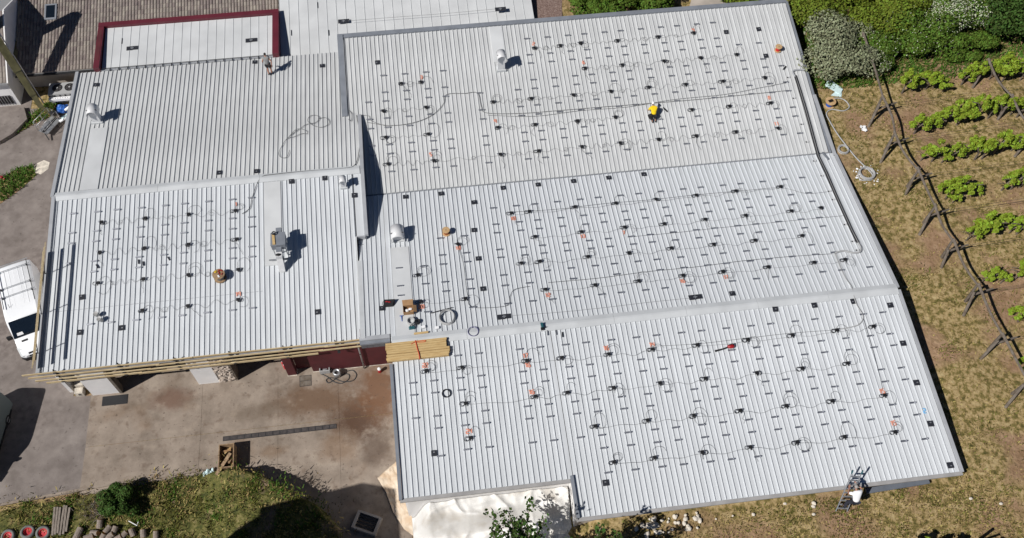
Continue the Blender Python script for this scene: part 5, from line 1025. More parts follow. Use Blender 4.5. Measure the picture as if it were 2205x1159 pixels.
# ================================================================ vehicles
def van(loc, heading, paint, label, rack=True):
    t = thing('van', label, 'van', loc); t.rotation_euler = (0, 0, heading)     # local: nose at +x = 0, tail at x = -6
    # half sections: x, bottom z, belt z, belt half width, shoulder z, roof half width, roof z
    S_ = [(0.0, 0.40, 0.62, 0.70, 0.78, 0.62, 0.86), (-0.10, 0.33, 0.66, 0.90, 0.88, 0.74, 0.98), (-0.40, 0.30, 0.80, 0.99, 1.02, 0.82, 1.14), (-0.85, 0.30, 0.95, 1.02, 1.20, 0.86, 1.28), (-1.10, 0.30, 1.0, 1.02, 1.30, 0.88, 1.36),
          (-1.80, 0.30, 1.1, 1.02, 2.12, 0.92, 2.30), (-2.05, 0.30, 1.1, 1.02, 2.24, 0.92, 2.42), (-2.5, 0.30, 1.1, 1.02, 2.30, 0.94, 2.46), (-5.85, 0.32, 1.1, 1.02, 2.28, 0.94, 2.45), (-5.98, 0.40, 1.1, 1.0, 2.22, 0.92, 2.38)]
    b = MB()
    for (x, z0, zb, wb, zs, wr, zr_) in S_:
        b.v += [(x, -wb * 0.93, z0), (x, -wb, zb), (x, -(wb + wr) / 2 if x > -1.2 else -(wb * 0.45 + wr * 0.55), zs), (x, -wr * 0.86, zr_ - 0.01), (x, 0, zr_ + 0.02), (x, wr * 0.86, zr_ - 0.01), (x, (wb + wr) / 2 if x > -1.2 else (wb * 0.45 + wr * 0.55), zs), (x, wb, zb), (x, wb * 0.93, z0)]
    n = 9
    for i in range(len(S_) - 1):
        for k in range(n):
            l = (k + 1) % n; b.f.append((i * n + k, i * n + l, (i + 1) * n + l, (i + 1) * n + k))
    b.f.append(tuple(range(n))); b.f.append(tuple((len(S_) - 1) * n + k for k in range(n))[::-1])
    body = part_obj('body', b.mesh('body', paint, True), t)
    bv = body.modifiers.new('edge', 'EDGE_SPLIT'); bv.split_angle = R(38)
    def P(name, mb, m, par=t): return part_obj(name, mb.mesh(name, m), par)
    # windscreen, proud of the body
    u = lambda f, w, dz: (-1.10 - 0.74 * f, w, 1.36 + 0.96 * f + dz)
    ws_ = P('windscreen', MB().hexa([u(0.02, -0.93, 0.0), u(0.02, 0.93, 0.0), u(0.97, 0.83, 0.0), u(0.97, -0.83, 0.0)], [u(0.02, -0.93, 0.07), u(0.02, 0.93, 0.07), u(0.97, 0.83, 0.085), u(0.97, -0.83, 0.085)]), 'glass_dark')
    P('dashboard_paper', MB().hexa([u(0.10, -0.70, 0.07), u(0.10, -0.36, 0.07), u(0.26, -0.38, 0.07), u(0.26, -0.68, 0.07)], [u(0.10, -0.70, 0.085), u(0.10, -0.36, 0.085), u(0.26, -0.38, 0.085), u(0.26, -0.68, 0.085)]), 'white_plastic', ws_)
    for s in (-1, 1):
        P('wiper', MB().tube([u(0.04, s * 0.5, 0.09), u(0.1, s * 0.05, 0.09)], 0.012, 4), 'black_plastic', ws_)
        P('side_window', MB().hexa([(-1.25, s * 1.015, 1.20), (-2.15, s * 1.015, 1.16), (-2.15, s * 0.93, 1.92), (-1.75, s * 0.93, 1.95)], [(-1.25, s * 1.04, 1.20), (-2.15, s * 1.04, 1.16), (-2.15, s * 0.955, 1.92), (-1.75, s * 0.955, 1.95)]), 'glass_dark')
        m_ = P('mirror', MB().box(-1.42, -1.28, s * 1.06 if s > 0 else -1.30, s * 1.30 if s > 0 else -1.06, 1.18, 1.50), 'black_plastic')
        P('mirror_arm', MB().bar((-1.35, s * 0.98, 1.25), (-1.35, s * 1.08, 1.28), 0.06, 0.06), 'black_plastic', m_)
        P('headlight', MB().hexa([(-0.06, s * 0.56, 0.80), (-0.10, s * 0.90, 0.78), (-0.62, s * 0.96, 1.07), (-0.42, s * 0.72, 1.10)], [(-0.02, s * 0.56, 0.86), (-0.05, s * 0.92, 0.84), (-0.60, s * 0.98, 1.14), (-0.42, s * 0.72, 1.17)]), 'glass_lamp')
        P('sill', MB().box(-5.5, -1.4, s * 1.0 - 0.03, s * 1.0 + 0.03, 0.30, 0.42), 'black_plastic')
        for x in (-1.0, -4.75):
            w_ = P('wheel', MB().cyl((x, s * 0.74, 0.35), (x, s * 0.99, 0.35), 0.35, n=20), 'rubber'); P('rim', MB().cyl((x, s * 0.99, 0.35), (x, s * 1.005, 0.35), 0.22, n=16), 'galvanised', w_)
    P('grille', MB().hexa([(0.012, -0.46, 0.70), (0.012, 0.46, 0.70), (-0.10, 0.42, 1.0), (-0.10, -0.42, 1.0)], [(0.04, -0.50, 0.72), (0.04, 0.50, 0.72), (-0.09, 0.46, 1.03), (-0.09, -0.46, 1.03)]), 'black_plastic')
    P('emblem', MB().hexa([(0.0, -0.07, 0.87), (0.0, 0.07, 0.87), (-0.03, 0.07, 0.94), (-0.03, -0.07, 0.94)], [(0.03, -0.07, 0.88), (0.03, 0.07, 0.88), (0.0, 0.07, 0.95), (0.0, -0.07, 0.95)]), 'glass_lamp')
    P('bumper', MB().hexa([(0.05, -0.8, 0.30), (0.05, 0.8, 0.30), (-0.15, 0.97, 0.30), (-0.15, -0.97, 0.30)], [(0.06, -0.8, 0.62), (0.06, 0.8, 0.62), (-0.15, 0.98, 0.62), (-0.15, -0.98, 0.62)]), 'black_plastic')
    P('bonnet_vent', MB().hexa([(-0.80, -0.62, 1.26), (-0.80, -0.28, 1.28), (-0.92, -0.28, 1.31), (-0.92, -0.62, 1.29)], [(-0.80, -0.62, 1.285), (-0.80, -0.28, 1.305), (-0.92, -0.28, 1.335), (-0.92, -0.62, 1.315)]), 'black_plastic')
    for k in range(5): P('roof_bead', MB().box(-5.6, -2.7, -0.5 + k * 0.25 - 0.02, -0.5 + k * 0.25 + 0.02, 2.455, 2.475), paint)
    if rack:
        for s in (-1, 1): P('roof_rail', MB().bar((-5.85, s * 0.84, 2.58), (-2.7, s * 0.84, 2.58), 0.035, 0.04), 'dark_metal')
        for x in (-5.5, -4.2, -3.55):
            c_ = P('cross_bar', MB().bar((x, -0.98, 2.61), (x, 0.98, 2.61), 0.035, 0.03), 'galvanised')
            for s in (-1, 1): P('bar_foot', MB().box(x - 0.06, x + 0.06, s * 0.80 - 0.03, s * 0.80 + 0.03, 2.40, 2.6), 'black_plastic', c_)
        P('cross_bar', MB().bar((-5.9, -0.95, 2.63), (-5.9, 0.95, 2.63), 0.035, 0.035), 'galvanised')
    P('aerial', MB().tube([(-2.75, -0.55, 2.44), (-2.9, -0.55, 2.70)], 0.012, 5), 'black_plastic')
    return t
head = math.radians(-72.8)
hv = Vector((math.cos(head), math.sin(head), 0))
mid_rear = (Vector((-29.445, 4.41, 0)) + Vector((-31.39, 4.3, 0))) / 2
tv = van(mid_rear + hv * 6.75 + Vector((-0.22, 0.1, 0)), head, 'van_white', 'white panel van with roof rack parked beside the workshop'); tv.scale = (1.14, 1.26, 1.06)
van((-31.9, -11.3, 0), math.radians(-98), 'van_grey', 'dark grey van parked at the west edge of the yard', False)

# boom lift: telescopic boom coming down to the basket
a, b2 = Vector((-32.79, 23.40, 5.70)), Vector((-31.18, 20.70, 1.00))
bl = thing('boom_lift', 'yellow-brown telescopic boom of a lift reaching down to its metal basket', 'boom lift', (a.x - 9, a.y + 10, 0))
d = (b2 - a)
MB().bar(a - d * 0.9, a + d * 0.42, 0.62, 0.62).build('boom_section', 'boom_paint', bl)
MB().bar(a + d * 0.38, a + d * 0.80, 0.50, 0.50).build('boom_section', 'boom_paint', bl)
MB().bar(a + d * 0.78, b2, 0.40, 0.40).build('boom_section', 'boom_paint', bl)
MB().tube([a - d * 0.9 + Vector((0.34, 0.34, 0.2)), b2 + Vector((0.25, 0.25, 0.15))], 0.045, 8).build('hose_guide', 'galvanised', bl, True)
q = a - d * 0.9
MB().box(q.x - 1.2, q.x + 1.2, q.y - 1.0, q.y + 1.0, 0.9, 2.6).build('turret', 'boom_paint', bl)
MB().bar((q.x, q.y, 2.6), (q.x, q.y, q.z), 0.6, 0.6, (0, 1, 0)).build('mast', 'boom_paint', bl)
MB().box(q.x - 1.3, q.x + 1.3, q.y - 2.0, q.y + 2.0, 0.45, 0.9).build('chassis', 'dark_metal', bl)
for sx in (-1, 1):
    for sy in (-1, 1): MB().cyl((q.x + sx * 1.1, q.y + sy * 1.5, 0.5), (q.x + sx * 1.5, q.y + sy * 1.5, 0.5), 0.5, n=18).build('wheel', 'rubber', bl)
c = Vector((-30.54, 19.20, 0.40)); rot = Matrix.Rotation(-0.55, 3, 'Z')
bk = thing('lift_basket', 'open metal work basket standing at the end of the lift boom', 'basket', (c.x, c.y, 0.3))
MB().obox(c, (0.9, 1.7, 0.06), rot).build('floor', 'galvanised', bk)
MB().obox(c + Vector((0, 0, 0.04)), (0.22, 1.66, 0.03), rot).build('tread_strip', 'dark_metal', bk)
cor = [c + rot @ Vector((sx * 0.45, sy * 0.85, 0)) for sx, sy in ((-1, -1), (1, -1), (1, 1), (-1, 1))]
for h in (0.55, 1.1): MB().tube([p + Vector((0, 0, h)) for p in cor], 0.025, 6, closed=True).build('hand_rail', 'galvanised', bk, True)
for i in range(4):
    for f in (0, 0.5):
        p = cor[i].lerp(cor[(i + 1) % 4], f); MB().tube([p, p + Vector((0, 0, 1.1))], 0.022, 6).build('post', 'galvanised', bk, True)
MB().obox(c + rot @ Vector((0.1, 0.72, 0.75)), (0.4, 0.25, 0.3), rot).build('control_box', 'dark_metal', bk)
MB().bar(c + rot @ Vector((0, 0.95, 0.2)), b2, 0.25, 0.25).build('jib', 'boom_paint', bk)
MB().bar(c + rot @ Vector((0.2, -0.85, 0.0)), c + rot @ Vector((0.75, -1.15, -0.2)), 0.08, 0.08).build('step', 'dark_metal', bk)

# cooling unit with two fans
c = (Vector((-30.69, 22.54, 1.20)) + Vector((-28.41, 22.28, 1.20))) / 2
ac = thing('cooling_unit', 'grey rooftop cooling unit with two round fans beside the workshop wall', 'cooling unit', (c.x, c.y, 0))
MB().box(c.x - 1.15, c.x + 1.15, c.y - 0.62, c.y + 0.62, 0.15, 1.2).build('casing', 'conduit', ac)
for dx in (-0.45, 0.55):
    f = MB().lathe([(0.40, 1.2), (0.40, 1.24), (0.36, 1.24), (0.36, 1.205)], 24, (c.x + dx, c.y + 0.05, 0)).build('fan', 'dark_metal', ac)
    MB().lathe([(0.34, 1.206), (0.34, 1.212)], 24, (c.x + dx, c.y + 0.05, 0)).build('fan_well', 'dark_inside', f)
    for k in range(3): MB().obox((c.x + dx, c.y + 0.05, 1.235), (0.7, 0.05, 0.015), Matrix.Rotation(k * 1.05, 3, 'Z')).build('grille_bar', 'dark_metal', f)
    MB().lathe([(0.08, 1.21), (0.08, 1.26)], 12, (c.x + dx, c.y + 0.05, 0)).build('fan_hub', 'conduit', f)
MB().box(c.x - 1.1, c.x + 1.3, c.y - 1.0, c.y - 0.75, 0.75, 1.0).build('perforated_rail', 'white_plastic', ac)
for k in range(11): MB().box(c.x - 1.0 + k * 0.2, c.x - 0.94 + k * 0.2, c.y - 0.91, c.y - 0.85, 1.0, 1.006).build('hole', 'dark_inside', ac)
for i in range(6): MB().box(c.x - 1.1 + 0.42 * i, c.x - 1.0 + 0.42 * i, c.y - 0.64, c.y - 0.625, 0.3, 1.1).build('louvre', 'dark_metal', ac)
# heap of packaging between unit and wall
b = MB(); c = Vector((-29.81, 21.02, 0.50)); n_ = 7
for j in range(n_):
    for i in range(n_): b.v.append((c.x - 0.45 + i * 0.15 + random.uniform(-0.05, 0.05), c.y - 0.5 + j * 0.16 + random.uniform(-0.05, 0.05), 0.25 + 0.3 * math.sin(math.pi * i / 6) * math.sin(math.pi * j / 6) + random.uniform(-0.08, 0.1)))
b.f = [(j * n_ + i, j * n_ + i + 1, (j + 1) * n_ + i + 1, (j + 1) * n_ + i) for j in range(n_ - 1) for i in range(n_ - 1)]
tag(b.build('plastic_sheet', 'tarp_blue'), 'crumpled blue plastic sheet beside the cooling unit', 'sheet')
for k, (u, v) in enumerate((((-29.42, 20.58, 0.50), (-28.75, 21.31, 0.50)), ((-29.63, 19.76, 0.50), (-28.94, 20.27, 0.50)), ((-29.79, 19.51, 0.40), (-29.03, 20.02, 0.40)), ((-29.41, 21.82, 0.40), (-28.81, 22.21, 0.40)))):
    o = MB().tube([u, v], 0.11, 8).build('packaging_roll', ('white_plastic', 'paper_blue', 'white_plastic', 'conduit')[k], smooth=True)
    tag(o, ('white foil roll next to the blue sheet', 'pale blue foil roll lying by the workshop corner', 'white plastic roll lowest of the heap by the workshop', 'grey tube lying behind the blue sheet')[k], 'roll')
o = MB().prism([(-30.36, 19.91, 0.00)[:2], (-29.31, 21.29, 0.00)[:2], (-28.94, 20.59, 0.00)[:2], (-29.91, 19.21, 0.00)[:2]], 0.0, 0.1).build('pallet_board', 'wood_grey'); tag(o, 'weathered boards lying under the packaging rolls', 'board')
c = Vector((-33.82, 14.29, 0.00)); b = MB()
for i in range(12): b.ball((c.x + random.uniform(-0.4, 0.3), c.y + random.uniform(-0.25, 0.25), 0.2 + random.uniform(0, 0.15)), 0.07, 6, 4)
tag(b.build('flower_cluster', 'red_plastic'), 'cluster of dark red flowers at the edge of the lawn wedge', 'flowers')

# ================================================================ things in the yard
c = Vector((-15.25, -11.29, 1.00)); ca, cb = -15.79, -14.78
t = thing('wooden_crate', 'open wooden crate full of scrap boards at the end of the drain', 'crate', ((ca + cb) / 2, -11.3, 0))
y0, y1 = -12.15, -10.5
for (x0, x1, ya, yb) in ((ca, ca + 0.06, y0, y1), (cb - 0.06, cb, y0, y1), (ca + 0.06, cb - 0.06, y0, y0 + 0.06), (ca + 0.06, cb - 0.06, y1 - 0.06, y1)):
    for k in range(4): MB().box(x0, x1, ya, yb, 0.08 + k * 0.235, 0.30 + k * 0.235).build('side_board', 'wood_spool', t)
MB().box(ca + 0.06, cb - 0.06, y0 + 0.06, y1 - 0.06, 0.05, 0.12).build('floor', 'wood_old', t)
for k in range(7):
    p = Vector((random.uniform(ca + 0.25, cb - 0.25), random.uniform(y0 + 0.3, y1 - 0.3), 0.35 + 0.07 * k)); ang = random.uniform(0, 3)
    o = MB().obox(p, (0.12, random.uniform(0.5, 0.8), 0.05), Matrix.Rotation(ang, 3, 'Z') @ Matrix.Rotation(random.uniform(-0.3, 0.3), 3, 'X')).build('scrap_board', ('wood_spool', 'wood_new', 'cardboard')[k % 3]); tag(o, 'broken scrap board lying in the open wooden crate', 'board', 'scrap boards in the crate')
o = MB().bar((-15.0, -11.2, 1.05), (-15.95, -12.5, 0.75), 0.22, 0.05).build('scrap_plank', 'wood_spool'); tag(o, 'long scrap plank leaning out of the wooden crate', 'plank')
b = MB()
for k in range(9): b.ball((random.uniform(-16.9, -16.2), random.uniform(-12.2, -11.8), 0.15), (random.uniform(0.1, 0.25), random.uniform(0.1, 0.2), random.uniform(0.08, 0.16)), 8, 5)
tag(b.build('plastic_bag', 'paper_blue'), 'pale plastic bag of rubbish beside the wooden crate', 'bag')
# pump bucket and cables at the maroon wall
c = Vector((-7.86, -5.86, 0.00)); t = thing('steel_drum', 'small round steel drum with cables at the maroon wall', 'drum', c)
MB().lathe([(0.26, 0), (0.28, 0.5), (0.24, 0.56), (0.17, 0.58), (0.16, 0.40)], 24, c).build('body', 'galvanised', t, True)
MB().lathe([(0.155, 0.40), (0.155, 0.405)], 16, c).build('opening', 'dark_inside', t)
b = MB()
b.tube(smooth_path([Vector(q) + Vector((0, 0, 0.03)) for q in [(-9.07, -5.61, 0.00), (-8.58, -5.92, -0.00), (-8.17, -6.33, 0.00), (-7.62, -6.54, 0.00), (-7.12, -6.31, -0.00), (-7.04, -5.96, 0.00), (-7.37, -5.85, 0.00), (-7.93, -6.11, 0.00), (-8.50, -6.40, 0.00), (-8.65, -6.13, 0.00), (-8.26, -6.03, 0.00), (-7.52, -6.41, -0.00), (-6.80, -6.42, 0.00), (-6.52, -6.02, 0.00), (-6.77, -5.63, 0.00), (-7.16, -5.65, 0.00)]], 7), 0.035, 6)
tag(b.build('power_cable', 'cable', smooth=True), 'thick black cable looped on the yard around the steel drum', 'cable')
c = Vector((-8.71, -5.41, 0.35)); t = thing('sink_box', 'pale square metal tray standing at the maroon wall', 'tray', (c.x, c.y, 0))
for (x0, x1, ya, yb) in ((-0.36, -0.3, -0.26, 0.26), (0.3, 0.36, -0.26, 0.26), (-0.3, 0.3, -0.26, -0.2), (-0.3, 0.3, 0.2, 0.26)): MB().box(c.x + x0, c.x + x1, c.y + ya, c.y + yb, 0.05, 0.5).build('side', 'conduit', t)
MB().box(c.x - 0.3, c.x + 0.3, c.y - 0.2, c.y + 0.2, 0.05, 0.15).build('base', 'dark_inside', t)
MB().obox((c.x, c.y, 0.26), (0.3, 0.2, 0.16), Matrix.Rotation(0.3, 3, 'Z')).build('fitting', 'galvanised', t)
c = Vector((-4.87, -5.93, -0.00)); t = thing('tap_stand', 'small white tap stand by the maroon wall next to the large roof', 'tap', c)
MB().lathe([(0.14, 0), (0.12, 0.3), (0.04, 0.34)], 12, c).build('pot', 'red_plastic', t); MB().ball((c.x, c.y, 0.45), (0.14, 0.14, 0.12), 8, 6).build('valve', 'white_plastic', t)
c = Vector((-11.75, -4.60, -0.00))
for k in range(2):
    q = c + Vector((0.1 + 0.12 * k, -0.28 * k, 0)); t = thing('gas_bottle', 'small red and white bottle beside the maroon pillar', 'bottle', q, 'bottles beside the maroon pillar')
    MB().lathe([(0.11, 0), (0.11, 0.45), (0.05, 0.55)], 12, q).build('body', 'rim_red', t); MB().lathe([(0.06, 0.55), (0.06, 0.62)], 10, q).build('cap', 'white_plastic', t)
c = Vector((-25.65, -5.18, 0.00)); t = thing('wall_unit', 'small white boxes stacked beside the white pier', 'box', c)
for k in range(2): MB().box(c.x - 0.3 + 0.05 * k, c.x + 0.25 + 0.05 * k, c.y + 0.5 * k - 0.2, c.y + 0.5 * k + 0.22, 0, 0.55 + 0.2 * k).build('box', 'stone_pale', t); 
MB().cyl((c.x, c.y - 0.205, 0.3), (c.x, c.y - 0.22, 0.3), 0.1, n=12).build('opening', 'dark_metal', t)
# grating frame on the dark ramp
c = Vector((-6.27, -16.75, 0.30)); rot = Matrix.Rotation(-0.45, 3, 'Z'); t = thing('shaft_frame', 'low concrete shaft with dark bars in the shaded corner of the yard', 'shaft', (c.x, c.y, 0))
for (x, y, w, h) in ((-0.75, 0, 0.18, 1.2), (0.75, 0, 0.18, 1.2), (0, 0.55, 1.32, 0.14), (0, -0.55, 1.32, 0.14)): MB().obox(Vector((c.x, c.y, 0.2)) + rot @ Vector((x, y, 0)), (w, h, 0.4), rot).build('rim', 'plaster_old', t)
for k in range(4): MB().obox(Vector((c.x, c.y, 0.26)) + rot @ Vector((0, -0.33 + k * 0.22, 0)), (1.3, 0.09, 0.06), rot).build('bar', 'dark_metal', t)

# firewood, old wheels, timber on the grass bank
def wheel(c, label):
    c.z = bank_h(c.x, c.y) + 0.02
    t = thing('old_wheel', label, 'wheel', c, 'old wheels lying on the bank'); t.rotation_euler = (random.uniform(-0.12, 0.12), random.uniform(-0.1, 0.1), 0)
    b = MB(); n = 26; pr = [(0.28, 0.0), (0.40, 0.0), (0.46, 0.08), (0.46, 0.16), (0.40, 0.24), (0.30, 0.24), (0.28, 0.18)]
    for i in range(n):
        a = 2 * math.pi * i / n; b.v += [(r_ * math.cos(a), r_ * math.sin(a), z) for r_, z in pr]
    m_ = len(pr); b.f = [(i * m_ + k, ((i + 1) % n) * m_ + k, ((i + 1) % n) * m_ + (k + 1) % m_, i * m_ + (k + 1) % m_) for i in range(n) for k in range(m_)]
    part_obj('tyre', b.mesh('tyre', 'tyre_grey', True), t)
    part_obj('rim', MB().lathe([(0.275, 0.02), (0.275, 0.18), (0.24, 0.18), (0.2, 0.08), (0.06, 0.06), (0.06, 0.1)], 22).mesh('rim', 'rim_red'), t)
for q, lab in (((-29.19, -14.83, 0.10), 'third from'), ((-27.98, -14.73, 0.10), 'second from'), ((-27.00, -14.88, 0.10), 'right beside')): wheel(Vector(q), 'old tyre on a red rim, %s the weathered plank pile' % lab)
c = Vector((-25.95, -14.21, 0.15)); t = thing('plank_pile', 'pile of weathered grey planks lying on the bank beside the wheels', 'plank pile', c)
for k in range(6): MB().obox((c.x - 0.45 + k * 0.18, c.y, 0.28 + random.uniform(0, 0.08)), (0.13, 1.75 + random.uniform(-0.2, 0.2), 0.12), Matrix.Rotation(random.uniform(-0.05, 0.05), 3, 'Z')).build('plank', 'wood_grey', t)
for k in range(3): MB().box(c.x - 0.6, c.x + 0.6, c.y - 0.7 + k * 0.65, c.y - 0.55 + k * 0.65, 0.1, 0.2).build('bearer', 'wood_old', t)
lg = [(168, 1152, 1.2, 0.9, 0.23), (192, 1157, 0.2, 0.6, 0.2), (205, 1148, -0.3, 0.6, 0.19), (215, 1128, 1.4, 0.55, 0.2), (232, 1140, 0.9, 0.5, 0.19), (247, 1142, 1.2, 0.5, 0.2), (238, 1154, 0.4, 0.5, 0.2), (266, 1152, 0.7, 0.5, 0.19), (285, 1146, 1.9, 0.5, 0.2), (309, 1149, 1.6, 0.5, 0.2), (336, 1152, 1.5, 0.5, 0.19), (255, 1158, 0.3, 0.5, 0.18), (222, 1158, 1.0, 0.5, 0.2)]
LGP = [(-24.75, -15.30, 0.30), (-24.03, -15.54, 0.30), (-23.67, -15.31, 0.30), (-23.43, -14.74, 0.30), (-22.89, -15.17, 0.30), (-22.44, -15.28, 0.30), (-22.68, -15.61, 0.30), (-21.85, -15.65, 0.30), (-21.31, -15.54, 0.30), (-20.59, -15.72, 0.30), (-19.78, -15.90, 0.30), (-22.16, -15.80, 0.30), (-23.14, -15.68, 0.30)]
for (u, (a_, b_, ang, ln, rad)) in zip(LGP, lg):
    p = Vector(u); p.z = bank_h(p.x, p.y) + rad * 0.9; dv = Vector((math.cos(ang), math.sin(ang), random.uniform(0.0, 0.5))).normalized() * ln / 2
    t = thing('firewood_log', 'short sawn firewood log with pale cut ends on the bank', 'log', p, 'firewood logs on the bank')
    MB().cyl(p - dv, p + dv, rad, rad * 0.95, 12).build('bark', 'bark', t)
    for s in (-1, 1): MB().cyl(p + dv * s, p + dv * s * 1.03, rad * 0.9, n=12).build('cut_end', 'log_end', t)
o = MB().tube([(-21.58, -14.79, 0.35), (-21.02, -15.16, 0.35), (-20.94, -14.94, 0.40)], 0.03, 6).build('pipe_offcut', 'white_plastic'); tag(o, 'white bent pipe piece lying by the bush', 'pipe')

# ================================================================ tarpaulins, stones
def cloth(name, nx_, ny_, fn, m, label):
    b = MB()
    for j in range(ny_ + 1):
        for i in range(nx_ + 1): b.v.append(fn(i / nx_, j / ny_))
    n = nx_ + 1
    b.f = [(j * n + i, j * n + i + 1, (j + 1) * n + i + 1, (j + 1) * n + i) for j in range(ny_) for i in range(nx_)]
    o = b.build(name, m, smooth=True); so = o.modifiers.new('thick', 'SOLIDIFY'); so.thickness = 0.015
    return tag(o, label, 'tarpaulin')
from mathutils import noise
def tarp_z(x, y):
    e = smoothstep(-3.3, -2.0, x)                                   # drops to the yard at its west end
    top = 0.5 + 2.9 * e
    back = top + 0.25 * smoothstep(-17.7, -17.0, y)
    front = 0.62 * smoothstep(-17.75 - 0.2 * math.sin(x * 1.3), -18.6, y) + 0.38 * smoothstep(-18.3, -21.0, y)
    z = back * (1 - front) + terrain(x, -20.5) * 0.8 * front
    rid = lambda a: (1 - abs(noise.noise(a))) ** 5
    f = 0.22 * rid(Vector((x * 0.75 + y * 0.35, y * 0.5, 2.2))) + 0.14 * rid(Vector((x * 0.5 - y * 0.9, y * 0.8, 7.7))) + 0.10 * noise.noise(Vector((x * 0.9, y * 1.4, 1.3))) + 0.06 * abs(math.sin(x * 1.55 + 0.6 * math.sin(y * 1.2))) ** 6 + 0.05 * noise.noise(Vector((x * 3 + y, y * 2, 4)))
    return z + f
cloth('tarpaulin', 160, 90, lambda u, v: (-3.3 + 10.0 * u, -16.98 - 5.2 * v, tarp_z(-3.3 + 10.0 * u, -16.98 - 5.2 * v)), 'tarp', 'large cream tarpaulin draped over a heap below the south eave')
tw = [(-5.45, -13.7), (-4.2, -12.9), (-3.6, -12.6), (-3.6, -18), (-2.6, -20), (-2.0, -20), (-4.0, -17.5), (-4.8, -15.2)]
def tw_fn(u, v):
    left = [(-5.45, -13.75), (-4.95, -14.8), (-4.55, -16.2), (-3.9, -17.4), (-2.9, -18.3), (-1.2, -19.8)]; right = [(-3.7, -12.5), (-3.55, -14.2), (-3.5, -15.8), (-3.3, -16.9), (-1.2, -17.6), (1.0, -19.4)]
    k = v * 5; i = min(4, int(k)); t_ = k - i
    l = Vector(left[i]).lerp(Vector(left[i + 1]), t_); r = Vector(right[i]).lerp(Vector(right[i + 1]), t_); p = l.lerp(r, u)
    return (p.x, p.y, 0.03 + 0.55 * u ** 1.5 * (0.3 + 0.7 * v) + 0.22 * abs(noise.noise(Vector((p.x * 1.7, p.y * 1.1, 0)))) + 0.08 * abs(noise.noise(Vector((p.x * 4, p.y * 4, 3)))))
cloth('tarpaulin', 40, 80, tw_fn, 'tarp_brown', 'crumpled brown tarpaulin lying on the yard along the large building')
for k in range(46):
    x = random.triangular(10.2, 15.2, 12.8) if k < 40 else random.uniform(9, 22); y = random.uniform(-20.9, -19.75) if k < 30 else random.uniform(-20.3, -19.75); s = random.uniform(0.07, 0.2); z = terrain(x, y) + s * 0.3 + random.uniform(0, 0.12)
    b = MB().ball((0, 0, 0), (s * random.uniform(0.8, 1.4), s, s * 0.7), 8, 5)
    b.v = [(a * random.uniform(0.8, 1.15), c2 * random.uniform(0.8, 1.15), d2) for a, c2, d2 in b.v]
    o = bpy.data.objects.new('stone', b.mesh('stone', 'stone_pale')); col.objects.link(o); o.location = (x, y, z); o.rotation_euler = (random.uniform(0, 1), 0, random.uniform(0, 6))
    tag(o, 'pale rubble stone in the heap at the foot of the south wall', 'stone', 'rubble stones by the south wall')
for k in range(18):
    x = 11.4 + k * 0.34 + random.uniform(-0.1, 0.1); y = random.uniform(21.05, 21.5); s = random.uniform(0.1, 0.2)
    o = MB().ball((x, y, terrain(x, y) + s * 0.4), (s * 1.3, s, s * 0.7), 7, 5).build('stone', 'stone_pale'); tag(o, 'grey border stone, %s from the gravel path behind the north trim' % nth(k + 1), 'stone', 'border stones behind the north trim')
for u in ((21.48, -20.71, 4.25), (19.89, -19.85, 4.25), (33.31, -21.47, 4.25), (31.55, -20.93, 4.25)):
    o = MB().ball(Vector(u) + Vector((0, 0, 0.03)), (0.13, 0.1, 0.08), 7, 5).build('stone', 'stone_pale'); tag(o, 'single pale stone lying alone in the dry grass', 'stone', 'single stones in the grass')
o = MB().bar(Vector((25.07, -19.75, 4.50)), Vector((29.21, -19.59, 4.50)), 0.34, 0.1).build('metal_channel', 'slate_sheet'); tag(o, 'long dark grey metal channel lying along the foot of the south wall', 'metal channel')

# things on the field by the east wall
def flat_sheet(name, pts, m, label, cat, z=0.05):
    o = MB().prism([(p[0], p[1]) for p in pts], lambda x, y: terrain(x, y) + z, lambda x, y: terrain(x, y) + z + 0.04).build(name, m); return tag(o, label, cat)
flat_sheet('foam_board', [(32.26, 12.94, 4.20), (32.88, 13.71, 4.20), (33.67, 12.49, 4.20), (33.27, 11.94, 4.20)], 'paper_blue', 'pale blue foam board lying on the soil behind the reel', 'board', 0.08)
flat_sheet('foam_board', [(32.49, 11.93, 4.20), (33.09, 12.36, 4.20), (33.50, 12.21, 4.20), (33.31, 11.70, 4.20)], 'paper_blue', 'small pale blue foam piece under the larger board', 'board', 0.03)
b = MB()
b.tube(smooth_path([Vector(q) + Vector((0, 0, 0.06)) for q in [(32.33, 11.66, 4.20), (33.17, 11.61, 4.20), (33.58, 11.23, 4.20), (33.63, 10.64, 4.20), (33.03, 10.33, 4.20), (32.16, 10.57, 4.20), (31.63, 10.20, 4.20), (31.66, 9.44, 4.20), (31.89, 8.11, 4.20), (32.23, 6.92, 4.20), (32.61, 5.75, 4.20), (33.04, 4.81, 4.20), (33.36, 3.98, 4.20), (32.94, 3.59, 4.20), (32.31, 3.67, 4.20), (32.38, 4.36, 4.20), (33.01, 4.73, 4.20), (33.61, 4.30, 4.20)]], 7), 0.05, 8)
tag(b.build('conduit_hose', 'conduit', smooth=True), 'long grey conduit winding over the dry ground east of the roof', 'conduit')
o = MB().torus(Vector((31.86, 6.56, 4.20)) + Vector((0, 0, 0.06)), 0.38, 0.045, 26, 6, 4, jit=0.05).build('conduit_coil', 'conduit'); tag(o, 'small grey conduit coil on the ground beside the long hose', 'conduit coil')
o = MB().torus(Vector((32.96, 4.12, 4.20)) + Vector((0, 0, 0.06)), 0.52, 0.05, 28, 6, 4, jit=0.05).build('conduit_coil', 'conduit'); tag(o, 'larger grey conduit coil with torn wrapping around it on the ground', 'conduit coil')
b = MB(); c = Vector((32.94, 4.03, 4.20))
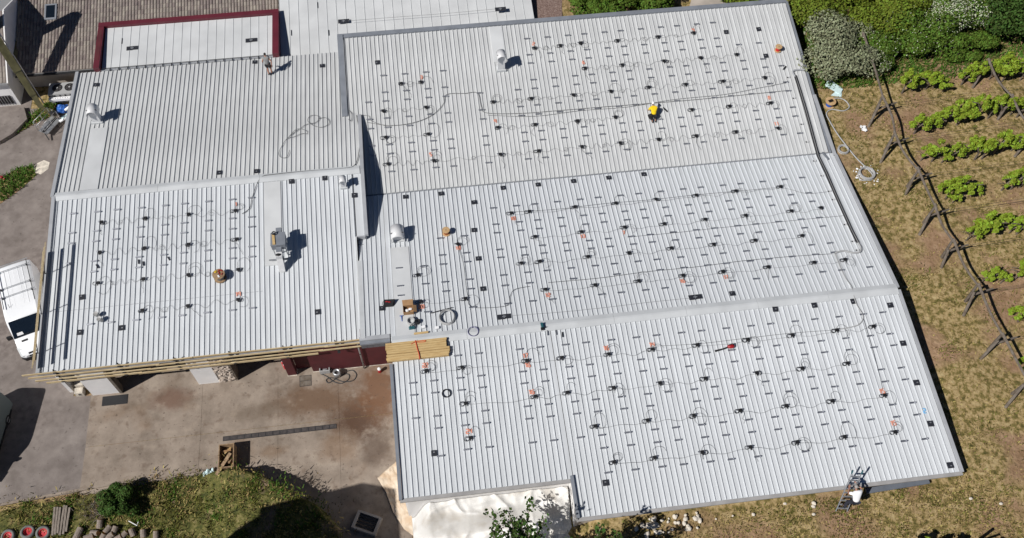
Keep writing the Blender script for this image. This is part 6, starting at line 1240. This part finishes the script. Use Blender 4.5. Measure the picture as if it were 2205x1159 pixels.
for k in range(34):
    a_ = random.uniform(0, 6.28); r_ = random.uniform(0.5, 1.05); b.obox((c.x + r_ * math.cos(a_), c.y + r_ * math.sin(a_), c.z + 0.08), (random.uniform(0.05, 0.16), random.uniform(0.04, 0.12), 0.02), Matrix.Rotation(random.uniform(0, 3), 3, 'Z') @ Matrix.Rotation(random.uniform(-0.6, 0.6), 3, 'X'))
tag(b.build('torn_wrapping', 'white_plastic'), 'scattered white scraps of wrapping around the larger conduit coil', 'litter', kind='stuff')
b = MB(); c = Vector((33.99, 8.34, 4.20))
for k in range(9): b.obox((c.x + random.uniform(-0.2, 0.2), c.y + random.uniform(-0.18, 0.18), c.z + 0.08 + 0.02 * k), (random.uniform(0.15, 0.3), random.uniform(0.12, 0.25), 0.015), Matrix.Rotation(random.uniform(0, 3), 3, 'Z') @ Matrix.Rotation(random.uniform(-0.6, 0.6), 3, 'X'))
tag(b.build('paper_litter', 'white_plastic'), 'crumpled white paper lying alone on the bare soil', 'litter')
# ================================================================ vegetation
def leaf_quads(b, n, fn, size):
    V, F = b.v, b.f
    for _ in range(n):
        p, nrm = fn(); s = size * random.uniform(0.6, 1.4)
        a = nrm.orthogonal().normalized(); a.rotate(Quaternion(nrm, random.uniform(0, 6.28))); c = nrm.cross(a); o = len(V)
        V += [tuple(p - a * s * 0.5), tuple(p + c * s * 0.36), tuple(p + a * s * 0.6), tuple(p - c * s * 0.36)]
        F.append((o, o + 1, o + 2, o + 3))
def rnd_unit(): 
    while True:
        v = Vector((random.uniform(-1, 1), random.uniform(-1, 1), random.uniform(-1, 1)))
        if 0.05 < v.length < 1: return v.normalized()
def crown_fn(r, seed, lobes=9, hollow=0.55, tiltn=0.8, scale_k=1.0):
    """points in clumps over a lumpy crown; leaves face outward with scatter"""
    rs = random.Random(seed); L = []
    for i in range(lobes):
        d = Vector((rs.uniform(-1, 1), rs.uniform(-1, 1), rs.uniform(-0.15, 1))); d = d.normalized() * rs.uniform(0.35, 0.8)
        L.append((Vector((d.x * r[0], d.y * r[1], d.z * r[2])), rs.uniform(0.25, 0.5)))
    def fn():
        c, k = random.choice(L); k = k * scale_k; u = rnd_unit(); q = random.uniform(hollow, 1.0) ** 0.6
        p = c + Vector((u.x * r[0] * k, u.y * r[1] * k, u.z * r[2] * k)) * q
        nn = (u + rnd_unit() * tiltn + Vector((0, 0, 0.35))).normalized()
        return p, nn
    return fn, L
def tree(name, label, cat, base, r, h, n, size, m, seed, group=None, trunk=0.12, m2=None, n2=0, lobes=9, stems=1):
    random.seed(seed)
    t = thing(name, label, cat, base, group)
    fn, L = crown_fn(r, seed, lobes)
    b = MB(); leaf_quads(b, n, lambda: (lambda q: (q[0] + Vector((0, 0, h)), q[1]))(fn()), size)
    part_obj('crown', b.mesh('crown', m), t)
    if m2:
        b = MB(); leaf_quads(b, n2, lambda: (lambda q: (q[0] * 1.04 + Vector((0, 0, h + 0.04)), (q[1] + Vector((0, 0, 0.6))).normalized()))(fn()), size * 0.62)
        part_obj('blossom', b.mesh('blossom', m2), t)
    b = MB(); b.tube([(0, 0, -0.2), (random.uniform(-0.1, 0.1), 0.05, h * 0.5), (0, 0, h)], [trunk, trunk * 0.8, trunk * 0.5], 7)
    for c, k in L[:6]: b.tube([(0, 0, h * 0.45), (c.x * 0.4, c.y * 0.4, h * 0.75 + c.z * 0.3), (c.x, c.y, h + c.z)], [trunk * 0.6, trunk * 0.4, trunk * 0.15], 5)
    part_obj('trunk', b.mesh('trunk', 'wood_old'), t)
    return t
def T(x, y): return Vector((x, y, terrain(x, y)))
# hedge and trees north-east
tree('grey_shrub', 'round silver-grey leaved shrub close to the north-east corner of the roof', 'shrub', T(33.9, 15.6), (3.6, 3.4, 2.2), 1.4, 13000, 0.17, 'leaf_grey', 11, trunk=0.1, lobes=22)
HG = 'shrubs of the north-east hedge'
tree('hedge_shrub', 'olive green shrub at the corner of the roof beyond the silver-grey shrub', 'shrub', T(33.6, 20.0), (3.2, 2.8, 2.1), 1.2, 9000, 0.18, 'leaf_olive', 12, HG, lobes=14)
tree('hedge_shrub', 'broad yellow-green shrub in the middle of the hedge', 'shrub', T(38.6, 19.6), (4.6, 3.4, 2.3), 1.3, 15000, 0.19, 'leaf_olive', 13, HG, lobes=18)
tree('hedge_shrub', 'low bright green shrub in front of the hedge behind the first trellis frame', 'shrub', T(38.0, 15.7), (3.2, 2.2, 1.6), 0.9, 9500, 0.16, 'leaf_green', 14, HG, m2='leaf_blossom', n2=700, lobes=14)
tree('hedge_shrub', 'dark green shrub left of the white blossom', 'shrub', T(41.6, 16.8), (3.3, 2.8, 2.0), 1.1, 10500, 0.17, 'leaf_green', 15, HG, m2='leaf_blossom', n2=500, lobes=16)
tree('blossom_shrub', 'tall shrub covered in white blossom within the hedge', 'shrub', T(44.4, 18.4), (2.8, 3.2, 2.6), 1.7, 9000, 0.17, 'leaf_green', 16, m2='leaf_blossom', n2=6500, lobes=16)
tree('dark_tree', 'dense dark green tree right of the white blossom', 'tree', T(48.4, 17.2), (4.0, 3.9, 3.0), 2.2, 18000, 0.18, 'leaf_dark', 17, trunk=0.2, lobes=24)
tree('dark_tree', 'dense dark green tree at the far end of the hedge', 'tree', T(53.4, 16.2), (4.2, 4.0, 3.0), 2.2, 17000, 0.18, 'leaf_dark', 18, trunk=0.2, lobes=24)
tree('hedge_shrub', 'low dark shrub under the white blossom facing the vines', 'shrub', T(45.2, 15.4), (2.6, 1.5, 1.3), 0.8, 6000, 0.16, 'leaf_green', 21, HG, lobes=12)
tree('dark_tree', 'dark leafy tree behind the north-east corner of the roof', 'tree', T(35.2, 23.8), (3.8, 3.2, 2.6), 1.9, 8000, 0.2, 'leaf_dark', 19, trunk=0.18, lobes=18)
tree('dark_tree', 'dark tree behind the yellow-green shrub', 'tree', T(41.5, 24.0), (4.6, 3.6, 2.6), 1.8, 8000, 0.2, 'leaf_green', 20, trunk=0.18, lobes=18)
tree('dark_tree', 'green tree behind the white blossom', 'tree', T(47.6, 23.0), (4.6, 3.8, 2.8), 2.0, 8000, 0.2, 'leaf_green', 22, trunk=0.18, lobes=18)
# garden behind the north trim of the large roof
for k, (x, y, r_, m_, lab) in enumerate(((14.9, 24.0, (2.4, 2.2, 0.9), 'leaf_green', 'low green shrub beside the gravel path'), (17.6, 24.0, (2.3, 1.9, 1.7), 'leaf_green', 'rounded garden shrub behind the roof, second from the path'), (20.6, 23.6, (2.2, 1.8, 1.6), 'leaf_green', 'garden shrub behind the roof, third from the path'), (27.2, 23.4, (2.4, 1.8, 1.3), 'leaf_olive', 'olive garden shrub near the north-east corner'), (19.0, 27.0, (2.6, 2.2, 1.9), 'leaf_dark', 'dark shrub in the back of the garden'))):
    q = T(x, y); tree('garden_shrub', lab, 'shrub', q, r_, 0.8, 6500, 0.19, m_, 40 + k, 'garden shrubs north of the large roof', lobes=14)
patch('garden_path', [(22.6, 21.2), (24.4, 21.2), (31.5, 22.4), (33.0, 25), (29, 26), (24, 24.2)], 4.4, 'plaster_old', 'pale paved strip behind the north trim')
random.seed(5)
# bushes and trees in the south-west
q = Vector((-22.05, -13.64, 0.00)); q.z = bank_h(q.x, q.y)
tree('bush', 'dense green bush on the grass bank behind the kerb', 'bush', q, (1.35, 1.25, 1.15), 0.75, 6500, 0.13, 'leaf_dark', 31, lobes=16)
q = Vector((-22.52, -12.64, 0.00)); q.z = bank_h(q.x, q.y)
tree('bush', 'small light green bush tip between kerb and dense bush', 'bush', q, (0.55, 0.5, 0.45), 0.35, 1200, 0.11, 'grass_fresh', 32, lobes=6)
q = Vector((-23.93, -13.67, 0.00)); q.z = bank_h(q.x, q.y)
b = MB()
random.seed(33)
for i in range(160):
    p = Vector((random.gauss(0, 0.55), random.gauss(0, 0.5), 0.05)); dv = Vector((random.uniform(-1, 1), random.uniform(-1, 1), random.uniform(0.05, 0.5))) * 0.4
    b.tube([q + p, q + p + dv * 0.5 + Vector((0, 0, 0.05)), q + p + dv], 0.012, 3)
tag(b.build('brushwood', 'wood_old'), 'heap of brown dry brushwood beside the dense bush', 'brushwood')
def near_tree(base, label, seed):
    """loose branched tree whose top reaches into the picture"""
    random.seed(seed); t = thing('fruit_tree', label, 'tree', base); tr = MB(); lf = MB()
    H = 7.2; tr.tube([(0, 0, -0.3), (0.1, 0.1, H * 0.4), (0.0, 0.2, H * 0.75)], [0.16, 0.12, 0.07], 8)
    for i in range(36):
        a = random.uniform(0, 6.28); r1 = random.uniform(0.9, 2.9); z1 = H * random.uniform(0.55, 1.05) - 0.25 * r1
        tip = Vector((r1 * math.cos(a) * 1.15, r1 * math.sin(a), z1 + 0.3)); st = Vector((0, 0.15, H * random.uniform(0.35, 0.7))); md = st.lerp(tip, 0.5) + Vector((0, 0, -0.15))
        P = smooth_path([st, md, tip], 5); tr.tube(P, [0.045 * (1 - 0.8 * k / len(P)) + 0.006 for k in range(len(P))], 5)
        for k in range(78):
            p = P[random.randrange(3, len(P))] + Vector((random.gauss(0, 0.16), random.gauss(0, 0.16), random.gauss(0, 0.12)))
            leaf_quads(lf, 1, lambda: (p, (rnd_unit() + Vector((0, 0, 0.9))).normalized()), 0.22)
    part_obj('crown', lf.mesh('crown', 'leaf_dark'), t); part_obj('trunk', tr.mesh('trunk', 'bark', True), t)
    return t
near_tree(Vector((3.2, -21.6, 1.6)), 'loose leafy fruit tree in front of the cream tarpaulin', 51)
near_tree(Vector((0.6, -22.6, 0.6)), 'leafy fruit tree left of the one before the tarpaulin', 53)
near_tree(Vector((6.2, -23.2, 3.4)), 'leafy fruit tree right of the one before the tarpaulin', 52)

# ================================================================ vineyard
TZ = 4.2
posts = [(35.9, 16.2), (35.30, 9.60), (35.10, 6.15), (35.65, 2.67), (35.75, -0.63), (36.05, -3.69), (36.40, -7.37), (36.65, -11.10), (36.95, -14.44), (37.2, -18.2), (37.5, -22.0)]
def end_frame(x, y, nxt, label, group, hgt=2.3):
    z = terrain(x, y); t = thing('vine_trellis', label, 'trellis', (x, y, z), group)
    MB().tube([(x, y, z - 0.2), (x - 0.06 + random.uniform(-0.15, 0.15), y + random.uniform(-0.12, 0.15), z + hgt)], [0.115, 0.09], 7).build('post', 'wood_old', t)
    jx, jy = random.uniform(-0.3, 0.25), random.uniform(-0.35, 0.3)
    MB().tube([(x - 0.6 + jx, y - 0.75 + jy, z - 0.05), (x - 0.02, y - 0.05, z + hgt * random.uniform(0.5, 0.75))], [0.11, 0.09], 7).build('brace', 'wood_old', t)
    MB().tube([(x + 0.04, y - 0.02, z + 0.9), (x + 1.5, y + 0.15, z + 1.25)], [0.09, 0.06], 7).build('arm', 'wood_old', t)
    if nxt:
        xn, yn = nxt; zn = terrain(xn, yn)
        p, q = Vector((x - 0.06, y + 0.1, z + hgt)), Vector((xn - 0.06, yn - 0.2, zn + hgt - 0.05)); m_ = p.lerp(q, 0.5) + Vector((random.uniform(-0.3, 0.3), 0, random.uniform(-0.25, 0.05)))
        MB().tube(smooth_path([p, m_, q], 4), [0.10, 0.10, 0.095, 0.09, 0.09, 0.085, 0.08, 0.08, 0.075], 7).build('beam', 'wood_old', t)
    return t
random.seed(61)
for i, (x, y) in enumerate(posts):
    end_frame(x, y, posts[i + 1] if i + 1 < len(posts) else None, 'weathered timber trellis end frame facing the roof, %s from the hedge' % nth(i + 1), 'trellis end frames facing the roof')
posts2 = [(44.9, 12.3), (45.4, 8.6), (45.7, 5.2), (46.1, 1.6), (46.4, -2.0), (46.8, -5.8)]
for i, (x, y) in enumerate(posts2):
    end_frame(x, y, posts2[i + 1] if i + 1 < len(posts2) else None, 'timber frame among the vines, %s from the hedge in the second trellis line' % nth(i + 1), 'frames of the second trellis line')
random.seed(62)
end_frame(30.0, -23.95, None, 'timber trellis frame south of the large roof beyond the ladder', 'trellis frames south of the roof', 2.6)
# wires of each row
for i, (x, y) in enumerate(posts[1:9]):
    b = MB()
    for z in (0.95, 1.3): b.tube([(x, y, terrain(x, y) + z), (x + 9, y + 0.5, terrain(x + 9, y) + z), (x + 20, y + 0.9, terrain(x + 20, y) + z)], 0.012, 4)
    tag(b.build('trellis_wire', 'cable'), 'thin wires running east from the %s trellis end frame from the hedge' % nth(i + 2), 'wire', 'wires of the vine rows')
def vine_mesh(seed):
    random.seed(seed); lf = MB(); st = MB(); fn, L = crown_fn((0.70, 0.52, 0.80), seed, 11, 0.1, 1.0, 0.62)
    leaf_quads(lf, 760, lambda: (lambda q: (q[0] + Vector((0.12, 0, 0.85)), (q[1] + Vector((0, 0, 0.3))).normalized()))(fn()), 0.12)
    st.tube([(0, 0, -0.1), (0.05, 0.02, 0.5), (0.3, 0.05, 0.95)], [0.05, 0.04, 0.03], 6); st.tube([(0.05, 0.02, 0.5), (-0.3, 0, 0.9), (-0.7, 0.02, 0.95)], [0.03, 0.025, 0.015], 5)
    return lf.mesh('foliage', 'leaf_vine'), st.mesh('stem', 'wood_old')
VM = [vine_mesh(70 + k) for k in range(5)]
VINES = [(38.3, 11.6), (39.2, 11.7), (41.7, 11.4), (43.5, 12.0), (44.2, 12.2), (45.9, 12.2), (46.6, 12.3), (49.0, 12.3), (37.9, 7.5), (38.7, 7.7), (39.4, 7.9), (40.1, 8.1), (41.9, 8.8), (43.1, 8.4), (44.2, 8.3), (45.2, 8.4), (46.2, 8.5), (47.2, 8.5), (37.5, 4.9), (38.3, 4.7), (39.0, 4.5), (39.8, 4.7), (40.6, 4.9), (41.3, 5.0), (44.0, 5.0), (44.8, 5.0), (45.6, 5.0), (46.5, 5.1),
         (38.2, 1.3), (38.6, 0.9), (42.6, 1.5), (43.3, 1.5), (44.1, 1.6), (44.9, 1.6), (38.3, -2.5), (38.9, -2.3), (39.6, -2.2), (40.4, -2.0), (41.0, -1.9), (38.1, -6.0), (38.8, -5.9), (41.0, -5.9), (41.8, -5.8), (39.5, -9.3), (40.0, -9.8), (41.2, -9.2), (38.6, -12.8), (39.7, -12.6), (38.6, -16.5), (34.4, -25.1), (31.6, -24.3), (28.4, -24.0), (26.6, -23.8), (33.0, -24.6), (48.2, 12.4), (47.6, 5.1), (45.8, 1.7), (46.8, 1.7), (44.8, -1.6), (45.8, -1.5), (43.2, -5.6), (44.0, -5.5), (42.3, -9.0), (40.8, -12.4)] + [(x + random.uniform(-0.2, 0.2), y + 0.05 * (x - 40) + random.uniform(-0.15, 0.15)) for y, x0, x1 in ((11.7, 40.2, 41.2), (11.6, 46.8, 51), (8.0, 40.6, 41.6), (8.0, 46.8, 50), (4.6, 41.6, 43.6), (4.6, 46.6, 49), (1.3, 39.2, 40.4), (1.2, 45.0, 48), (-2.4, 41.6, 44.6), (-6.1, 39.6, 41), (-6.2, 41.8, 43), (-9.6, 40.4, 42)) for x in [x0 + 0.8 * k for k in range(int((x1 - x0) / 0.8) + 1)]]
random.seed(77); VN = {}
for i, (x, y) in enumerate(sorted(VINES)):
    rowk = min(range(len(posts)), key=lambda k: abs(posts[k][1] + (x - posts[k][0]) * 0.12 - y)); VN[rowk] = VN.get(rowk, 0) + 1
    t = thing('vine', 'bright green grapevine, %s from the roof in the row of the %s end frame' % (nth(VN[rowk]), nth(rowk + 1)), 'vine', (x, y, terrain(x, y)), 'grapevines in rows')
    s = random.uniform(1.0, 1.75); t.scale = (s * random.uniform(0.7, 1.2), s, s * random.uniform(0.8, 1.2)); t.rotation_euler = (0, 0, random.choice((0, math.pi)) + random.uniform(-0.2, 0.2))
    f, st = VM[i % 5]; part_obj('foliage', f, t); part_obj('stem', st, t)

# ================================================================ ladder and people
lb, lt = Vector((23.25, -20.72, 4.25)), Vector((24.02, -19.12, 6.35))
ld = thing('ladder', 'grey aluminium ladder leaning on the south eave', 'ladder', lb)
dirv = (lt - lb); side = Vector((1, -0.15, 0)).normalized() * 0.30
for s in (-1, 1): MB().bar(lb + side * s * 1.15, lt + side * s * 0.95, 0.05, 0.10).build('stile', 'galvanised', ld)
for k in range(9):
    f = (k + 0.7) / 9.4; p = lb + dirv * f; MB().bar(p - side * (1.12 - 0.2 * f), p + side * (1.12 - 0.2 * f), 0.09, 0.05).build('rung', 'galvanised', ld)
for s in (-1, 1): MB().bar(lt + side * s, lt + side * s + dirv.normalized() * 0.25, 0.07, 0.1).build('end_cap', 'teal_plastic', ld)

def skin_obj(name, pts, edges, m, parent, sub=2):
    """one continuous skin over a jointed skeleton; pts: (x, y, z, radius)"""
    me = bpy.data.meshes.new(name); me.from_pydata([p[:3] for p in pts], edges, []); me.materials.append(MATS[m])
    o = bpy.data.objects.new(name, me); col.objects.link(o); o.parent = parent
    md = o.modifiers.new('skin', 'SKIN'); md.use_smooth_shade = True
    if not me.skin_vertices: me.attributes  # layer is created with the modifier
    sv = me.skin_vertices[0].data
    for i, p in enumerate(pts):
        r_ = p[3]; sv[i].radius = r_ if isinstance(r_, tuple) else (r_, r_); sv[i].use_root = (i == 0)
    ss = o.modifiers.new('sub', 'SUBSURF'); ss.levels = sub; ss.render_levels = sub
    return o
def hand(parent, w, d, m):
    """palm with four fingers and a side thumb, at wrist w pointing along d"""
    w, d = Vector(w), Vector(d).normalized(); s = d.orthogonal().normalized(); u = d.cross(s); b = MB()
    b.hexa([w - s * 0.04 - u * 0.014, w + s * 0.04 - u * 0.014, w + s * 0.045 - u * 0.014 + d * 0.10, w - s * 0.045 - u * 0.014 + d * 0.10], [w - s * 0.04 + u * 0.014, w + s * 0.04 + u * 0.014, w + s * 0.045 + u * 0.014 + d * 0.10, w - s * 0.045 + u * 0.014 + d * 0.10])
    for k, l in enumerate((0.075, 0.09, 0.085, 0.065)):
        p = w + d * 0.095 + s * (-0.034 + 0.0227 * k); b.tube([p, p + d * l * 0.55 - u * 0.012, p + d * l * 0.85 - u * 0.04], [0.011, 0.010, 0.008], 6)
    p = w + d * 0.035 - s * 0.04; b.tube([p, p - s * 0.035 + d * 0.035, p - s * 0.04 + d * 0.07 - u * 0.01], [0.013, 0.011, 0.009], 6)
    o = b.build('hand', m, parent); return o
def headpart(parent, c, fwd, skin, hair, cap=None):
    """head with face, ears and hair or cap, facing fwd"""
    c = Vector(c); f = Vector(fwd); f = Vector((f.x, f.y, 0)).normalized(); s = Vector((-f.y, f.x, 0))
    h = MB().ball(c, (0.082, 0.082, 0.118), 14, 10)
    h.v = [tuple(Vector(v) + f * (0.018 if (Vector(v) - c).dot(f) > 0.03 else 0.0)) for v in h.v]
    h.ball(c + f * 0.105 - Vector((0, 0, 0.012)), (0.016, 0.016, 0.026), 6, 5)
    for k in (-1, 1): h.ball(c + s * 0.083 * k, (0.018, 0.018, 0.032), 6, 5)
    hd = h.build('head', skin, parent, True)
    e = MB()
    for k in (-1, 1): e.ball(c + f * 0.092 + s * 0.034 * k + Vector((0, 0, 0.012)), 0.012, 6, 5)
    e.build('eyes', 'hair_dark', hd); MB().ball(c + f * 0.094 - Vector((0, 0, 0.055)), (0.024, 0.024, 0.007), 7, 4).build('mouth', 'skin_burnt', hd)
    MB().ball(c + Vector((0, 0, 0.028)) - f * 0.014, (0.09, 0.09, 0.106), 14, 8).build('hair', hair, hd, True)
    if cap:
        MB().ball(c + Vector((0, 0, 0.05)) - f * 0.004, (0.1, 0.1, 0.095), 14, 8).build('cap', cap, hd, True)
        MB().hexa([c + f * 0.07 + s * 0.075 + Vector((0, 0, 0.06)), c + f * 0.07 - s * 0.075 + Vector((0, 0, 0.06)), c + f * 0.19 - s * 0.05 + Vector((0, 0, 0.04)), c + f * 0.19 + s * 0.05 + Vector((0, 0, 0.04))], [c + f * 0.07 + s * 0.075 + Vector((0, 0, 0.075)), c + f * 0.07 - s * 0.075 + Vector((0, 0, 0.075)), c + f * 0.19 - s * 0.05 + Vector((0, 0, 0.052)), c + f * 0.19 + s * 0.05 + Vector((0, 0, 0.052))]).build('peak', cap, hd)
    return hd
def person(label, base, J, top, legs, skin, hair, cap=None, face=(0, 1, 0), short_sleeve=True, shorts=False, shoe='cloth_dark', size=1.08):
    """J: joints relative to base; body is one continuous skin, clothes lie over it"""
    t = thing('person', label, 'person', base)
    g_ = lambda k, r_: (*J[k], r_)
    K = ['pelvis', 'waist', 'chest', 'neck', 'skull', 'shL', 'elL', 'wrL', 'shR', 'elR', 'wrR', 'hipL', 'knL', 'anL', 'toL', 'hipR', 'knR', 'anR', 'toR']
    Rr = [(0.14, 0.11), (0.13, 0.10), (0.165, 0.11), 0.06, 0.065, 0.066, 0.05, 0.038, 0.066, 0.05, 0.038, 0.098, 0.072, 0.05, 0.038, 0.098, 0.072, 0.05, 0.038]
    E_ = [(0, 1), (1, 2), (2, 3), (3, 4), (2, 5), (5, 6), (6, 7), (2, 8), (8, 9), (9, 10), (0, 11), (11, 12), (12, 13), (13, 14), (0, 15), (15, 16), (16, 17), (17, 18)]
    skin_obj('body', [g_(k, r_) for k, r_ in zip(K, Rr)], E_, skin, t)
    mid = lambda a, b_, f: tuple(Vector(J[a]).lerp(Vector(J[b_]), f))
    f = 0.75 if short_sleeve else 0.12
    skin_obj('shirt', [(*mid('pelvis', 'waist', -0.15), (0.19, 0.15)), (*J['waist'], (0.195, 0.155)), (*J['chest'], (0.225, 0.165)), (*mid('chest', 'neck', 0.75), 0.085), (*J['shL'], 0.10), (*mid('shL', 'elL', f), 0.084), (*J['shR'], 0.10), (*mid('shR', 'elR', f), 0.084)],
             [(0, 1), (1, 2), (2, 3), (2, 4), (4, 5), (2, 6), (6, 7)], top, t)
    lf = 0.75 if shorts else 1.06
    if shorts:
        skin_obj('shorts', [(*J['pelvis'], (0.18, 0.145)), (*J['hipL'], 0.13), (*mid('hipL', 'knL', lf), 0.12), (*J['hipR'], 0.13), (*mid('hipR', 'knR', lf), 0.12)], [(0, 1), (1, 2), (0, 3), (3, 4)], legs, t)
    else:
        skin_obj('trousers', [(*J['pelvis'], (0.18, 0.145)), (*J['hipL'], 0.135), (*J['knL'], 0.105), (*mid('knL', 'anL', lf), 0.085), (*J['hipR'], 0.135), (*J['knR'], 0.105), (*mid('knR', 'anR', lf), 0.085)], [(0, 1), (1, 2), (2, 3), (0, 4), (4, 5), (5, 6)], legs, t)
    B = Vector(base)
    for s in 'LR':
        hand(t, B + Vector(J['wr' + s]), Vector(J['wr' + s]) - Vector(J['el' + s]), skin)
        a_, b_ = Vector(J['an' + s]), Vector(J['to' + s]); dv = (b_ - a_).normalized()
        MB().tube([B + a_ - dv * 0.05 - Vector((0, 0, 0.0)), B + a_ + dv * 0.08 - Vector((0, 0, 0.03)), B + b_ + dv * 0.06], [0.05, 0.056, 0.036], 8).build('shoe', shoe, t, True)
    headpart(t, B + Vector(J['skull']) + Vector((0, 0, 0.06)), face, skin, hair, cap)
    t.scale = (size, size, size)
    return t
# man walking up the workshop roof, leaning forward
base = Vector((-11.67, 18.55, 4.88)); base.z = rz('LU', base.y) + RIB_H
J = dict(pelvis=(-0.03, 0.12, 0.92), waist=(-0.05, 0.18, 1.08), chest=(-0.07, 0.30, 1.30), neck=(-0.09, 0.40, 1.47), skull=(-0.10, 0.46, 1.55), shL=(-0.26, 0.28, 1.38), elL=(-0.36, 0.22, 1.12), wrL=(-0.40, 0.38, 0.92), shR=(0.11, 0.30, 1.38), elR=(0.28, 0.16, 1.15), wrR=(0.26, 0.02, 0.92),
         hipL=(-0.13, 0.12, 0.88), knL=(-0.13, 0.18, 0.48), anL=(-0.10, -0.08, 0.10), toL=(-0.08, 0.08, 0.04), hipR=(0.07, 0.10, 0.88), knR=(0.10, 0.16, 0.47), anR=(0.10, 0.02, 0.09), toR=(0.12, 0.2, 0.05))
person('dark-haired person in grey sleeveless top and dark shorts walking up the workshop roof', base, J, 'cloth_grey', 'cloth_dark', 'skin', 'hair_dark', None, (-0.1, 1, 0), False, True)
# kneeling worker in yellow
base = Vector((17.64, 10.61, 4.92)); base.z = rz('A', base.y) + RIB_H
J = dict(pelvis=(0.02, 0.10, 0.36), waist=(0.03, 0.20, 0.50), chest=(0.04, 0.46, 0.66), neck=(0.04, 0.66, 0.74), skull=(0.04, 0.78, 0.74), shL=(-0.17, 0.50, 0.68), elL=(-0.30, 0.52, 0.40), wrL=(-0.20, 0.76, 0.20), shR=(0.24, 0.50, 0.68), elR=(0.32, 0.60, 0.40), wrR=(0.16, 0.82, 0.20),
         hipL=(-0.10, 0.10, 0.34), knL=(-0.30, 0.30, 0.10), anL=(-0.13, -0.16, 0.12), toL=(-0.10, -0.30, 0.05), hipR=(0.13, 0.10, 0.34), knR=(0.20, 0.42, 0.10), anR=(0.12, -0.10, 0.12), toR=(0.12, -0.26, 0.05))
person('kneeling person in bright yellow shirt and white cap working on the north slope', base, J, 'cloth_yellow', 'cloth_dark', 'skin', 'hair_dark', 'cloth_white', (0, 1, 0), True, False)
# man on the ladder
base = lb + dirv * 0.22 + Vector((-0.22, -0.38, -0.05))
J = dict(pelvis=(0.42, 0.10, 0.98), waist=(0.44, 0.20, 1.14), chest=(0.45, 0.40, 1.36), neck=(0.44, 0.58, 1.50), skull=(0.42, 0.70, 1.55), shL=(0.22, 0.42, 1.42), elL=(0.06, 0.52, 1.22), wrL=(0.22, 0.80, 1.20), shR=(0.66, 0.44, 1.42), elR=(0.80, 0.62, 1.34), wrR=(0.62, 0.92, 1.34),
         hipL=(0.30, 0.10, 0.94), knL=(0.16, 0.24, 0.56), anL=(0.08, 0.10, 0.14), toL=(0.08, 0.24, 0.10), hipR=(0.52, 0.12, 0.94), knR=(0.46, 0.34, 0.62), anR=(0.28, 0.22, 0.34), toR=(0.28, 0.36, 0.30))
person('person in white shirt and grey cap climbing the ladder at the south eave', base, J, 'cloth_white', 'cloth_navy', 'skin', 'hair_grey', 'hair_grey', (-0.1, 1, 0), True, False, size=1.15)
